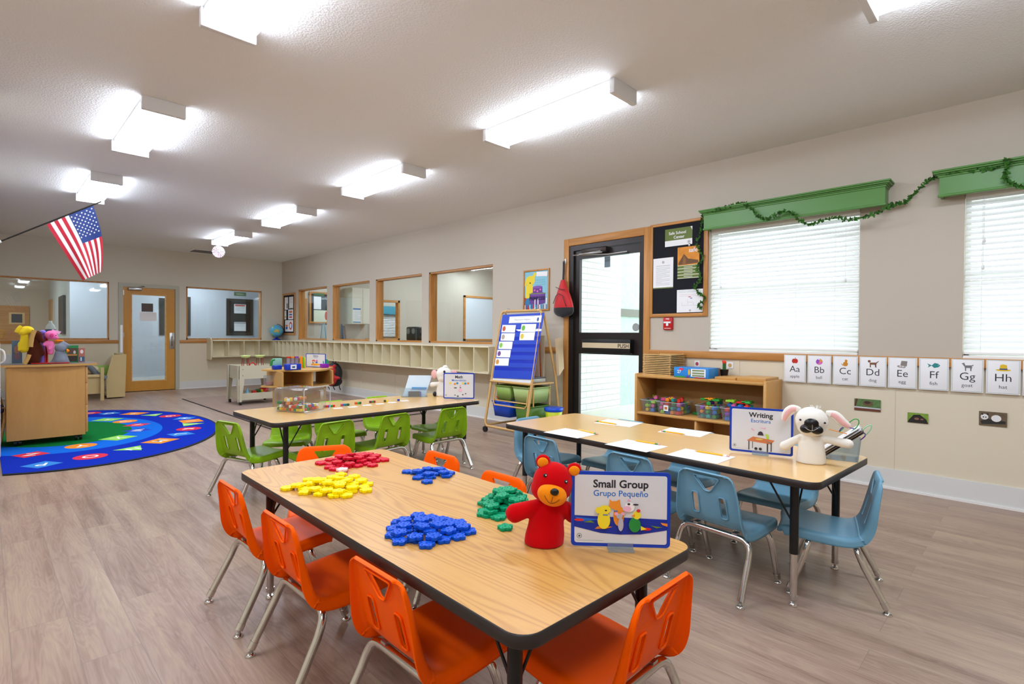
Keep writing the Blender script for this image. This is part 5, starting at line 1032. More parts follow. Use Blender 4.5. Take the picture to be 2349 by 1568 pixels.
for i, (x, y, c) in enumerate([(1196, 744, '#6ab83a'), (1193, 763, '#e0c83a')]): chart_card([(x, y-1), (x+33, y-2), (x+32, y+17), (x-2, y+17)], c, '', ['name card in right column, upper of two, green picture', 'name card in right column, lower of two, yellow picture'][i])
# tubs in the easel
def tub(nm, x0, x1, y0, y1, z0, z1, m, lbl, rim=.012):
    r3 = empty(nm, ((x0+x1)/2, (y0+y1)/2, z0), 0, lbl, 'tub', 'plastic tubs on the easel'); w, d, h = (x1-x0)/2, (y1-y0)/2, z1-z0; k = MB(); t = .87
    k.grid(lambda u, v: ((rrect(2*w*(t+(1-t)*v), 2*d*(t+(1-t)*v), .02, 3)[int(round(u*16)) % 16][0]), rrect(2*w*(t+(1-t)*v), 2*d*(t+(1-t)*v), .02, 3)[int(round(u*16)) % 16][1], h*v), 16, 2, m, True, closeu=True)
    k.flat(rrect(2*w*t, 2*d*t, .02, 3), .002, m); o = k.build('tub_body', r3); bake(o, [('SOLIDIFY', dict(thickness=.004, offset=0))]); k = MB(); k.tube([(x, y, h-.004) for x, y in rrect(2*w+.012, 2*d+.012, .025, 3)], .007, 6, m, closed=True); k.build('rim', r3); return r3
M_TG = mat('tub_green', '#8fae54', .4); M_TB = mat('tub_blue', '#1550d4', .4)
tub('storage_tub', -.60, -.24, 4.54, 4.80, .40, .585, M_TG, 'green storage tub on the easel, left of the upper pair'); tub('storage_tub', -.60, -.24, 4.20, 4.50, .40, .585, mat('tub_pale_green', '#a9c076', .4), 'green storage tub on the easel, right of the upper pair, its side seen')
tub('storage_tub', -.62, -.24, 4.53, 4.84, .20, .385, M_TB, 'blue storage tub at lower left of the easel'); tub('storage_tub', -.56, -.24, 4.22, 4.5, .14, .36, mat('tub_dark_green', '#5f8a34', .4), 'darker green storage tub at bottom of the easel behind the chair top')
for i, (y, z, c, nm, lbl) in enumerate([(4.78, .40, '#e8502a', 'toy_dinosaur', 'orange toy at left in the blue tub'), (4.70, .40, '#e04420', 'toy_dinosaur', 'orange toy second from left in the blue tub'), (4.62, .39, '#4a3a28', 'toy_animal', 'dark brown toy in the blue tub')]):
    o = blob(nm, [('e', (-.55, y, z), (.03, .028, .02)), ('c', (-.56, y, z), (-.57, y+.03, z+.035), .012, .006), ('c', (-.55, y-.02, z), (-.56, y-.03, z+.03), .012, .008)], Cm(c, .4), .004); tag(o, lbl+' under the easel', 'toy')
p = P(1262, 955, 0, -.36); r = empty('beach_bucket', (-.36, 4.05, .16), 0, 'yellow-green bucket with blue rim hanging at right side of the easel', 'bucket')
k = MB(); k.lathe([(.0, 0), (.075, 0), (.105, .16), (.098, .16), (.07, .01)], n=24, m=mat('yellow_green_plastic', '#c8d41c', .4)); k.build('bucket_body', r); k = MB(); k.lathe([(.103, .15), (.112, .16), (.115, .195), (.100, .195)], n=24, m=mat('bucket_blue', '#1050d0', .35)); k.build('rim', r)
k = MB(); k.rbox((-.10, -.06, .02), (-.07, -.02, .07), .006, M_RDP); tag(k.build('red_clip', r))
# boards and pads behind the easel
for i, (x, z0, z1, c, nm, lbl) in enumerate([(-.30, .67, 1.18, '#b4683a', 'drawing_board', 'brown board leaning inside the easel'), (-.34, .67, 1.1, '#c8a898', 'drawing_board', 'pale pinkish board leaning inside the easel'), (-.26, .68, 1.2, '#d8ceb0', 'paper_pad', 'cream paper pad leaning at the back of the easel')]):
    k = MB(); k.add([(x, 4.3, z0), (x, 4.75, z0), (x-.05+.03*i, 4.75, z1), (x-.05+.03*i, 4.3, z1)]+[(x+.012, 4.3, z0), (x+.012, 4.75, z0), (x-.038+.03*i, 4.75, z1), (x-.038+.03*i, 4.3, z1)], [(0, 1, 2, 3), (7, 6, 5, 4), (0, 4, 5, 1), (2, 6, 7, 3), (1, 5, 6, 2), (3, 7, 4, 0)], Cm(c, .6)); tag(k.build(nm), lbl, 'board')
k = MB(); k.add([(-.2, 4.10, .72), (-.10, 4.11, .80), (-.13, 4.11, 1.18), (-.24, 4.10, 1.16)]+[(-.2, 4.14, .72), (-.10, 4.15, .80), (-.13, 4.15, 1.18), (-.24, 4.14, 1.16)], [(0, 1, 2, 3), (7, 6, 5, 4), (0, 4, 5, 1), (2, 6, 7, 3), (1, 5, 6, 2), (3, 7, 4, 0)], mat('cream_paper', '#e6cfa8', .7)); tag(k.build('paper_pad'), 'cream paper pad hanging behind right leg of the easel', 'pad')
for y0, y1, lbl in ((4.22, 4.42, 'clear lidded case on the easel shelf, right one'), (4.46, 4.66, 'clear lidded case on the easel shelf, left one')):
    r = empty('clear_case', (-.42, (y0+y1)/2, zs_+.016), 0, lbl, 'case', 'clear cases on the easel shelf'); k = MB(); k.rbox((-.12, -.09, 0), (.12, .09, .05), .01, mat('case_clear_grey', '#b4b8b4', .3)); k.build('case_body', r); k = MB(); k.rbox((-.125, -.095, .05), (.125, .095, .065), .006, mat('case_lid', '#5f6670', .2)); k.build('lid', r)

# ================================================================== low bookshelf under the window
M_SH = wood('shelf_maple', '#d8a868', '#c8944e', .42, scale=(4, 1, 4), rings=1.6, dist=2); M_SHB = wood('shelf_back', '#b98c50', '#a87c42', .5, scale=(4, 1, 4)); r = empty('low_bookshelf', (-.2, 2.29, 0), 0, 'low maple shelf with two open levels under the window, toys on it', 'shelf'); SX, SY0, SY1, SZ = -.40, 1.645, 2.935, .812
def sb_(a_, b_, nm, m=M_SH): k = MB(); k.rbox(a_, b_, .006, m, seg=1); return lb(k, nm, r)
sb_((SX, SY1-.03, .03), (-.01, SY1, SZ+.01), 'side_panel'); sb_((SX, SY0, .03), (-.01, SY0+.03, SZ+.01), 'side_panel'); sb_((SX, SY0+.03, SZ-.03), (-.01, SY1-.03, SZ), 'top_board'); sb_((SX, SY0+.03, .41), (-.02, SY1-.03, .435), 'shelf_board'); sb_((SX, SY0+.03, .06), (-.02, SY1-.03, .09), 'bottom_board'); sb_((-.02, SY0+.03, .06), (-.008, SY1-.03, SZ-.03), 'back_panel', M_SHB); sb_((SX+.01, 2.27, .09), (-.02, 2.295, .41), 'divider')
# stack of wooden trays
for i in range(12):
    z = SZ+.0005+i*.0178; dx = R_.uniform(-.006, .006); k = MB(); m_ = wood('tray_ply', '#d9b67c', '#c9a264', .45); y0, y1, x0, x1 = 2.575+dx, 2.885+dx, -.33, -.03
    k.box((x0, y0, 0), (x1, y1, .004), m_)
    for a_, b_ in (((x0, y0), (x1, y0+.008)), ((x0, y1-.008), (x1, y1)), ((x0, y0+.008), (x0+.008, y1-.008)), ((x1-.008, y0+.008), (x1, y1-.008))): k.box((a_[0], a_[1], .004), (b_[0], b_[1], .0105), m_)
    for yy in (y0+.01, y1-.022):
        for xx in (x0+.01, x1-.022): k.box((xx, yy, .0105), (xx+.012, yy+.012, .0176), m_)
    o = k.build('wooden_tray', loc=(0, 0, z)); tag(o, 'thin plywood tray in the stack at left end of the low shelf' if i < 11 else 'topmost plywood tray of the stack on the low shelf', 'tray', 'stacked plywood trays' if i < 11 else None)
# boxes, cactus, inset boards
def tb(nm, x0, x1, y0, y1, h, fn, lbl, cat, m, z=SZ):
    r3 = empty(nm, ((x0+x1)/2, (y0+y1)/2, z), 0, lbl, cat); k = MB(); k.rbox((x0, y0, z), (x1, y1, z+h), .002, m); T = frame((x0-.0004, y1, z), (0, -1, 0), (0, 0, 1)); k.M = T
    if fn: fn(k, y1-y0, h)
    lb(k, 'carton', r3); return r3
def fn(k, w, h):
    art(k, .0002, [('#e83a5a', el(w*.22, h*.82, w*.07, h*.13)), ('#f4f4f4', rect(w*.5, h*.12, w*.92, h*.9)), ('#8a9a6a', rect(w*.54, h*.66, w*.88, h*.82)), ('#8a9a6a', rect(w*.54, h*.4, w*.88, h*.56)), ('#8a9a6a', rect(w*.54, h*.16, w*.88, h*.32)), ('#f0c030', el(w*.45, h*.55, w*.03, h*.3)), ('#38a038', rect(w*.05, 0, w*.34, h*.12)), ('#7a2a9a', rect(w*.38, 0, w*.44, h*.2)), ('#d83a2a', rect(w*.6, 0, w*.9, h*.08))]); k.text('27', w*.16, h*.42, .002, h*.42, M_PAPER, bold=.03)
tb('toy_box', -.40, -.19, 2.155, 2.50, .095, fn, 'blue toy carton marked 27 on top of the low shelf', 'box', mat('carton_blue', '#2a8ad8', .4))
tb('toy_box', -.16, -.04, 2.20, 2.50, .085, None, 'brownish toy carton standing behind the blue carton', 'box', mat('carton_brown', '#9a6a5a', .5, var=.3, vscale=30))
p = P(1649, 857, 1, 2.12); r = empty('potted_cactus', (-.12, 2.13, SZ), 0, 'small cactus with red top in a black pot on the low shelf', 'plant')
k = MB(); k.lathe([(.028, 0), (.04, .075), (.042, .078), (.036, .078), (.033, .068), (0, .066)], n=20, m=M_BLACK); k.build('pot', r)
k = MB(); k.grid(lambda u, v: ((.014+.003*cos(8*u*2*pi/2))*cos(u*2*pi), (.014+.003*cos(8*u*2*pi/2))*sin(u*2*pi), .066+.07*v), 24, 4, mat('cactus_green', '#2f6a34', .6), closeu=True); k.build('stem', r); o = blob('red_graft', [('e', (0, 0, .145), (.019, .019, .018)), ('e', (.012, 0, .155), (.01, .01, .01)), ('e', (-.01, .008, .157), (.01, .01, .01))], mat('cactus_red', '#e8401c', .6), .003, r)
tb('wooden_board', -.35, -.05, 1.93, 2.12, .022, None, 'flat wooden puzzle board on the low shelf right of the cactus', 'board', M_SH); tb('wooden_board', -.37, -.05, 1.665, 1.91, .032, None, 'flat wooden tray with inset boards at right end of low shelf', 'board', M_SH)
for i, (q, c, lbl) in enumerate([(((1593, 827), (1605, 841)), '#b8505a', 'small sticker with pink picture on the wall above the blue carton'), (((1667, 830), (1682, 845)), '#d0a868', 'small sticker with brown picture on the wall right of the cactus')]):
    def fn(k, w, h, z, c=c): k.flat(el(w*.5, h*.5, w*.3, h*.32), z, Cm(c))
    paper('wall_sticker', q, fn, lbl, 'sticker', .003)
# clear bins with blocks
M_CB = glass('clear_bin', '#eef2f4', 1.1, .10); CB = ['#e03a28', '#f0c81c', '#2a78d0', '#38a048', '#ef8a1c', '#8a3ab8', '#e060a0', '#28a8a0', '#a8d83a']
def clear_bin(x0, x1, y0, y1, z, h, n, lbl, long=False, seed=1):
    r3 = empty('clear_bin', ((x0+x1)/2, (y0+y1)/2, z), 0, lbl, 'bin', 'clear plastic bins of blocks'); w, d = (x1-x0), (y1-y0); k = MB()
    k.grid(lambda u, v: ((rrect(w*(.88+.12*v), d*(.88+.12*v), .02, 3)[int(round(u*16)) % 16][0]), rrect(w*(.88+.12*v), d*(.88+.12*v), .02, 3)[int(round(u*16)) % 16][1], h*v+.001), 16, 2, M_CB, True, closeu=True); k.flat(rrect(w*.88, d*.88, .02, 3), .002, M_CB); k.build('bin_body', r3)
    k = MB(); k.tube([(x, y, h) for x, y in rrect(w+.008, d+.008, .022, 3)], .004, 6, glass('bin_rim', '#dfe6ea', 1.2, .35), closed=True); k.build('rim', r3); q = random.Random(seed); cell = .058; nx = max(2, int(w*.9/cell)); ny = max(2, int(d*.9/cell)); cnt = 0
    for iz in range(4):
        for ix in range(nx):
            for iy in range(ny):
                if cnt >= n or (iz == 3 and q.random() < .55): continue
                c = q.choice(CB); kk = MB(); a = q.uniform(-.5, .5); T = Matrix.Translation(((x0+x1)/2+(ix-(nx-1)/2)*cell, (y0+y1)/2+(iy-(ny-1)/2)*cell, z+.022+iz*.040)) @ Matrix.Scale(1.5, 4) @ Matrix.Rotation(a, 4, 'Z') @ Matrix.Rotation(q.uniform(-.25, .25), 4, 'X'); kind = q.random(); m_ = Cm(c, .35)
                if kind < .55: kk.rbox((-.017, -.012, -.011), (.017, .012, .008), .002, m_); [kk.cyl((sx*.009, 0, .008), (sx*.009, 0, .013), .005, n=8, m=m_) for sx in (-1, 1)]
                elif kind < .8: kk.cyl((-.015, 0, 0), (.015, 0, 0), .011, n=12, m=m_)
                else: kk.prism([(-.016, -.012), (.016, -.012), (0, .016)], -.01, .01, m_)
                for v_i in range(len(kk.v)): kk.v[v_i] = kk.v[v_i]
                o = kk.build('toy_block'); o.matrix_world = T; tag(o, 'coloured plastic block in the '+lbl.split(' full')[0], 'block', 'blocks in the '+lbl.split(' full')[0]); cnt += 1
zb = .4355
clear_bin(-.37, -.12, 2.72, 2.885, zb, .12, 60, 'leftmost clear bin on the low shelf full of mixed blocks', seed=1); clear_bin(-.38, -.12, 2.43, 2.70, zb, .12, 80, 'clear bin with white label on the low shelf full of blocks', seed=2)
clear_bin(-.37, -.12, 2.09, 2.30, zb, .12, 70, 'clear bin mid right on the low shelf full of blocks', seed=3); clear_bin(-.37, -.12, 1.80, 2.06, zb, .12, 70, 'clear bin behind the writing sign full of blocks', seed=4)
k = MB(RW(2.615, zb+.035, .383)); k.box((0, 0, 0), (.05, .055, .001), M_PAPER); art(k, .0012, [('#c8783a', rect(.01, .015, .04, .04))]); tag(k.build('bin_label'), 'small white picture label on the front of a clear bin', 'label')
k = MB(); k.rbox((-.2, 2.335, zb), (-.13, 2.405, zb+.025), .003, mat('green_brick', '#1f7a34', .35)); [k.cyl((x, y, zb+.025), (x, y, zb+.03), .006, n=8, m=mat('green_brick', '#1f7a34', .35)) for x in (-.185, -.165, -.145) for y in (2.35, 2.37, 2.39)]; tag(k.build('building_brick'), 'dark green building brick on the shelf between the clear bins', 'brick')
for i, (y, z, c) in enumerate([(2.14, .60, '#2a9a38'), (2.20, .605, '#ef9a1c'), (2.0, .605, '#9ad83a'), (1.9, .60, '#d82a20'), (2.24, .60, '#2a9a38'), (1.86, .605, '#38b048')]):
    k = MB(); k.rbox((-.30, y-.04, z), (-.2, y+.04, z+.018), .003, Cm(c, .35)); [k.cyl((x, y+yy, z+.018), (x, y+yy, z+.023), .006, n=8, m=Cm(c, .35)) for x in (-.28, -.25, -.22) for yy in (-.02, .01)]; tag(k.build('building_plate'), ['dark green studded plate near the middle on top of right bins', 'orange studded plate on top of the right bins', 'lime green studded plate on top of the right bins', 'red studded plate on top of the right bins', 'green studded plate at left on top of the right bins', 'bright green studded plate at far right behind the writing sign'][i], 'brick', None)
q = random.Random(5)
for i in range(7): k = MB(); x, y = -.3+q.uniform(0, .12), 2.55+q.uniform(0, .3); k.rbox((x-.02, y-.03, .092), (x+.02, y+.03, .12), .004, Cm(q.choice(['#3a3a34', '#5a4a3a', '#7a7468']), .5)); tag(k.build('toy_piece'), 'small dark toy piece heaped at lower left of the low shelf', 'toy', 'dark toys on the lower shelf')
k = MB(); k.lathe([(.05, 0), (.03, .12), (.012, .24), (0, .27)], (-.25, 1.95, .092), 12, Cm('#2aa038', .4)); tag(k.build('toy_tree'), 'green toy tree on the bottom level of low shelf', 'toy')
# ================================================================== signs on the tables
PIC_G = [('#0a2c9c', [(.03, .41), (.97, .38), (.97, .24), (.7, .175), (.5, .165), (.3, .18), (.03, .26)]), ('#1f6ad0', [(.03, .39), (.3, .36), (.1, .33)]), ('#d82a30', el(.08, .35, .05, .018)), ('#6a8a2a', [(.12, .32), (.2, .345), (.24, .315)]), ('#ef8a2a', [(.27, .27), (.42, .27), (.36, .24), (.24, .235)]), ('#d82a30', el(.76, .25, .05, .02)), ('#ef8a2a', [(.9, .34), (.97, .33), (.97, .29), (.92, .31)]), ('#6a8a2a', [(.8, .3), (.92, .28), (.86, .265)]),
    ('#f0932a', el(.48, .42, .055, .14)), ('#f0932a', el(.44, .56, .06, .055)), ('#f0932a', [(.39, .58), (.385, .64), (.425, .6)]), ('#f0932a', [(.45, .61), (.49, .64), (.495, .58)]), ('#3a7ac8', rect(.43, .475, .47, .49)),
    ('#f4f0f0', el(.59, .54, .05, .065)), ('#efb4cc', el(.565, .515, .04, .04)), ('#2a2a2a', el(.58, .58, .015, .015, 8)), ('#2a2a2a', el(.65, .575, .03, .012, 8)), ('#efa0c0', [(.56, .62), (.58, .65), (.6, .62)]),
    ('#f2dc2a', el(.33, .36, .065, .12)), ('#f2dc2a', el(.34, .5, .06, .06)), ('#f2dc2a', el(.275, .49, .03, .045)), ('#222222', el(.35, .49, .012, .01, 8)), ('#3a6ac0', rect(.32, .425, .37, .437)),
    ('#b4b0b8', el(.5, .31, .028, .09)), ('#b4b0b8', el(.485, .42, .032, .035)), ('#efa8bc', el(.455, .45, .02, .022)), ('#efa8bc', el(.52, .455, .02, .022)),
    ('#1f8a3a', el(.64, .31, .06, .1)), ('#f2dc2a', el(.66, .44, .04, .055)), ('#ef8a2a', [(.6, .43), (.64, .45), (.64, .415)]), ('#d82a30', el(.675, .5, .02, .022)), ('#f2dc2a', [(.7, .3), (.76, .26), (.7, .24)])]
a_, b_ = P(1309.5, 1250, 2, ZN+.007), P(1537, 1257, 2, ZN+.007)
area_sign(a_, b_, .222, 'Small Group', 'Grupo Pequeño', PIC_G, 'white sign with blue border reading Small Group on the near table')
PIC_W = [('#d07a4a', [(.28, .26), (.38, .36), (.72, .31), (.66, .22)]), ('#2a2a30', rect(.31, .06, .325, .26)), ('#2a2a30', rect(.37, .1, .38, .25)), ('#2a2a30', rect(.6, .02, .62, .23)), ('#2a2a30', rect(.66, .06, .675, .26)), ('#3a3040', [(.45, .4), (.55, .4), (.53, .47), (.5, .49), (.47, .47)]), ('#efb0cc', [(.36, .55), (.41, .5), (.39, .49), (.35, .53)]), ('#efb0cc', [(.48, .57), (.56, .57), (.58, .6), (.575, .54)]), ('#b0d83a', [(.57, .44), (.62, .43), (.63, .33), (.6, .33)]), ('#e0c05a', el(.48, .31, .06, .02)), ('#2a2a30', el(.43, .1, .025, .03)), ('#2a2a30', el(.5, .1, .025, .03)), ('#3a9ab0', [(.6, .27), (.64, .25), (.65, .26), (.61, .28)])]
a_, b_ = P(1673, 1032, 2, ZB+.007), P(1819, 1047, 2, ZB+.007)
area_sign(a_, b_, .235, 'Writing', 'Escritura', PIC_W, 'white sign with blue border reading Writing beside the white lamb puppet')
PIC_M = [('#e8d020', el(.22, .6, .035, .04)), ('#ef8a1c', el(.37, .57, .035, .04)), ('#1c90b8', el(.45, .6, .035, .04)), ('#e8d020', el(.63, .6, .035, .04)), ('#1c90b8', el(.71, .59, .035, .04)), ('#ef8a1c', el(.8, .6, .035, .04)), ('#efb4cc', el(.55, .33, .06, .06)), ('#2a2a2a', el(.39, .42, .05, .018)), ('#2a2a2a', el(.55, .43, .02, .02)), ('#efa0c0', el(.55, .5, .03, .02)), ('#2a2a2a', el(.47, .1, .03, .025)), ('#2a2a2a', el(.38, .14, .02, .02)), ('#2a2a2a', el(.63, .16, .025, .02)), ('#2a2a2a', el(.72, .2, .02, .02))]
a_, b_ = P(1017, 913.5, 2, ZG+.006), P(1088, 914.5, 2, ZG+.006)
area_sign(a_, b_, .245, 'Math', 'Matemáticas', PIC_M, 'white sign with blue border reading Math on the green chairs table')

# ================================================================== hand puppets
def camframe(px, py, z):
    """upright frame at the table point under a pixel: x to the viewer's right, y away from the camera; second value = metres per pixel there"""
    o = P(px, py, 2, z); d = Vector((o.x-CAMPOS.x, o.y-CAMPOS.y, 0)).normalized(); depth = (o-CAMPOS).dot(_f)
    return o, atan2(d.y, d.x)-pi/2, depth/F_PX
def puppet(nm, px, py, z, label, cat='puppet'):
    o, rz, s = camframe(px, py, z); r = empty(nm, o, rz, label, cat); return r, s, (lambda x, y, d=0.0: (((x-px)*s, d, (py-y)*s)))
# --- red bear
r, s, V = puppet('bear_puppet', 1247, 1247, ZN, 'red plush bear hand puppet with orange muzzle standing on the near table')
M_RP = mat('red_plush', '#c40008', .9, spec=.1, sheen=.08, bump=.15, bscale=500); M_OP = mat('orange_plush2', '#f08a10', .9, spec=.1, sheen=.08, bump=.1, bscale=500)
def body(r, V, s, m, base, waist, neck, wb, ww, wn, la, ra, sh, ar, nm='body', voxel=.0035, nm_back=False):
    """puppet robe: flared skirt, shoulders and two arm sleeves. centres in pixels"""
    p = [('c', V(*base), V(*waist), wb*s*.80, ww*s), ('c', V(*waist), V(*neck), ww*s, wn*s)]
    k = MB(); B_, W_2, N_ = Vector(V(*base)), Vector(V(*waist)), Vector(V(*neck)); rings = [(B_, wb*s, .0), (B_.lerp(W_2, .35), (wb*.93+ww*.07)*s, 0), (B_.lerp(W_2, .75), (wb*.25+ww*.75)*s, 0), (W_2, ww*s, 0), (W_2.lerp(N_, .5), (ww+wn)/2*s, 0), (N_, wn*s, 0)]
    k.grid(lambda u, v: (lambda R: (R[0].x+R[1]*cos(2*pi*u)*(1+.05*sin(6*pi*u)*(1-v)), R[0].y+R[1]*.75*sin(2*pi*u), R[0].z))(rings[int(round(v*5))]), 40, 6, None, True, closeu=True)
    n = 40; k.add(k.v[:n], [tuple(reversed(range(n)))]); k.add(k.v[5*n:6*n], [tuple(range(n))])
    for A, sx in ((la, -1), (ra, 1)):
        if A: a0 = Vector(V(*sh[0 if sx < 0 else 1])); a1 = Vector(V(*A))+Vector((0, .03 if sx > 0 and nm_back else 0, 0)); k.tube([a0.lerp(a1, i/6) for i in range(7)], [ar*s*(.8+.35*i/6) for i in range(7)], 14); k.ell(a1, ar*s*1.15, n=14, k=8); k.ell(a0, ar*s*.8, n=14, k=8)
    o = k.build(nm, r); bake(o, [('REMESH', dict(mode='VOXEL', voxel_size=voxel)), ('SMOOTH', dict(factor=.5, iterations=6))])
    tx = o.data
    for v in tx.vertices: # soft cloth folds
        f_ = noise.noise(Vector((v.co.x*38, v.co.y*38, v.co.z*14)))*.0022; v.co.x += f_; v.co.y += f_
    mz = min(v.co.z for v in tx.vertices)
    for v in tx.vertices: v.co.z -= mz*max(0, 1-(v.co.z-mz)/.02)
    tx.materials.clear(); tx.materials.append(m); smooth_all(o); return o
body(r, V, s, M_RP, (1247, 1244), (1253, 1190), (1262, 1148), 45, 40, 24, (1180, 1178), (1316, 1183), ((1238, 1158), (1284, 1158)), 19, nm_back=True)
TH = Matrix.Rotation(radians(14), 4, 'Y'); hc = Vector(V(1266, 1104, -.01)); M0 = Matrix.Translation(hc) @ TH
def hp(x, y, d): return M0 @ Vector((x*s, d, y*s))
k = blob('head', [('e', hp(0, 2, 0), (46*s, 40*s, 46*s)), ('e', hp(0, -12, 0), (47*s, 38*s, 34*s))], M_RP, .0035, r, 6)
for x in (-33, 40):
    e0 = hp(x, 42, .0); o = blob('ear', [('e', e0, (17*s, 9*s, 16*s))], M_RP, .0025, r, 3); k = MB(); k.ell(hp(x, 41, -.009), (12.5*s, 5*s, 11.5*s), M_OP); k.build('inner_ear', o)
k = MB(); k.ell((0, 0, 0), (33*s, 20*s, 25*s), M_OP, 24, 16, M=Matrix.Translation(hp(3, -17, -.043)) @ TH); k.build('muzzle', r)
k = MB(); k.ell(hp(5, -4, -.069), (9.5*s, 5*s, 8*s), M_BLACK); k.build('nose', r)
k = MB(); MZ = lambda x, y: hp(3+x, -17+y, -.043-20*s*sqrt(max(0, 1-(x/33)**2-(y/25)**2))-.0006)
k.tube([MZ(-17+34*i/12, -1-13*sin(pi*i/12)) for i in range(13)], .0007, 5, M_INK); k.tube([MZ(1, 2-16*i/6) for i in range(6)], .0007, 5, M_INK); k.build('smile', r)
for x, y, d in ((-22, 20, -.041), (25, 18, -.039)):
    k = MB(); k.ell(hp(x, y, d), (4.6*s, 3*s, 4.6*s), M_BLACK); o = k.build('eye', r); k = MB(); k.ell(hp(x+1.3, y+1.5, d-.0035), (1.5*s, 1*s, 1.5*s), M_PAPER); k.build('eye_glint', o)
# --- white lamb
r, s, V = puppet('lamb_puppet', 1860, 1061, ZB, 'white plush lamb hand puppet with big black muzzle beside the writing sign')
M_WP = mat('white_plush', '#eae6da', .9, sheen=.4, bump=.2, bscale=400); M_PK = mat('pink_plush', '#eab4ae', .9, sheen=.4)
body(r, V, s, M_WP, (1860, 1060), (1860, 1030), (1862, 996), 30, 28, 22, (1806, 1028), (1932, 1010), ((1840, 1003), (1882, 1003)), 9.5, voxel=.004)
blob('head', [('e', V(1860, 963, -.01), (34*s, 30*s, 31*s)), ('e', V(1860, 976, -.01), (30*s, 28*s, 24*s))], M_WP, .004, r, 5)
blob('muzzle', [('e', V(1860, 966, -.065), (15*s, 9*s, 12*s)), ('e', V(1850, 979, -.062), (13*s, 10*s, 10*s)), ('e', V(1871, 980, -.062), (13*s, 10*s, 10*s))], mat('black_plush', '#0c0a0a', .35), .003, r, 5)
k = MB(); k.tube([Vector(V(1847+26*i/10, 974+7*sin(pi*i/10), -.086)) for i in range(11)], .0008, 5, M_WP); k.tube([Vector(V(1862, 968+12*i/4, -.087)) for i in range(5)], .0006, 5, M_WP); k.build('smile', r)
for x, y in ((1838, 960), (1886, 963)): k = MB(); k.ell(V(x, y, -.062), (2.3*s, 2*s, 2.3*s), M_BLACK); k.build('eye', r)
for pts, sx in (([(1838, 941), (1822, 940), (1810, 952), (1804, 968)], -1), ([(1888, 944), (1905, 948), (1920, 962), (1934, 971)], 1)):
    q = spline([V(x, y, -.005) for x, y in pts], 5); rr = [(5+6*sin(pi*i/(len(q)-1)))*s for i in range(len(q))]; k = MB(); k.tube(q, rr, 12, M_WP); o = k.build('ear', r); o.scale = (1, .6, 1)
    k = MB(); k.tube([p_+Vector((0, -.012, -.001)) for p_ in q[3:]], [x*.62 for x in rr[3:]], 10, M_PK); k.build('inner_ear', o)
k = MB(); q = random.Random(2)
for i in range(60): a = q.uniform(0, 2*pi); b = Vector(V(1868, 935, -.005))+Vector((.012*cos(a), .012*sin(a), -.004)); k.tube([b, b+Vector((.012*cos(a), .012*sin(a), q.uniform(.008, .02)))], [.0014, .0006], 4, M_WP)
k.build('tuft', r)
# --- white cow behind the math sign
r, s, V = puppet('cow_puppet', 1016, 908, ZG, 'white plush cow hand puppet peeking out behind the math sign')
body(r, V, s, M_WP, (1016, 908), (1015, 893), (1015, 874), 17, 14, 9, (992, 882), None, ((1006, 879), (1025, 879)), 5.5, voxel=.006)
blob('head', [('e', V(1018, 858, .01), (18*s, 16*s, 17*s)), ('e', V(1018, 866, 0), (15*s, 14*s, 11*s))], M_WP, .006, r, 4)
for x in (996, 1041): k = MB(); k.ell(V(x, 858, .01), (7*s, 3*s, 10*s), M_PK); k.build('ear', r)
k = MB(); k.ell(V(1019, 851, -.07), (2.5*s, 1.5*s, 3*s), M_BLACK); k.build('eye', r)
k = MB(); k.ell(V(998, 903, -.01), (5*s, 5*s, 6*s), M_BLACK); k.build('hoof', r); k = MB(); k.ell(V(1021, 842, .01), (6*s, 6*s, 5*s), M_WP); k.build('tuft', r)

# ================================================================== paper and pencils on the blue-chair table
def sheet(q, label, z=ZB+.0008):
    p = [P(x, y, 2, z) for x, y in q]; k = MB(); k.add([v-p[0] for v in p]+[v-p[0]+Vector((0, 0, .0006)) for v in p], [(3, 2, 1, 0), (4, 5, 6, 7)]+[(i, (i+1) % 4, (i+1) % 4+4, i+4) for i in range(4)], M_PAPER); tag(k.build('paper_sheet', loc=p[0]), label, 'paper', 'blank sheets of paper')
def rsheet(x, y, a, label):
    k = MB(); k.box((-.108, -.135, 0), (.108, .135, .0006), M_PAPER); tag(k.build('paper_sheet', loc=(x, y, ZB+.0008), rot=(0, 0, radians(a))), label, 'paper', 'blank sheets of paper')
rsheet(-2.505, 2.075, 0, 'blank sheet nearest the left end of its table, next to one pencil'); rsheet(-2.535, 1.59, -2, 'blank sheet in the middle of the table front edge'); rsheet(-2.515, 1.225, 0, 'blank sheet closest to the writing sign on the front edge')
rsheet(-1.96, 2.09, 8, 'blank sheet at back left of the table near exterior door'); rsheet(-1.945, 1.60, 6, 'blank sheet at back of the table left of the writing sign')
def pencil(a, b, label, er='#3f8a3c'):
    A, B = P(*a, 2, ZB+.006), P(*b, 2, ZB+.006); d = B-A; L = d.length; r = empty('pencil', A, atan2(d.y, d.x), label, 'pencil', 'yellow pencils')
    k = MB(); k.cyl((.018, 0, 0), (L-.03, 0, 0), .0048, n=6, m=mat('pencil_yellow', '#efb010', .35), smooth=False); k.build('shaft', r); k = MB(); k.cyl((L-.03, 0, 0), (L-.013, 0, 0), .005, n=10, m=Cm(er, .3)); k.build('ferrule', r); k = MB(); k.cyl((L-.013, 0, 0), (L, 0, 0), .0045, n=10, m=mat('eraser_pink', '#d8a090', .6)); k.build('eraser', r); k = MB(); k.cyl((.004, 0, 0), (.018, 0, 0), .0015, .0048, n=8, m=mat('pencil_wood', '#d8b080', .6)); k.build('tip', r)
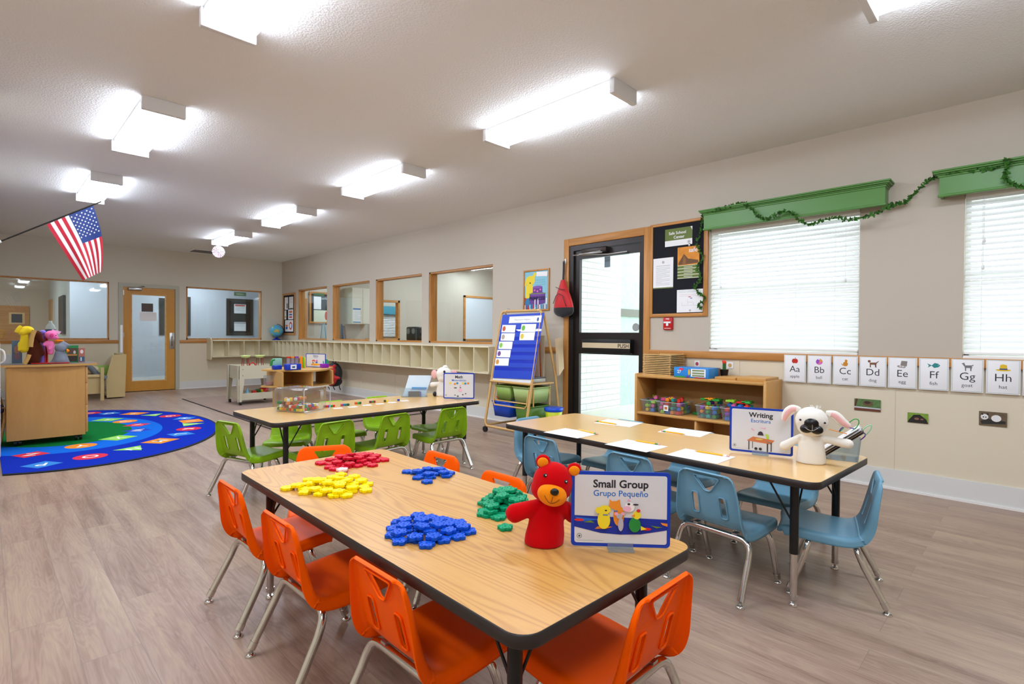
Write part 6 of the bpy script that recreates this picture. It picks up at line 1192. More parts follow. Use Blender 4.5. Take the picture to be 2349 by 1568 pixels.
pencil((1417, 973), (1366, 965), 'yellow pencil at far left back of the table'); pencil((1325, 984), (1371, 995), 'yellow pencil beside the left front sheet'); pencil((1573, 996), (1517, 988), 'yellow pencil on the back sheet left of the writing sign'); pencil((1454, 1009), (1514, 1019), 'yellow pencil on the middle front sheet'); pencil((1592, 1033), (1673, 1046), 'orange-yellow pencil with white eraser nearest the writing sign', '#f0f0f0')
# clear stand with white paddles
o, rz, s = camframe(1930, 1050, ZB); r = empty('paddle_holder', o, rz, 'clear acrylic holder of white boards and coloured outlines at right of table', 'holder'); c = glass('clear_acrylic', '#eaf2f6', 1.0, .10)
VV = lambda x, y, d=0.0: ((x-1930)*s, d, (1050-y)*s)
k = MB()
for y0 in (-.07, .07): k.add([VV(1893, 1049, y0), VV(1961, 1052, y0), VV(1966, 1003, y0), VV(1958, 1003, y0), VV(1899, 1044, y0)], [(0, 1, 2, 3, 4)], c)
k.add([VV(1893, 1050, -.07), VV(1961, 1052, -.07), VV(1961, 1052, .07), VV(1893, 1050, .07)], [(0, 1, 2, 3)], c); k.add([VV(1961, 1052, -.07), VV(1966, 1003, -.07), VV(1966, 1003, .07), VV(1961, 1052, .07)], [(0, 1, 2, 3)], c)
ob = k.build('acrylic_body', r); bake(ob, [('SOLIDIFY', dict(thickness=.003, offset=0))])
for v in ob.data.vertices: v.co.z = max(v.co.z, .0005)
for i, (dx, dy, c1) in enumerate([(0, 0, '#4a4038'), (-2, -3, '#7a6458'), (-5, -7, '#e8e8ea'), (-8, -11, '#eeeeee')]):
    k = MB(); A, B = Vector(VV(1900+dx, 1044+dy, 0)), Vector(VV(1972+dx, 985+dy, 0)); u = (B-A); n = Vector((-u.z, 0, u.x)).normalized()*.002
    k.add([A+Vector((0, -.06, 0)), B+Vector((0, -.06, 0)), B+Vector((0, .06, 0)), A+Vector((0, .06, 0))]+[A+n+Vector((0, -.06, 0)), B+n+Vector((0, -.06, 0)), B+n+Vector((0, .06, 0)), A+n+Vector((0, .06, 0))], [(3, 2, 1, 0), (4, 5, 6, 7), (0, 1, 5, 4), (2, 3, 7, 6), (1, 2, 6, 5), (3, 0, 4, 7)], Cm(c1, .4)); tag(k.build('writing_board'), ['dark writing board lowest in clear holder', 'brown writing board second in the clear holder', 'white writing board below the top one in the holder', 'white writing board topmost in the clear holder'][i], 'board'); bpy.context.view_layer.update(); COL.objects[-1].matrix_world = Matrix.Translation(o) @ Matrix.Rotation(rz, 4, 'Z')
for c1, pts, lbl in (('#2f9a3c', [(1925, 990), (1945, 965), (1955, 957), (1962, 960), (1960, 972), (1948, 987)], 'green outline'), ('#9ad8a8', [(1962, 990), (1975, 974), (1985, 968), (1984, 978), (1975, 992)], 'pale green outline'), ('#5a2a9c', [(1925, 988), (1934, 977), (1960, 981), (1975, 990), (1966, 1003)], 'purple outline'), ('#e8902a', [(1905, 985), (1920, 988), (1940, 992)], 'orange outline')):
    k = MB(); k.tube(spline([VV(x, y, -.02) for x, y in pts], 5), .0025, 6, Cm(c1, .4)); w = k.build('stencil_outline'); w.matrix_world = Matrix.Translation(o) @ Matrix.Rotation(rz, 4, 'Z'); tag(w, lbl+' of a stencil sticking out of the clear holder', 'stencil')

# ================================================================== cube box, cube trains, number cards, bag holder
A, B, D_ = P(624, 943, 2, ZG), P(695, 949, 2, ZG), P(718, 934, 2, ZG); ux = (B-A); w = ux.length; rz = atan2(ux.y, ux.x); dd = (D_-B).length; r = empty('cube_container', A, rz, 'clear plastic container of coloured cubes on the green chairs table', 'container'); h = .185; dd = max(.2, min(dd, .26))
M_CC = glass('clear_container', '#eef2f4', 1.5, .05); k = MB(); k.rbox((0, 0, .001), (w, dd, h), .03, M_CC, seg=4); k.build('container_body', r); k = MB(); k.tube([(x, y, .0) for x, y in [(0, 0)]] if False else [(w+.02, y, z) for y, z in rrect(dd+.02, h+.01, .03, 4, dd/2, h/2+.006)], .004, 6, glass('bin_rim', '#dfe6ea', 1.2, .35), closed=True); k.build('rim', r)
q = random.Random(11); T0 = Matrix.Translation(A) @ Matrix.Rotation(rz, 4, 'Z'); M_C = [Cm(c, .35) for c in ('#d82a20', '#f0d01c', '#1f8a3c', '#2a60c8', '#ef8a1c', '#8a3a2a', '#f0f0ea', '#1c5a34')]; cm = {}
def cube_obj(m_, nm='linking_cube'):
    if m_.name not in cm:
        k = MB(); e = .0088; k.rbox((-e, -e, -e), (e, e, e), .0012, m_); k.cyl((0, 0, e), (0, 0, e+.003), .0045, n=10, m=m_); cm[m_.name] = k.mesh('linking_cube')
    o = bpy.data.objects.new(nm, cm[m_.name]); COL.objects.link(o); return o
cs = .0245; nx = int((w-.05)/cs); ny = int((dd-.05)/cs)
for iz in range(4):
    for ix in range(nx):
        for iy in range(ny):
            lim = 2+ (2 if ix < nx*.45 else 0)
            if iz >= lim or q.random() < (.12 if iz < 2 else .45): continue
            if 0 < iy < ny-1 and iz < lim-1 and 0 < ix < nx-1: continue   # cubes nobody can see
            o = cube_obj(q.choice(M_C)); o.matrix_world = T0 @ Matrix.Translation((.035+ix*cs, .035+iy*cs, .02+iz*.0235)) @ Matrix.Scale(1.15, 4) @ Matrix.Rotation(q.uniform(-.2, .2), 4, 'Z') @ Matrix.Rotation(q.choice((0, pi/2)), 4, 'X'); tag(o, 'small coloured linking cube inside the clear container', 'cube', 'cubes in the clear container')
tr = [(755, 931, ['#8a3a2a', '#d82a20', '#2a60c8', '#1f9a3c', '#d82a20'], 'five-cube train nearest the clear container, red at both ends'), (791, 928, ['#b04a5a', '#2a70c0', '#1c7a6a', '#1c5a34'], 'cube train second from the container, blue and dark green'), (821, 924, ['#e04a20', '#2fb02c', '#1c5a34'], 'cube train third from the container, orange and green'), (854, 921, ['#7a2a4a', '#2a9a3c', '#9a2a2a'], 'cube train fourth from container, purple, green and dark red'), (885, 919, ['#4a4a10', '#f0d01c'], 'yellow cube pair, second from the right of the cube row'), (914, 917, ['#1a3cb0'], 'single blue cube at the right end of the cube row')]
for i, (px, py, cols, lbl) in enumerate(tr):
    p = P(px, py, 2, ZG+.009); r = empty('cube_train', (p.x, p.y, ZG+.0095), radians(-12), lbl, 'toy', 'cube trains')
    for j, c in enumerate(cols): o = cube_obj(Cm(c, .35), 'cube'); o.parent = r; o.location = ((j-(len(cols)-1)/2)*.0182, 0, 0); o.rotation_euler = (0, pi/2, 0)
for i, (px, py) in enumerate([(775, 936), (809, 933), (842, 929), (872, 926), (900, 923), (928, 919)]):
    p = P(px, py, 2, ZG); k = MB(); k.box((-.036, -.028, 0), (.036, .028, .0008), M_PAPER); k.text(str(6-i), -.018, -.016, .001, .044, Cm('#3a4a8a')); [k.flat(el(.006+.011*j, 0, .004, .004, 8), .001, Cm('#5a6aa8')) for j in range(3)]
    tag(k.build('number_card', loc=(p.x, p.y, ZG+.0005), rot=(0, 0, radians(-10))), ['number card beside the five-cube train, leftmost', 'number card second from left on the table', 'number card third from left on the table', 'number card fourth from left, below the purple train', 'number card second from right in front of yellow cubes', 'number card at right end beside the single blue cube'][i], 'card', 'number cards')
o, rz, s = camframe(952, 909, ZG); r = empty('bag_holder', o, rz, 'clear holder with zip bags of cards left of the cow puppet', 'holder'); V = lambda x, y, d=0.0: ((x-952)*s, d, (909-y)*s); c = glass('clear_acrylic', '#eaf2f6', 1.0, .10)
k = MB(); k.box(Vector(V(921, 909, -.05)), Vector(V(980, 888, -.047)), c); k.box(Vector(V(921, 909, -.05)), Vector(V(980, 908, .05)), c); k.build('acrylic_body', r)
k = MB(); q4 = [V(925, 907, -.03), V(974, 909, -.03), V(991, 862, .05), V(938, 861, .05)]; k.add(q4+[(a+0, b+.012, cc) for a, b, cc in q4], [(0, 1, 2, 3), (7, 6, 5, 4), (0, 4, 5, 1), (2, 6, 7, 3), (1, 5, 6, 2), (3, 7, 4, 0)], mat('zip_bag', '#cfdfe8', .12, coat=.6))
k.add([V(944, 892, -.012), V(977, 893, -.012), V(979, 888, -.006), V(945, 887, -.006)], [(0, 1, 2, 3)], Cm('#1c90c8')); k.build('zip_bag', r)
k = MB(); k.box(Vector(V(937, 908, -.045)), Vector(V(963, 896, -.033)), mat('dark_card_box', '#3a2c28', .4)); k.box(Vector(V(962, 908, -.045)), Vector(V(966, 897, -.032)), Cm('#3a54c0')); k.build('card_box', r)

# ================================================================== flower connector pieces
def flower_mesh():
    k = MB(); n = 48; pts = []
    for i in range(n):
        t = 2*pi*i/n; best = .0128
        for j in range(5):
            a = j*pi/2.5; cx, cy, rr = .0160*cos(a), .0160*sin(a), .0102; dx = cx*cos(t)+cy*sin(t); disc = dx*dx-(cx*cx+cy*cy-rr*rr)
            if disc > 0 and dx > 0: best = max(best, dx+sqrt(disc))
        pts.append((best*cos(t), best*sin(t)))
    k.prism(pts, 0, .0108, None); o = k.build('flower'); c = MB()
    for j in range(5): a = j*pi/2.5; c.cyl((.018*cos(a), .018*sin(a), -.01), (.018*cos(a), .018*sin(a), .02), .0026, n=8)
    c.cyl((0, 0, -.01), (0, 0, .02), .0030, n=8); co = c.build('c'); bake(o, [('BOOLEAN', dict(operation='DIFFERENCE', object=co, solver='EXACT')), ('BEVEL', dict(width=.0011, segments=2, limit_method='ANGLE', angle_limit=radians(50)))]); bpy.data.objects.remove(co); smooth_all(o, 35); me = o.data; bpy.data.objects.remove(o); return me
FM = flower_mesh()
def inside(x, y, poly):
    c = False; j = len(poly)-1
    for i in range(len(poly)):
        if ((poly[i][1] > y) != (poly[j][1] > y)) and x < (poly[j][0]-poly[i][0])*(y-poly[i][1])/(poly[j][1]-poly[i][1])+poly[i][0]: c = not c
        j = i
    return c
def pile(pix, col, hexc, layers, label, group, seed, extra=()):
    me = FM.copy(); me.materials.clear(); me.materials.append(mat('connector_'+col, hexc, .4, spec=.2)); q = random.Random(seed); poly = [(P(x, y, 2, ZN).x, P(x, y, 2, ZN).y) for x, y in pix]; x0, x1 = min(p[0] for p in poly), max(p[0] for p in poly); y0, y1 = min(p[1] for p in poly), max(p[1] for p in poly); mx, my = (x0+x1)/2, (y0+y1)/2
    def put(x, y, z, tilt=0): o = bpy.data.objects.new('flower_connector', me); COL.objects.link(o); o.location = (x, y, z); o.rotation_euler = (tilt*q.uniform(-1, 1), tilt*q.uniform(-1, 1), q.uniform(0, 6)); tag(o, label, 'toy piece', group)
    for L_, (frac, dist) in enumerate(layers):
        pts = []
        for _ in range(2500):
            x, y = q.uniform(x0, x1), q.uniform(y0, y1); sx, sy = mx+(x-mx)/frac, my+(y-my)/frac
            if inside(sx, sy, poly) and all((x-a)**2+(y-b)**2 > dist*dist for a, b in pts): pts.append((x, y))
        for x, y in pts: put(x, y, ZN+.0004+L_*.0117, .0 if L_ == 0 else .0+.16*(L_ > 1))
    for x, y in extra: p = P(x, y, 2, ZN); put(p.x, p.y, ZN+.0004)
    return me
pile([(732, 1062), (775, 1048), (845, 1042), (882, 1052), (855, 1070), (800, 1076), (785, 1084), (762, 1078)], 'red', '#cf1530', [(1.0, .0455), (.75, .052), (.35, .05)], 'red plastic flower connector in the pile at far end of near table', 'red flower connectors', 1, [(735, 1063), (882, 1057), (786, 1079)])
pile([(655, 1122), (705, 1110), (740, 1100), (785, 1093), (830, 1100), (843, 1112), (842, 1130), (780, 1142), (698, 1138), (690, 1125)], 'yellow', '#fae200', [(1.0, .045), (.85, .05), (.4, .05)], 'yellow plastic flower connector in the pile at left of near table', 'yellow flower connectors', 2, [(660, 1122), (707, 1103)])
pile([(935, 1085), (960, 1083), (1000, 1078), (1032, 1082), (1032, 1094), (1000, 1098), (960, 1099)], 'blue', '#0f50c0', [(1.0, .0455), (.7, .052)], 'blue plastic flower connector in the small pile near the far chairs', 'blue connectors of the small pile', 3, [(934, 1084), (980, 1107)])
pile([(890, 1240), (905, 1205), (950, 1187), (985, 1187), (1055, 1202), (1085, 1220), (1055, 1237), (990, 1255), (945, 1255), (915, 1245)], 'blue_front', '#0d4fc4', [(1.0, .045), (.8, .05), (.35, .05)], 'blue plastic flower connector in the big front pile', 'blue connectors of the big pile', 4)
pile([(1100, 1160), (1130, 1140), (1165, 1128), (1195, 1140), (1212, 1155), (1200, 1185), (1165, 1185), (1115, 1190)], 'green', '#0a9464', [(1.0, .043), (.85, .045), (.7, .045), (.5, .045), (.35, .045)], 'green plastic flower connector heaped behind the red bear', 'green flower connectors', 5, [(1159, 1213), (1110, 1182), (1143, 1190)])
p = P(785, 1075, 2, ZN+.03); me = FM.copy(); me.materials.clear(); me.materials.append(mat('connector_white_marked', '#f0d0d8', .35)); o = bpy.data.objects.new('flower_connector', me); COL.objects.link(o); o.location = (p.x, p.y, ZN+.0212); tag(o, 'pale pink-white flower connector on the near edge of the red pile', 'toy piece')

# ================================================================== flag, paper disc
r = empty('wall_flag', (-5.06, 6.0, 1.9), 0, 'American flag hanging from a slanting black pole at the left', 'flag')
def W(px, py, y=6.0): return P(px, py, 1, y)
a0, a1 = W(-14, 559), W(230, 463); k = MB(); k.cyl(a0, a1, .006, n=8, m=M_BLACK); k.cyl(a1, a1+(a1-a0).normalized()*.012, .009, .001, n=8, m=M_BLACK); lb(k, 'pole', r)
k = MB(); k.cyl(a0, a0+(a1-a0).normalized()*.05, .012, n=10, m=M_PAPER); k.box((XL, a0.y-.03, a0.z-.05), (XL+.012, a0.y+.03, a0.z+.05), M_PAPER); k.cyl((XL+.01, a0.y, a0.z-.01), a0, .012, n=8, m=M_PAPER); lb(k, 'bracket', r)
c00, c10, c01, c11 = W(107, 515), W(213, 470), W(190, 643), W(233, 623)
def FL(u, v, off=0):
    e = .22*sin(pi*v)*.0; x = (c00.lerp(c10, u)).lerp(c01.lerp(c11, u**.8), v); bulge = Vector((.0, 0, 0)); x = x+Vector((.035*sin(pi*v)*u, .02*sin(u*9+v*3)*v, .0)); return x+Vector((0, -off, 0))
F_R, F_W, F_B = mat('flag_red', '#b80d2c', .6, sheen=.2), mat('flag_white', '#ececec', .6, sheen=.2), mat('flag_blue', '#0c2f74', .5, sheen=.2); k = MB(); nv = 24
for i in range(13):
    for j in range(nv):
        m_ = F_B if (i >= 6 and j < nv*.42) else (F_R if i % 2 == 0 else F_W)
        for t in range(2): u0, u1 = (i+t/2)/13, (i+t/2+.5)/13; k.add([FL(u0, j/nv), FL(u1, j/nv), FL(u1, (j+1)/nv), FL(u0, (j+1)/nv)], [(3, 2, 1, 0)], m_, True)
for row in range(9):
    for cc in range(6 if row % 2 == 0 else 5):
        u = 6/13+(7/13)*((row+.7)/9.6); v = .42*((cc+.6+(.5 if row % 2 else 0))/6.4); p0 = FL(u, v, .003); du = (FL(u+.01, v)-FL(u-.01, v)).normalized(); dv = (FL(u, v+.01)-FL(u, v-.01)).normalized()
        k.add([p0+du*x+dv*y for x, y in star(.0085, .0036, 5)], [tuple(range(10))], F_W); k.add([p0+Vector((0, .006, 0))+du*x+dv*y for x, y in star(.0085, .0036, 5)], [tuple(range(10))], F_W)
lb(k, 'flag_cloth', r)
p = P(501, 577, 1, 9.95); p = P(501, 577, 1, 10.45); r = empty('paper_rosette', p, 0, 'round pleated white paper disc hanging from the farthest ceiling light', 'decoration'); k = MB(); n = 40
k.add([(0, -.008, 0)]+[(.105*cos(2*pi*i/n), (-.012 if i % 2 else .004), .105*sin(2*pi*i/n)) for i in range(n)], [(0, i+1, (i+1) % n+1) for i in range(n)], mat('rosette_paper', '#c4b2ba', .7)); k.build('pleated_disc', r)
k = MB(); [k.cyl((.02*cos(a), -.016, .02*sin(a)), (.09*cos(a), -.016, .09*sin(a)), .0018, n=5, m=Cm('#8a4a34')) for a in [2*pi*i/10+.2 for i in range(10)]]; k.build('slits', r); k = MB(); k.cyl((0, 0, .1), (0, 0, CEIL-.09-p.z), .002, n=5, m=M_PAPER); k.build('string', r); k = MB(); k.ell((0, -.016, 0), (.012, .006, .012), Cm('#7aa8d8')); k.build('centre', r)

# ================================================================== puppets and books on the cabinet
CZ = .859; PY = 7.55
_o = P(100, 838, 1, PY); sx = (P(101, 800, 1, PY).x-P(100, 800, 1, PY).x)
def cab(nm, px, label, cat='puppet'):
    o = P(px, 800, 1, PY); r = empty(nm, (o.x, PY, CZ), 0, label, cat); return r, (lambda x, y, d=0.0: (P(x, y, 1, PY).x-o.x, d, max(.004, P(x, y, 1, PY).z-CZ)))
def pl(n, c): return mat(n, c, .92, spec=.1, sheen=.08)
k_ = sx
r, V = cab('dog_puppet', 60, 'yellow plush dog puppet, leftmost on top of the beech cabinet'); Y_ = pl('yellow_plush', '#e8cc2c')
blob('body', [('c', V(58, 800, .0), V(56, 768, 0), 11*k_, 10*k_), ('c', V(52, 805), V(48, 790), 6*k_, 9*k_), ('c', V(44, 802, -.03), V(52, 780, -.02), 5*k_, 7*k_)], Y_, .012, r); blob('head', [('e', V(62, 757), (17*k_, 16*k_, 13*k_)), ('e', V(52, 762, -.02), (12*k_, 12*k_, 9*k_))], Y_, .012, r)
k = MB(); k.tube(spline([V(48, 748, -.02), V(41, 755, -.03), V(37, 762, -.03)], 4), [5*k_]*9, 8, Y_); k.build('ear', r)
r, V = cab('horse_puppet', 84, 'dark brown plush horse puppet with tan mane on the beech cabinet'); B_ = pl('brown_plush', '#4a1f10'); T_ = pl('tan_plush', '#c8a05a')
blob('body', [('c', V(76, 825), V(78, 795), 18*k_, 13*k_), ('c', V(78, 795), V(84, 775), 13*k_, 10*k_), ('c', V(98, 812), V(88, 795), 6*k_, 10*k_)], B_, .012, r); blob('head', [('e', V(84, 768, -.01), (14*k_, 13*k_, 14*k_)), ('c', V(88, 772, -.02), V(96, 782, -.03), 9*k_, 7*k_)], B_, .012, r)
k = MB(); q = spline([V(78, 757, -.09), V(73, 770, -.09), V(70, 785, -.09), V(69, 795, -.09)], 4); k.tube(q, [5.5*k_]*len(q), 8, T_); k.build('mane', r); k = MB(); q = spline([V(66, 812, -.1), V(62, 822, -.1), V(55, 838, -.1)], 4); k.tube(q, [5*k_]*len(q), 8, T_); k.build('tail', r)
r, V = cab('pig_puppet', 117, 'pink plush pig puppet with feathery tuft on the beech cabinet'); K_ = pl('pink_plush2', '#f078b0')
blob('body', [('c', V(116, 808), V(115, 788), 8*k_, 10*k_), ('c', V(100, 790, -.02), V(110, 785), 5*k_, 7*k_), ('c', V(112, 800, -.04), V(116, 790), 4*k_, 6*k_)], K_, .011, r); blob('head', [('e', V(117, 768), (16*k_, 15*k_, 14*k_)), ('c', V(126, 773, -.03), V(132, 775, -.04), 7*k_, 4*k_)], K_, .011, r)
k = MB(); k.ell(V(117, 769, -.075), (5*k_, 2*k_, 6*k_), pl('dark_pink', '#d8488c')); k.build('ear', r); k = MB(); k.ell(V(127, 769, -.07), (1.6*k_, 1.2*k_, 1.6*k_), M_BLACK); k.build('eye', r); k = MB(); k.add([V(120, 755), V(141, 760), V(136, 766), V(126, 762), V(118, 758)], [(0, 1, 2, 3, 4)], pl('pale_pink', '#f4b8dc')); o = k.build('tuft', r); bake(o, [('SOLIDIFY', dict(thickness=.01))])
r, V = cab('goose_puppet', 140, 'grey plush bird puppet with orange beak, rightmost on the beech cabinet'); G_ = pl('grey_plush', '#7a828e'); O_ = pl('orange_plush3', '#f0861c')
blob('body', [('c', V(138, 828), V(136, 810), 20*k_, 12*k_), ('e', V(120, 833), (10*k_, 12*k_, 5*k_)), ('c', V(155, 830), V(146, 812), 6*k_, 8*k_)], G_, .012, r); blob('head', [('e', V(139, 798), (15*k_, 14*k_, 15*k_)), ('c', V(145, 786), V(157, 792), 6*k_, 5*k_)], G_, .012, r)
k = MB(); k.lathe([(6*k_, 0), (5*k_, 4*k_), (0, 8*k_)], (0, 0, 0), 12, O_, M=Matrix.Translation(V(152, 804, -.02)) @ Matrix.Rotation(pi/2, 4, 'Y')); k.build('beak', r); k = MB(); k.ell(V(136, 781, .02), (12*k_, 4*k_, 3*k_), O_); k.build('orange_crest', r)
r, V = cab('puppet_stand', 105, 'red wire puppet stand on the beech cabinet', 'stand'); k = MB(); k.box(V(70, 838, -.08), (V(158, 836, 0)[0], .08, .012), M_RDP); k.build('base', r)
for x in (80, 106, 109): k = MB(); k.box((V(x, 838)[0]-.008, .05, .01), (V(x, 838)[0]+.008, .066, .30), M_RDP); k.build('post', r)
r, V = cab('purple_puppet', 99, 'purple plush puppet between horse and pig on the cabinet'); blob('head', [('e', V(99, 762, .06), (9*k_, 9*k_, 8*k_)), ('e', V(99, 775, .08), (8*k_, 8*k_, 12*k_)), ('c', V(99, 780, .08), V(100, 834, .08), 5*k_, 8*k_)], pl('purple_plush', '#8a7ad8'), .012, r)
def book(px0, px1, py0, col, lbl, y=7.75, items=(), kind='picture_book', cat='book'):
    a = P(px0, py0, 1, y); b = P(px1, 836, 1, y); w, h = b.x-a.x, a.z-CZ; k = MB(frame((a.x, y, CZ), (1, 0, 0), (0, 0, 1))); k.box((0, 0, -.02), (w, h, 0), mat('book_'+col.strip('#'), col, .5)); art(k, .0004, [(c, [(x*w, yy*h) for x, yy in p_]) for c, p_ in items]); tag(k.build(kind), lbl, cat)
book(27, 51, 781, '#5a7288', 'grey-blue book standing behind the yellow dog puppet', 7.80, [('#a87a6a', el(.5, .6, .3, .2)), ('#8a6a7a', el(.5, .3, .3, .15))])
book(150, 180, 792, '#1f8a4a', 'green book with animal pictures right of the bird puppet', 7.72, [('#5a4638', rect(.15, .5, .9, .85)), ('#c8c4c0', el(.7, .6, .1, .1)), ('#3a2c24', rect(.1, .05, .9, .38)), ('#c87a3a', rect(.1, .40, .9, .48))])
book(180, 195, 798, '#b06a5a', 'reddish picture card standing at right end of cabinet top', 7.70, [('#e8e0e0', el(.5, .75, .25, .14)), ('#2a5a7a', rect(.1, .05, .9, .4)), ('#e8e4e0', rect(.3, .1, .5, .35))])
book(5, 27, 813, '#d4d8dc', 'white papers standing at left on the cabinet top', 7.85, kind='paper_stack', cat='paper')

# white fridge edge with handle at the left border
r = empty('white_appliance', (-5.03, 7.0, 0), 0, 'white appliance edge with curved handle at the left border', 'appliance'); X_ = P(2, 850, 1, 6.9).x
k = MB(); k.rbox((XL, 6.9, .02), (X_-.004, 7.25, 1.1), .006, M_WHITE); lb(k, 'body', r); k = MB(); k.tube(spline([(X_-.01, 6.9, P(0, 800, 1, 6.9).z), (X_+.02, 6.87, P(0, 806, 1, 6.9).z), (X_+.025, 6.87, P(0, 825, 1, 6.9).z), (X_-.01, 6.9, P(0, 834, 1, 6.9).z)], 5), .007, 8, M_WHITE); lb(k, 'handle', r)
# ================================================================== what is seen through the interior windows
def onp(y, px, py): return P(px, py, 1, y)
def panel_fw(nm, y, q, m, fn=None, label=None, cat=None, th=.02, kind=None):
    a, b = onp(y, *q[0]), onp(y, *q[1]); w, h = b.x-a.x, a.z-b.z; k = MB(frame((a.x, y-.001, b.z), (1, 0, 0), (0, 0, 1))); k.box((0, 0, 0), (w, h, th), m)
    if fn: fn(k, w, h, th+.0005)
    o = k.build(nm); tag(o, label, cat) if label else S(o); return o
# corridor (through the far windows)
def fn(k, w, h, z):
    k.flat(rect(.07, .07, w-.07, h-.07), z, mat('board_dark', '#232426', .25)); 
panel_fw('dark_notice_board', YC, ((519, 684), (580, 769)), mat('board_frame', '#34312e', .4), fn, 'dark framed notice board in the corridor behind the right far window', 'notice board')
def fn(k, w, h, z): k.flat(rect(w*.08, h*.78, w*.92, h*.95), z, Cm('#c0504a')); lines(k, z, w*.1, w*.9, h*.68, h*.09, 5, M_GINK, .004)
panel_fw('notice', YC-.03, ((537, 697), (564, 719)), M_PAPER, fn, 'white notice with red heading on the dark corridor board', 'paper', .002)
def fn(k, w, h, z): k.flat(rect(w*.02, h*.86, w*.98, h*.93), z, Cm('#2c3a3c')); lines(k, z, w*.1, w*.9, h*.74, h*.1, 3, M_GINK, .004)
panel_fw('notice', YC-.03, ((537, 738), (564, 759)), M_PAPER, fn, 'white notice with dark line, lower on the dark corridor board', 'paper', .002)
def fn(k, w, h, z): k.text('Sanitization', w/2, h*.35, z, h*.42, M_PAPER)
panel_fw('corridor_sign', YC, ((537, 669), (564, 679)), mat('sign_green', '#5c7c4c', .5), fn, 'small green sign on the corridor wall above the dark board', 'sign', .008)
panel_fw('dark_wall_panel', YC, ((420, 680), (437, 769)), mat('board_frame', '#34312e', .4), None, 'dark panel at left edge seen through the right far window', 'panel')
panel_fw('dark_wall_panel', YC, ((365, 683), (380, 768)), mat('board_frame', '#34312e', .4), None, 'dark louvred panel seen through the glass of the wooden door', 'panel')
# side corridor
YE = 20.0; M_CD = wood('corridor_door', '#c98c4a', '#b87a38', .4)
def fn(k, w, h, z): k.flat(rect(w*.36, h*.67, w*.72, h*.86), z, Cm('#e0b880')); k.flat(rect(w*.38, h*.69, w*.70, h*.845), z+.001, mat('dark_pane', '#3a3e42', .2))
a, b = onp(YE, -4, 700), onp(YE, 67, 795); k = MB(frame((a.x, YE-.002, .0), (1, 0, 0), (0, 0, 1))); w, h = b.x-a.x, a.z; k.box((0, 0, 0), (w, h, .04), M_CD); z0 = onp(YE, 0, 739).z; z1 = onp(YE, 0, 719).z; x0, x1 = onp(YE, 26, 730).x-a.x, onp(YE, 51, 730).x-a.x; k.box((x0-.05, z0-.04, .04), (x1+.05, z1+.04, .045), Cm('#e0b880')); k.box((x0, z0, .045), (x1, z1, .05), mat('dark_pane', '#3a3e42', .2)); S(k.build('door_3'))
def on_side(px, py): return P(px, py, 0, xc)   # the corridor side wall, plane x = xc
M_SD = wood('side_door', '#cf9c5c', '#bd8848', .4)
for n, (p0, p1, zt_) in enumerate([(97, 103, 2.1), (112, 121, 2.1)]):
    a, b = on_side(p0, 720), on_side(p1, 720); y0, y1 = sorted((a.y, b.y)); y0 = max(y0, YC+.2); y1 = min(max(y1, y0+.5), 19.9); k = MB(); k.box((xc-.03, y0, 0), (xc, y1, zt_), M_SD); S(k.build('door_%d' % (4+n)))
a, b = on_side(151, 700), on_side(140, 700); y0, y1 = sorted((a.y, b.y)); y0 = max(YC+.13, y0); k = MB(); k.box((xc-.05, y0, 1.15), (xc-.003, max(y1, y0+.3), 2.05), mat('board_frame', '#34312e', .4)); tag(k.build('dark_notice_board'), 'dark framed board on the side corridor wall seen above the puppets', 'notice board')
slab('ledge_corridor', (-4.95, FAR+WT+.005, 1.03), (-3.4, 13.55, 1.07), M_BX)
p = onp(13.35, 116, 742); r = empty('jug', (p.x, 13.35, 1.071), 0, 'white plastic jug on the ledge behind the left far window', 'jug'); k = MB(); k.lathe([(0, 0), (.07, 0), (.078, .02), (.078, .20), (.06, .25), (.028, .30), (.024, .34), (0, .34)], n=20, m=mat('jug_white', '#e4e6e8', .4)); k.build('jug_body', r); k = MB(); k.lathe([(.0795, .09), (.0795, .18)], n=20, m=mat('jug_label', '#2a3c8c', .4)); k.build('label', r)
p = onp(17.5, 52, 650); k = MB(); k.ell((p.x, 17.5, CEIL-.29), (.1, .1, .08), M_WHITE); k.ell((p.x-.02, 17.42, CEIL-.32), (.04, .04, .04), M_BLACK); tag(k.build('dome_camera'), 'white dome camera on the corridor ceiling behind left window', 'camera')
# next room: cabinet, whiteboard, inner window, board
YPf = YP
a, b = onp(YPf, 790, 661), onp(YPf, 838, 744); r = empty('wall_cabinet', ((a.x+b.x)/2, YPf-.15, b.z), 0, 'white wall cabinet in the next room seen through the second interior window', 'cabinet'); k = MB(); k.box((a.x, YPf-.32, b.z), (b.x, YPf, a.z), mat('cabinet_white', '#e6e2d2', .4)); lb(k, 'cabinet_body', r)
mx_ = (a.x+b.x)/2
for x0, x1 in ((a.x+.004, mx_-.003), (mx_+.003, b.x-.004)): k = MB(); k.box((x0, YPf-.335, b.z+.01), (x1, YPf-.32, a.z-.01), mat('cabinet_white', '#e6e2d2', .4)); lb(k, 'cabinet_door', r)
k = MB(frame((a.x+.02, YPf-.336, b.z+.03), (1, 0, 0), (0, 0, 1))); k.box((0, 0, 0), ((b.x-a.x)*.36, .3, .001), M_PAPER); k.flat(rect(0, .27, (b.x-a.x)*.36, .3), .0015, Cm('#2a6ac0')); k.flat(rect(0, 0, (b.x-a.x)*.36, .02), .0015, Cm('#2a8ac0')); lines(k, .0015, .03, .2, .24, .03, 7, M_GINK, .004); tag(k.build('cabinet_notice'), 'white notice with blue heading on the wall cabinet in next room', 'paper')
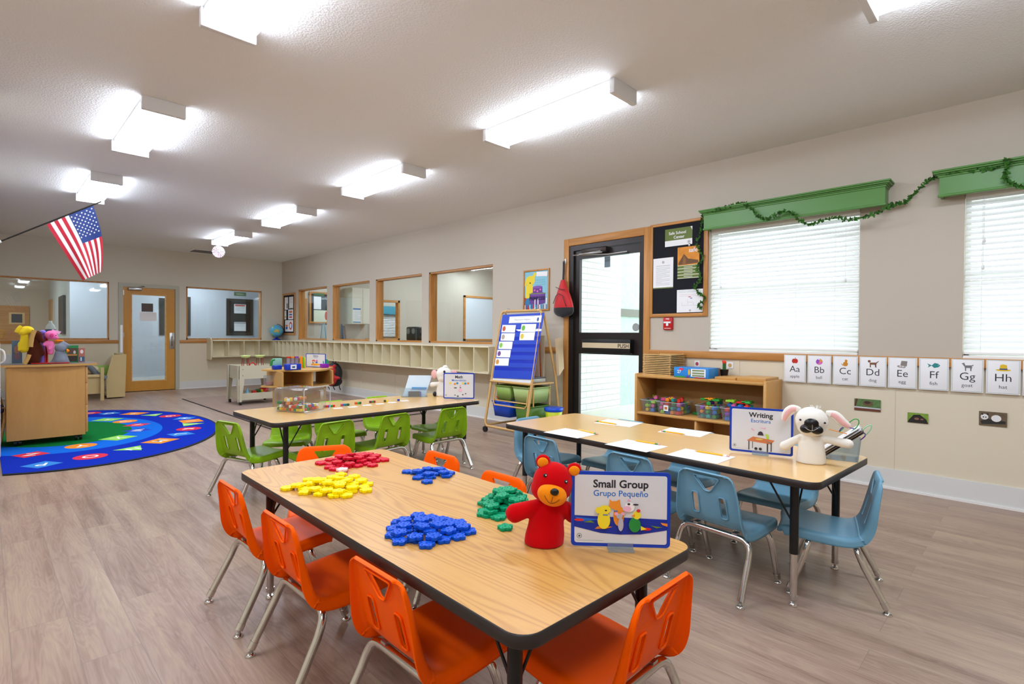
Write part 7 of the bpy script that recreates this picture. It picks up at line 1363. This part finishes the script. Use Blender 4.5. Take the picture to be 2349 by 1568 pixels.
a, b = onp(YPf, 1063, 677), onp(YPf, 1175, 781); r = empty('whiteboard', ((a.x+b.x)/2, YPf, b.z), 0, 'wood framed whiteboard in the next room behind the nearest interior window', 'whiteboard'); k = MB(); k.box((a.x+.05, YPf-.02, b.z+.05), (b.x-.05, YPf, a.z-.05), mat('whiteboard_surface', '#d4dae0', .25)); lb(k, 'board', r)
for q0, q1 in (((a.x, b.z), (a.x+.05, a.z)), ((b.x-.05, b.z), (b.x, a.z)), ((a.x, a.z-.05), (b.x, a.z)), ((a.x, b.z), (b.x, b.z+.05))): k = MB(); k.box((q0[0], YPf-.035, q0[1]), (q1[0], YPf, q1[1]), M_OAKX); lb(k, 'frame', r)
# inner window with teal valance and blind
x0, x1, z0, z1 = wo[0].x-.35, wo[1].x, 1.07, 1.98; r = S(empty('window_10')); k = MB()
for q0, q1 in (((x1-.05, z0), (x1, z1)), ((x0, z1-.05), (x1, z1)), ((x0, z0), (x1, z0+.04))): k.box((q0[0], YPf-.012, q0[1]), (q1[0], YPf+.1, q1[1]), M_OAKX)
k.build('frame', r); YF2 = FAR-.02; a, b = P(868, 718, 1, YF2), P(913, 771, 1, YF2)
r = empty('teal_blind', (0, YF2, 0), 0, 'white blind with teal valance in the next room, third interior window', 'blind'); k = MB(); k.box((a.x-.3, YF2-.1, a.z-.02), (b.x+.05, YF2, a.z+.2), mat('teal_valance', '#4a9ab0', .5)); lb(k, 'valance', r)
n = int((a.z-b.z)/.045)
for i in range(n): k = MB(); z = a.z-.03-.045*i; k.add([(a.x-.25, YF2-.03, z-.02), (b.x, YF2-.03, z-.02), (b.x, YF2-.01, z+.02), (a.x-.25, YF2-.01, z+.02)], [(0, 1, 2, 3)], mat('lit_slat', '#f4f6f6', .5)); o = lb(k, 'slat', r); bake(o, [('SOLIDIFY', dict(thickness=.003))])
# through the farthest interior window
a, b = onp(YF2, 709, 668), onp(YF2, 757, 742); def_ = None
def fn(k, w, h, z): k.flat(rect(.05, .05, w-.05, h-.05), z, mat('board_dark', '#232426', .25)); k.flat(rect(w*.2, h*.45, w*.55, h*.85), z+.001, M_PAPER); k.flat(rect(w*.2, h*.05, w*.9, h*.42), z+.001, Cm('#d8dcc0')); k.flat(el(w*.8, h*.25, w*.08, h*.14), z+.002, Cm('#c85a4a')); k.flat(rect(w*.2, h*.87, w*.7, h*.96), z+.001, Cm('#3c6a4a'))
panel_fw('notice_board', YF2, ((709, 668), (757, 742)), M_OAKX, fn, 'notice board in the next room behind the farthest interior window', 'notice board')
a, b = onp(YF2, 690, 684), onp(YF2, 703, 790); k = MB(); k.box((a.x-.1, YF2-.04, 0), (b.x, YF2, a.z), M_CD); k.box((a.x-.05, YF2-.045, .3), (b.x-.15, YF2-.04, a.z-.15), mat('pane_grey', '#aab4b8', .2)); S(k.build('door_6'))
# things on the window ledges
for px, py, z1, c, fr, lbl in ((745, 778, 745, '#dfe4e6', '#6aa8c8', 'white bag with drawings standing on the farthest interior window sill'), (785, 779, 747, '#8a6a5a', '#2a78b8', 'brown bag with blue edge standing on the second interior window sill')):
    p = P(px, py, 0, .30); r = empty('tote_bag', (.30, p.y, 1.09), 0, lbl, 'bag'); h = (P(px, z1, 0, .30).z-1.09); k = MB(RW(0, 0, 0)); k.prism([(-.13, 0), (.13, 0), (.06, h), (-.06, h)], -.03, .03, Cm(c, .6)); k.build('bag_body', r); k = MB(RW(0, 0, 0)); k.tube([(-.13, 0, .032), (-.06, h, .032), (-.03, h+.03, .032), (.03, h+.03, .032), (.06, h, .032), (.13, 0, .032)], .010, 6, Cm(fr, .5)); k.build('edging', r)
slab('counter_next_room', (WT+.002, 5.6, 1.04), (.62, 12.9, 1.088), M_OAK)
p = P(951, 775, 0, .36); r = empty('black_radio', (.38, p.y, 1.09), 0, 'black music player on the counter behind the third interior window', 'radio'); k = MB(); k.rbox((-.1, -.16, 0), (.1, .16, .25), .03, M_BLACK); k.build('radio_body', r)
for y in (-.08, .08): k = MB(); k.cyl((-.105, y, .17), (-.1, y, .17), .05, n=20, m=M_STEEL); k.build('speaker', r)
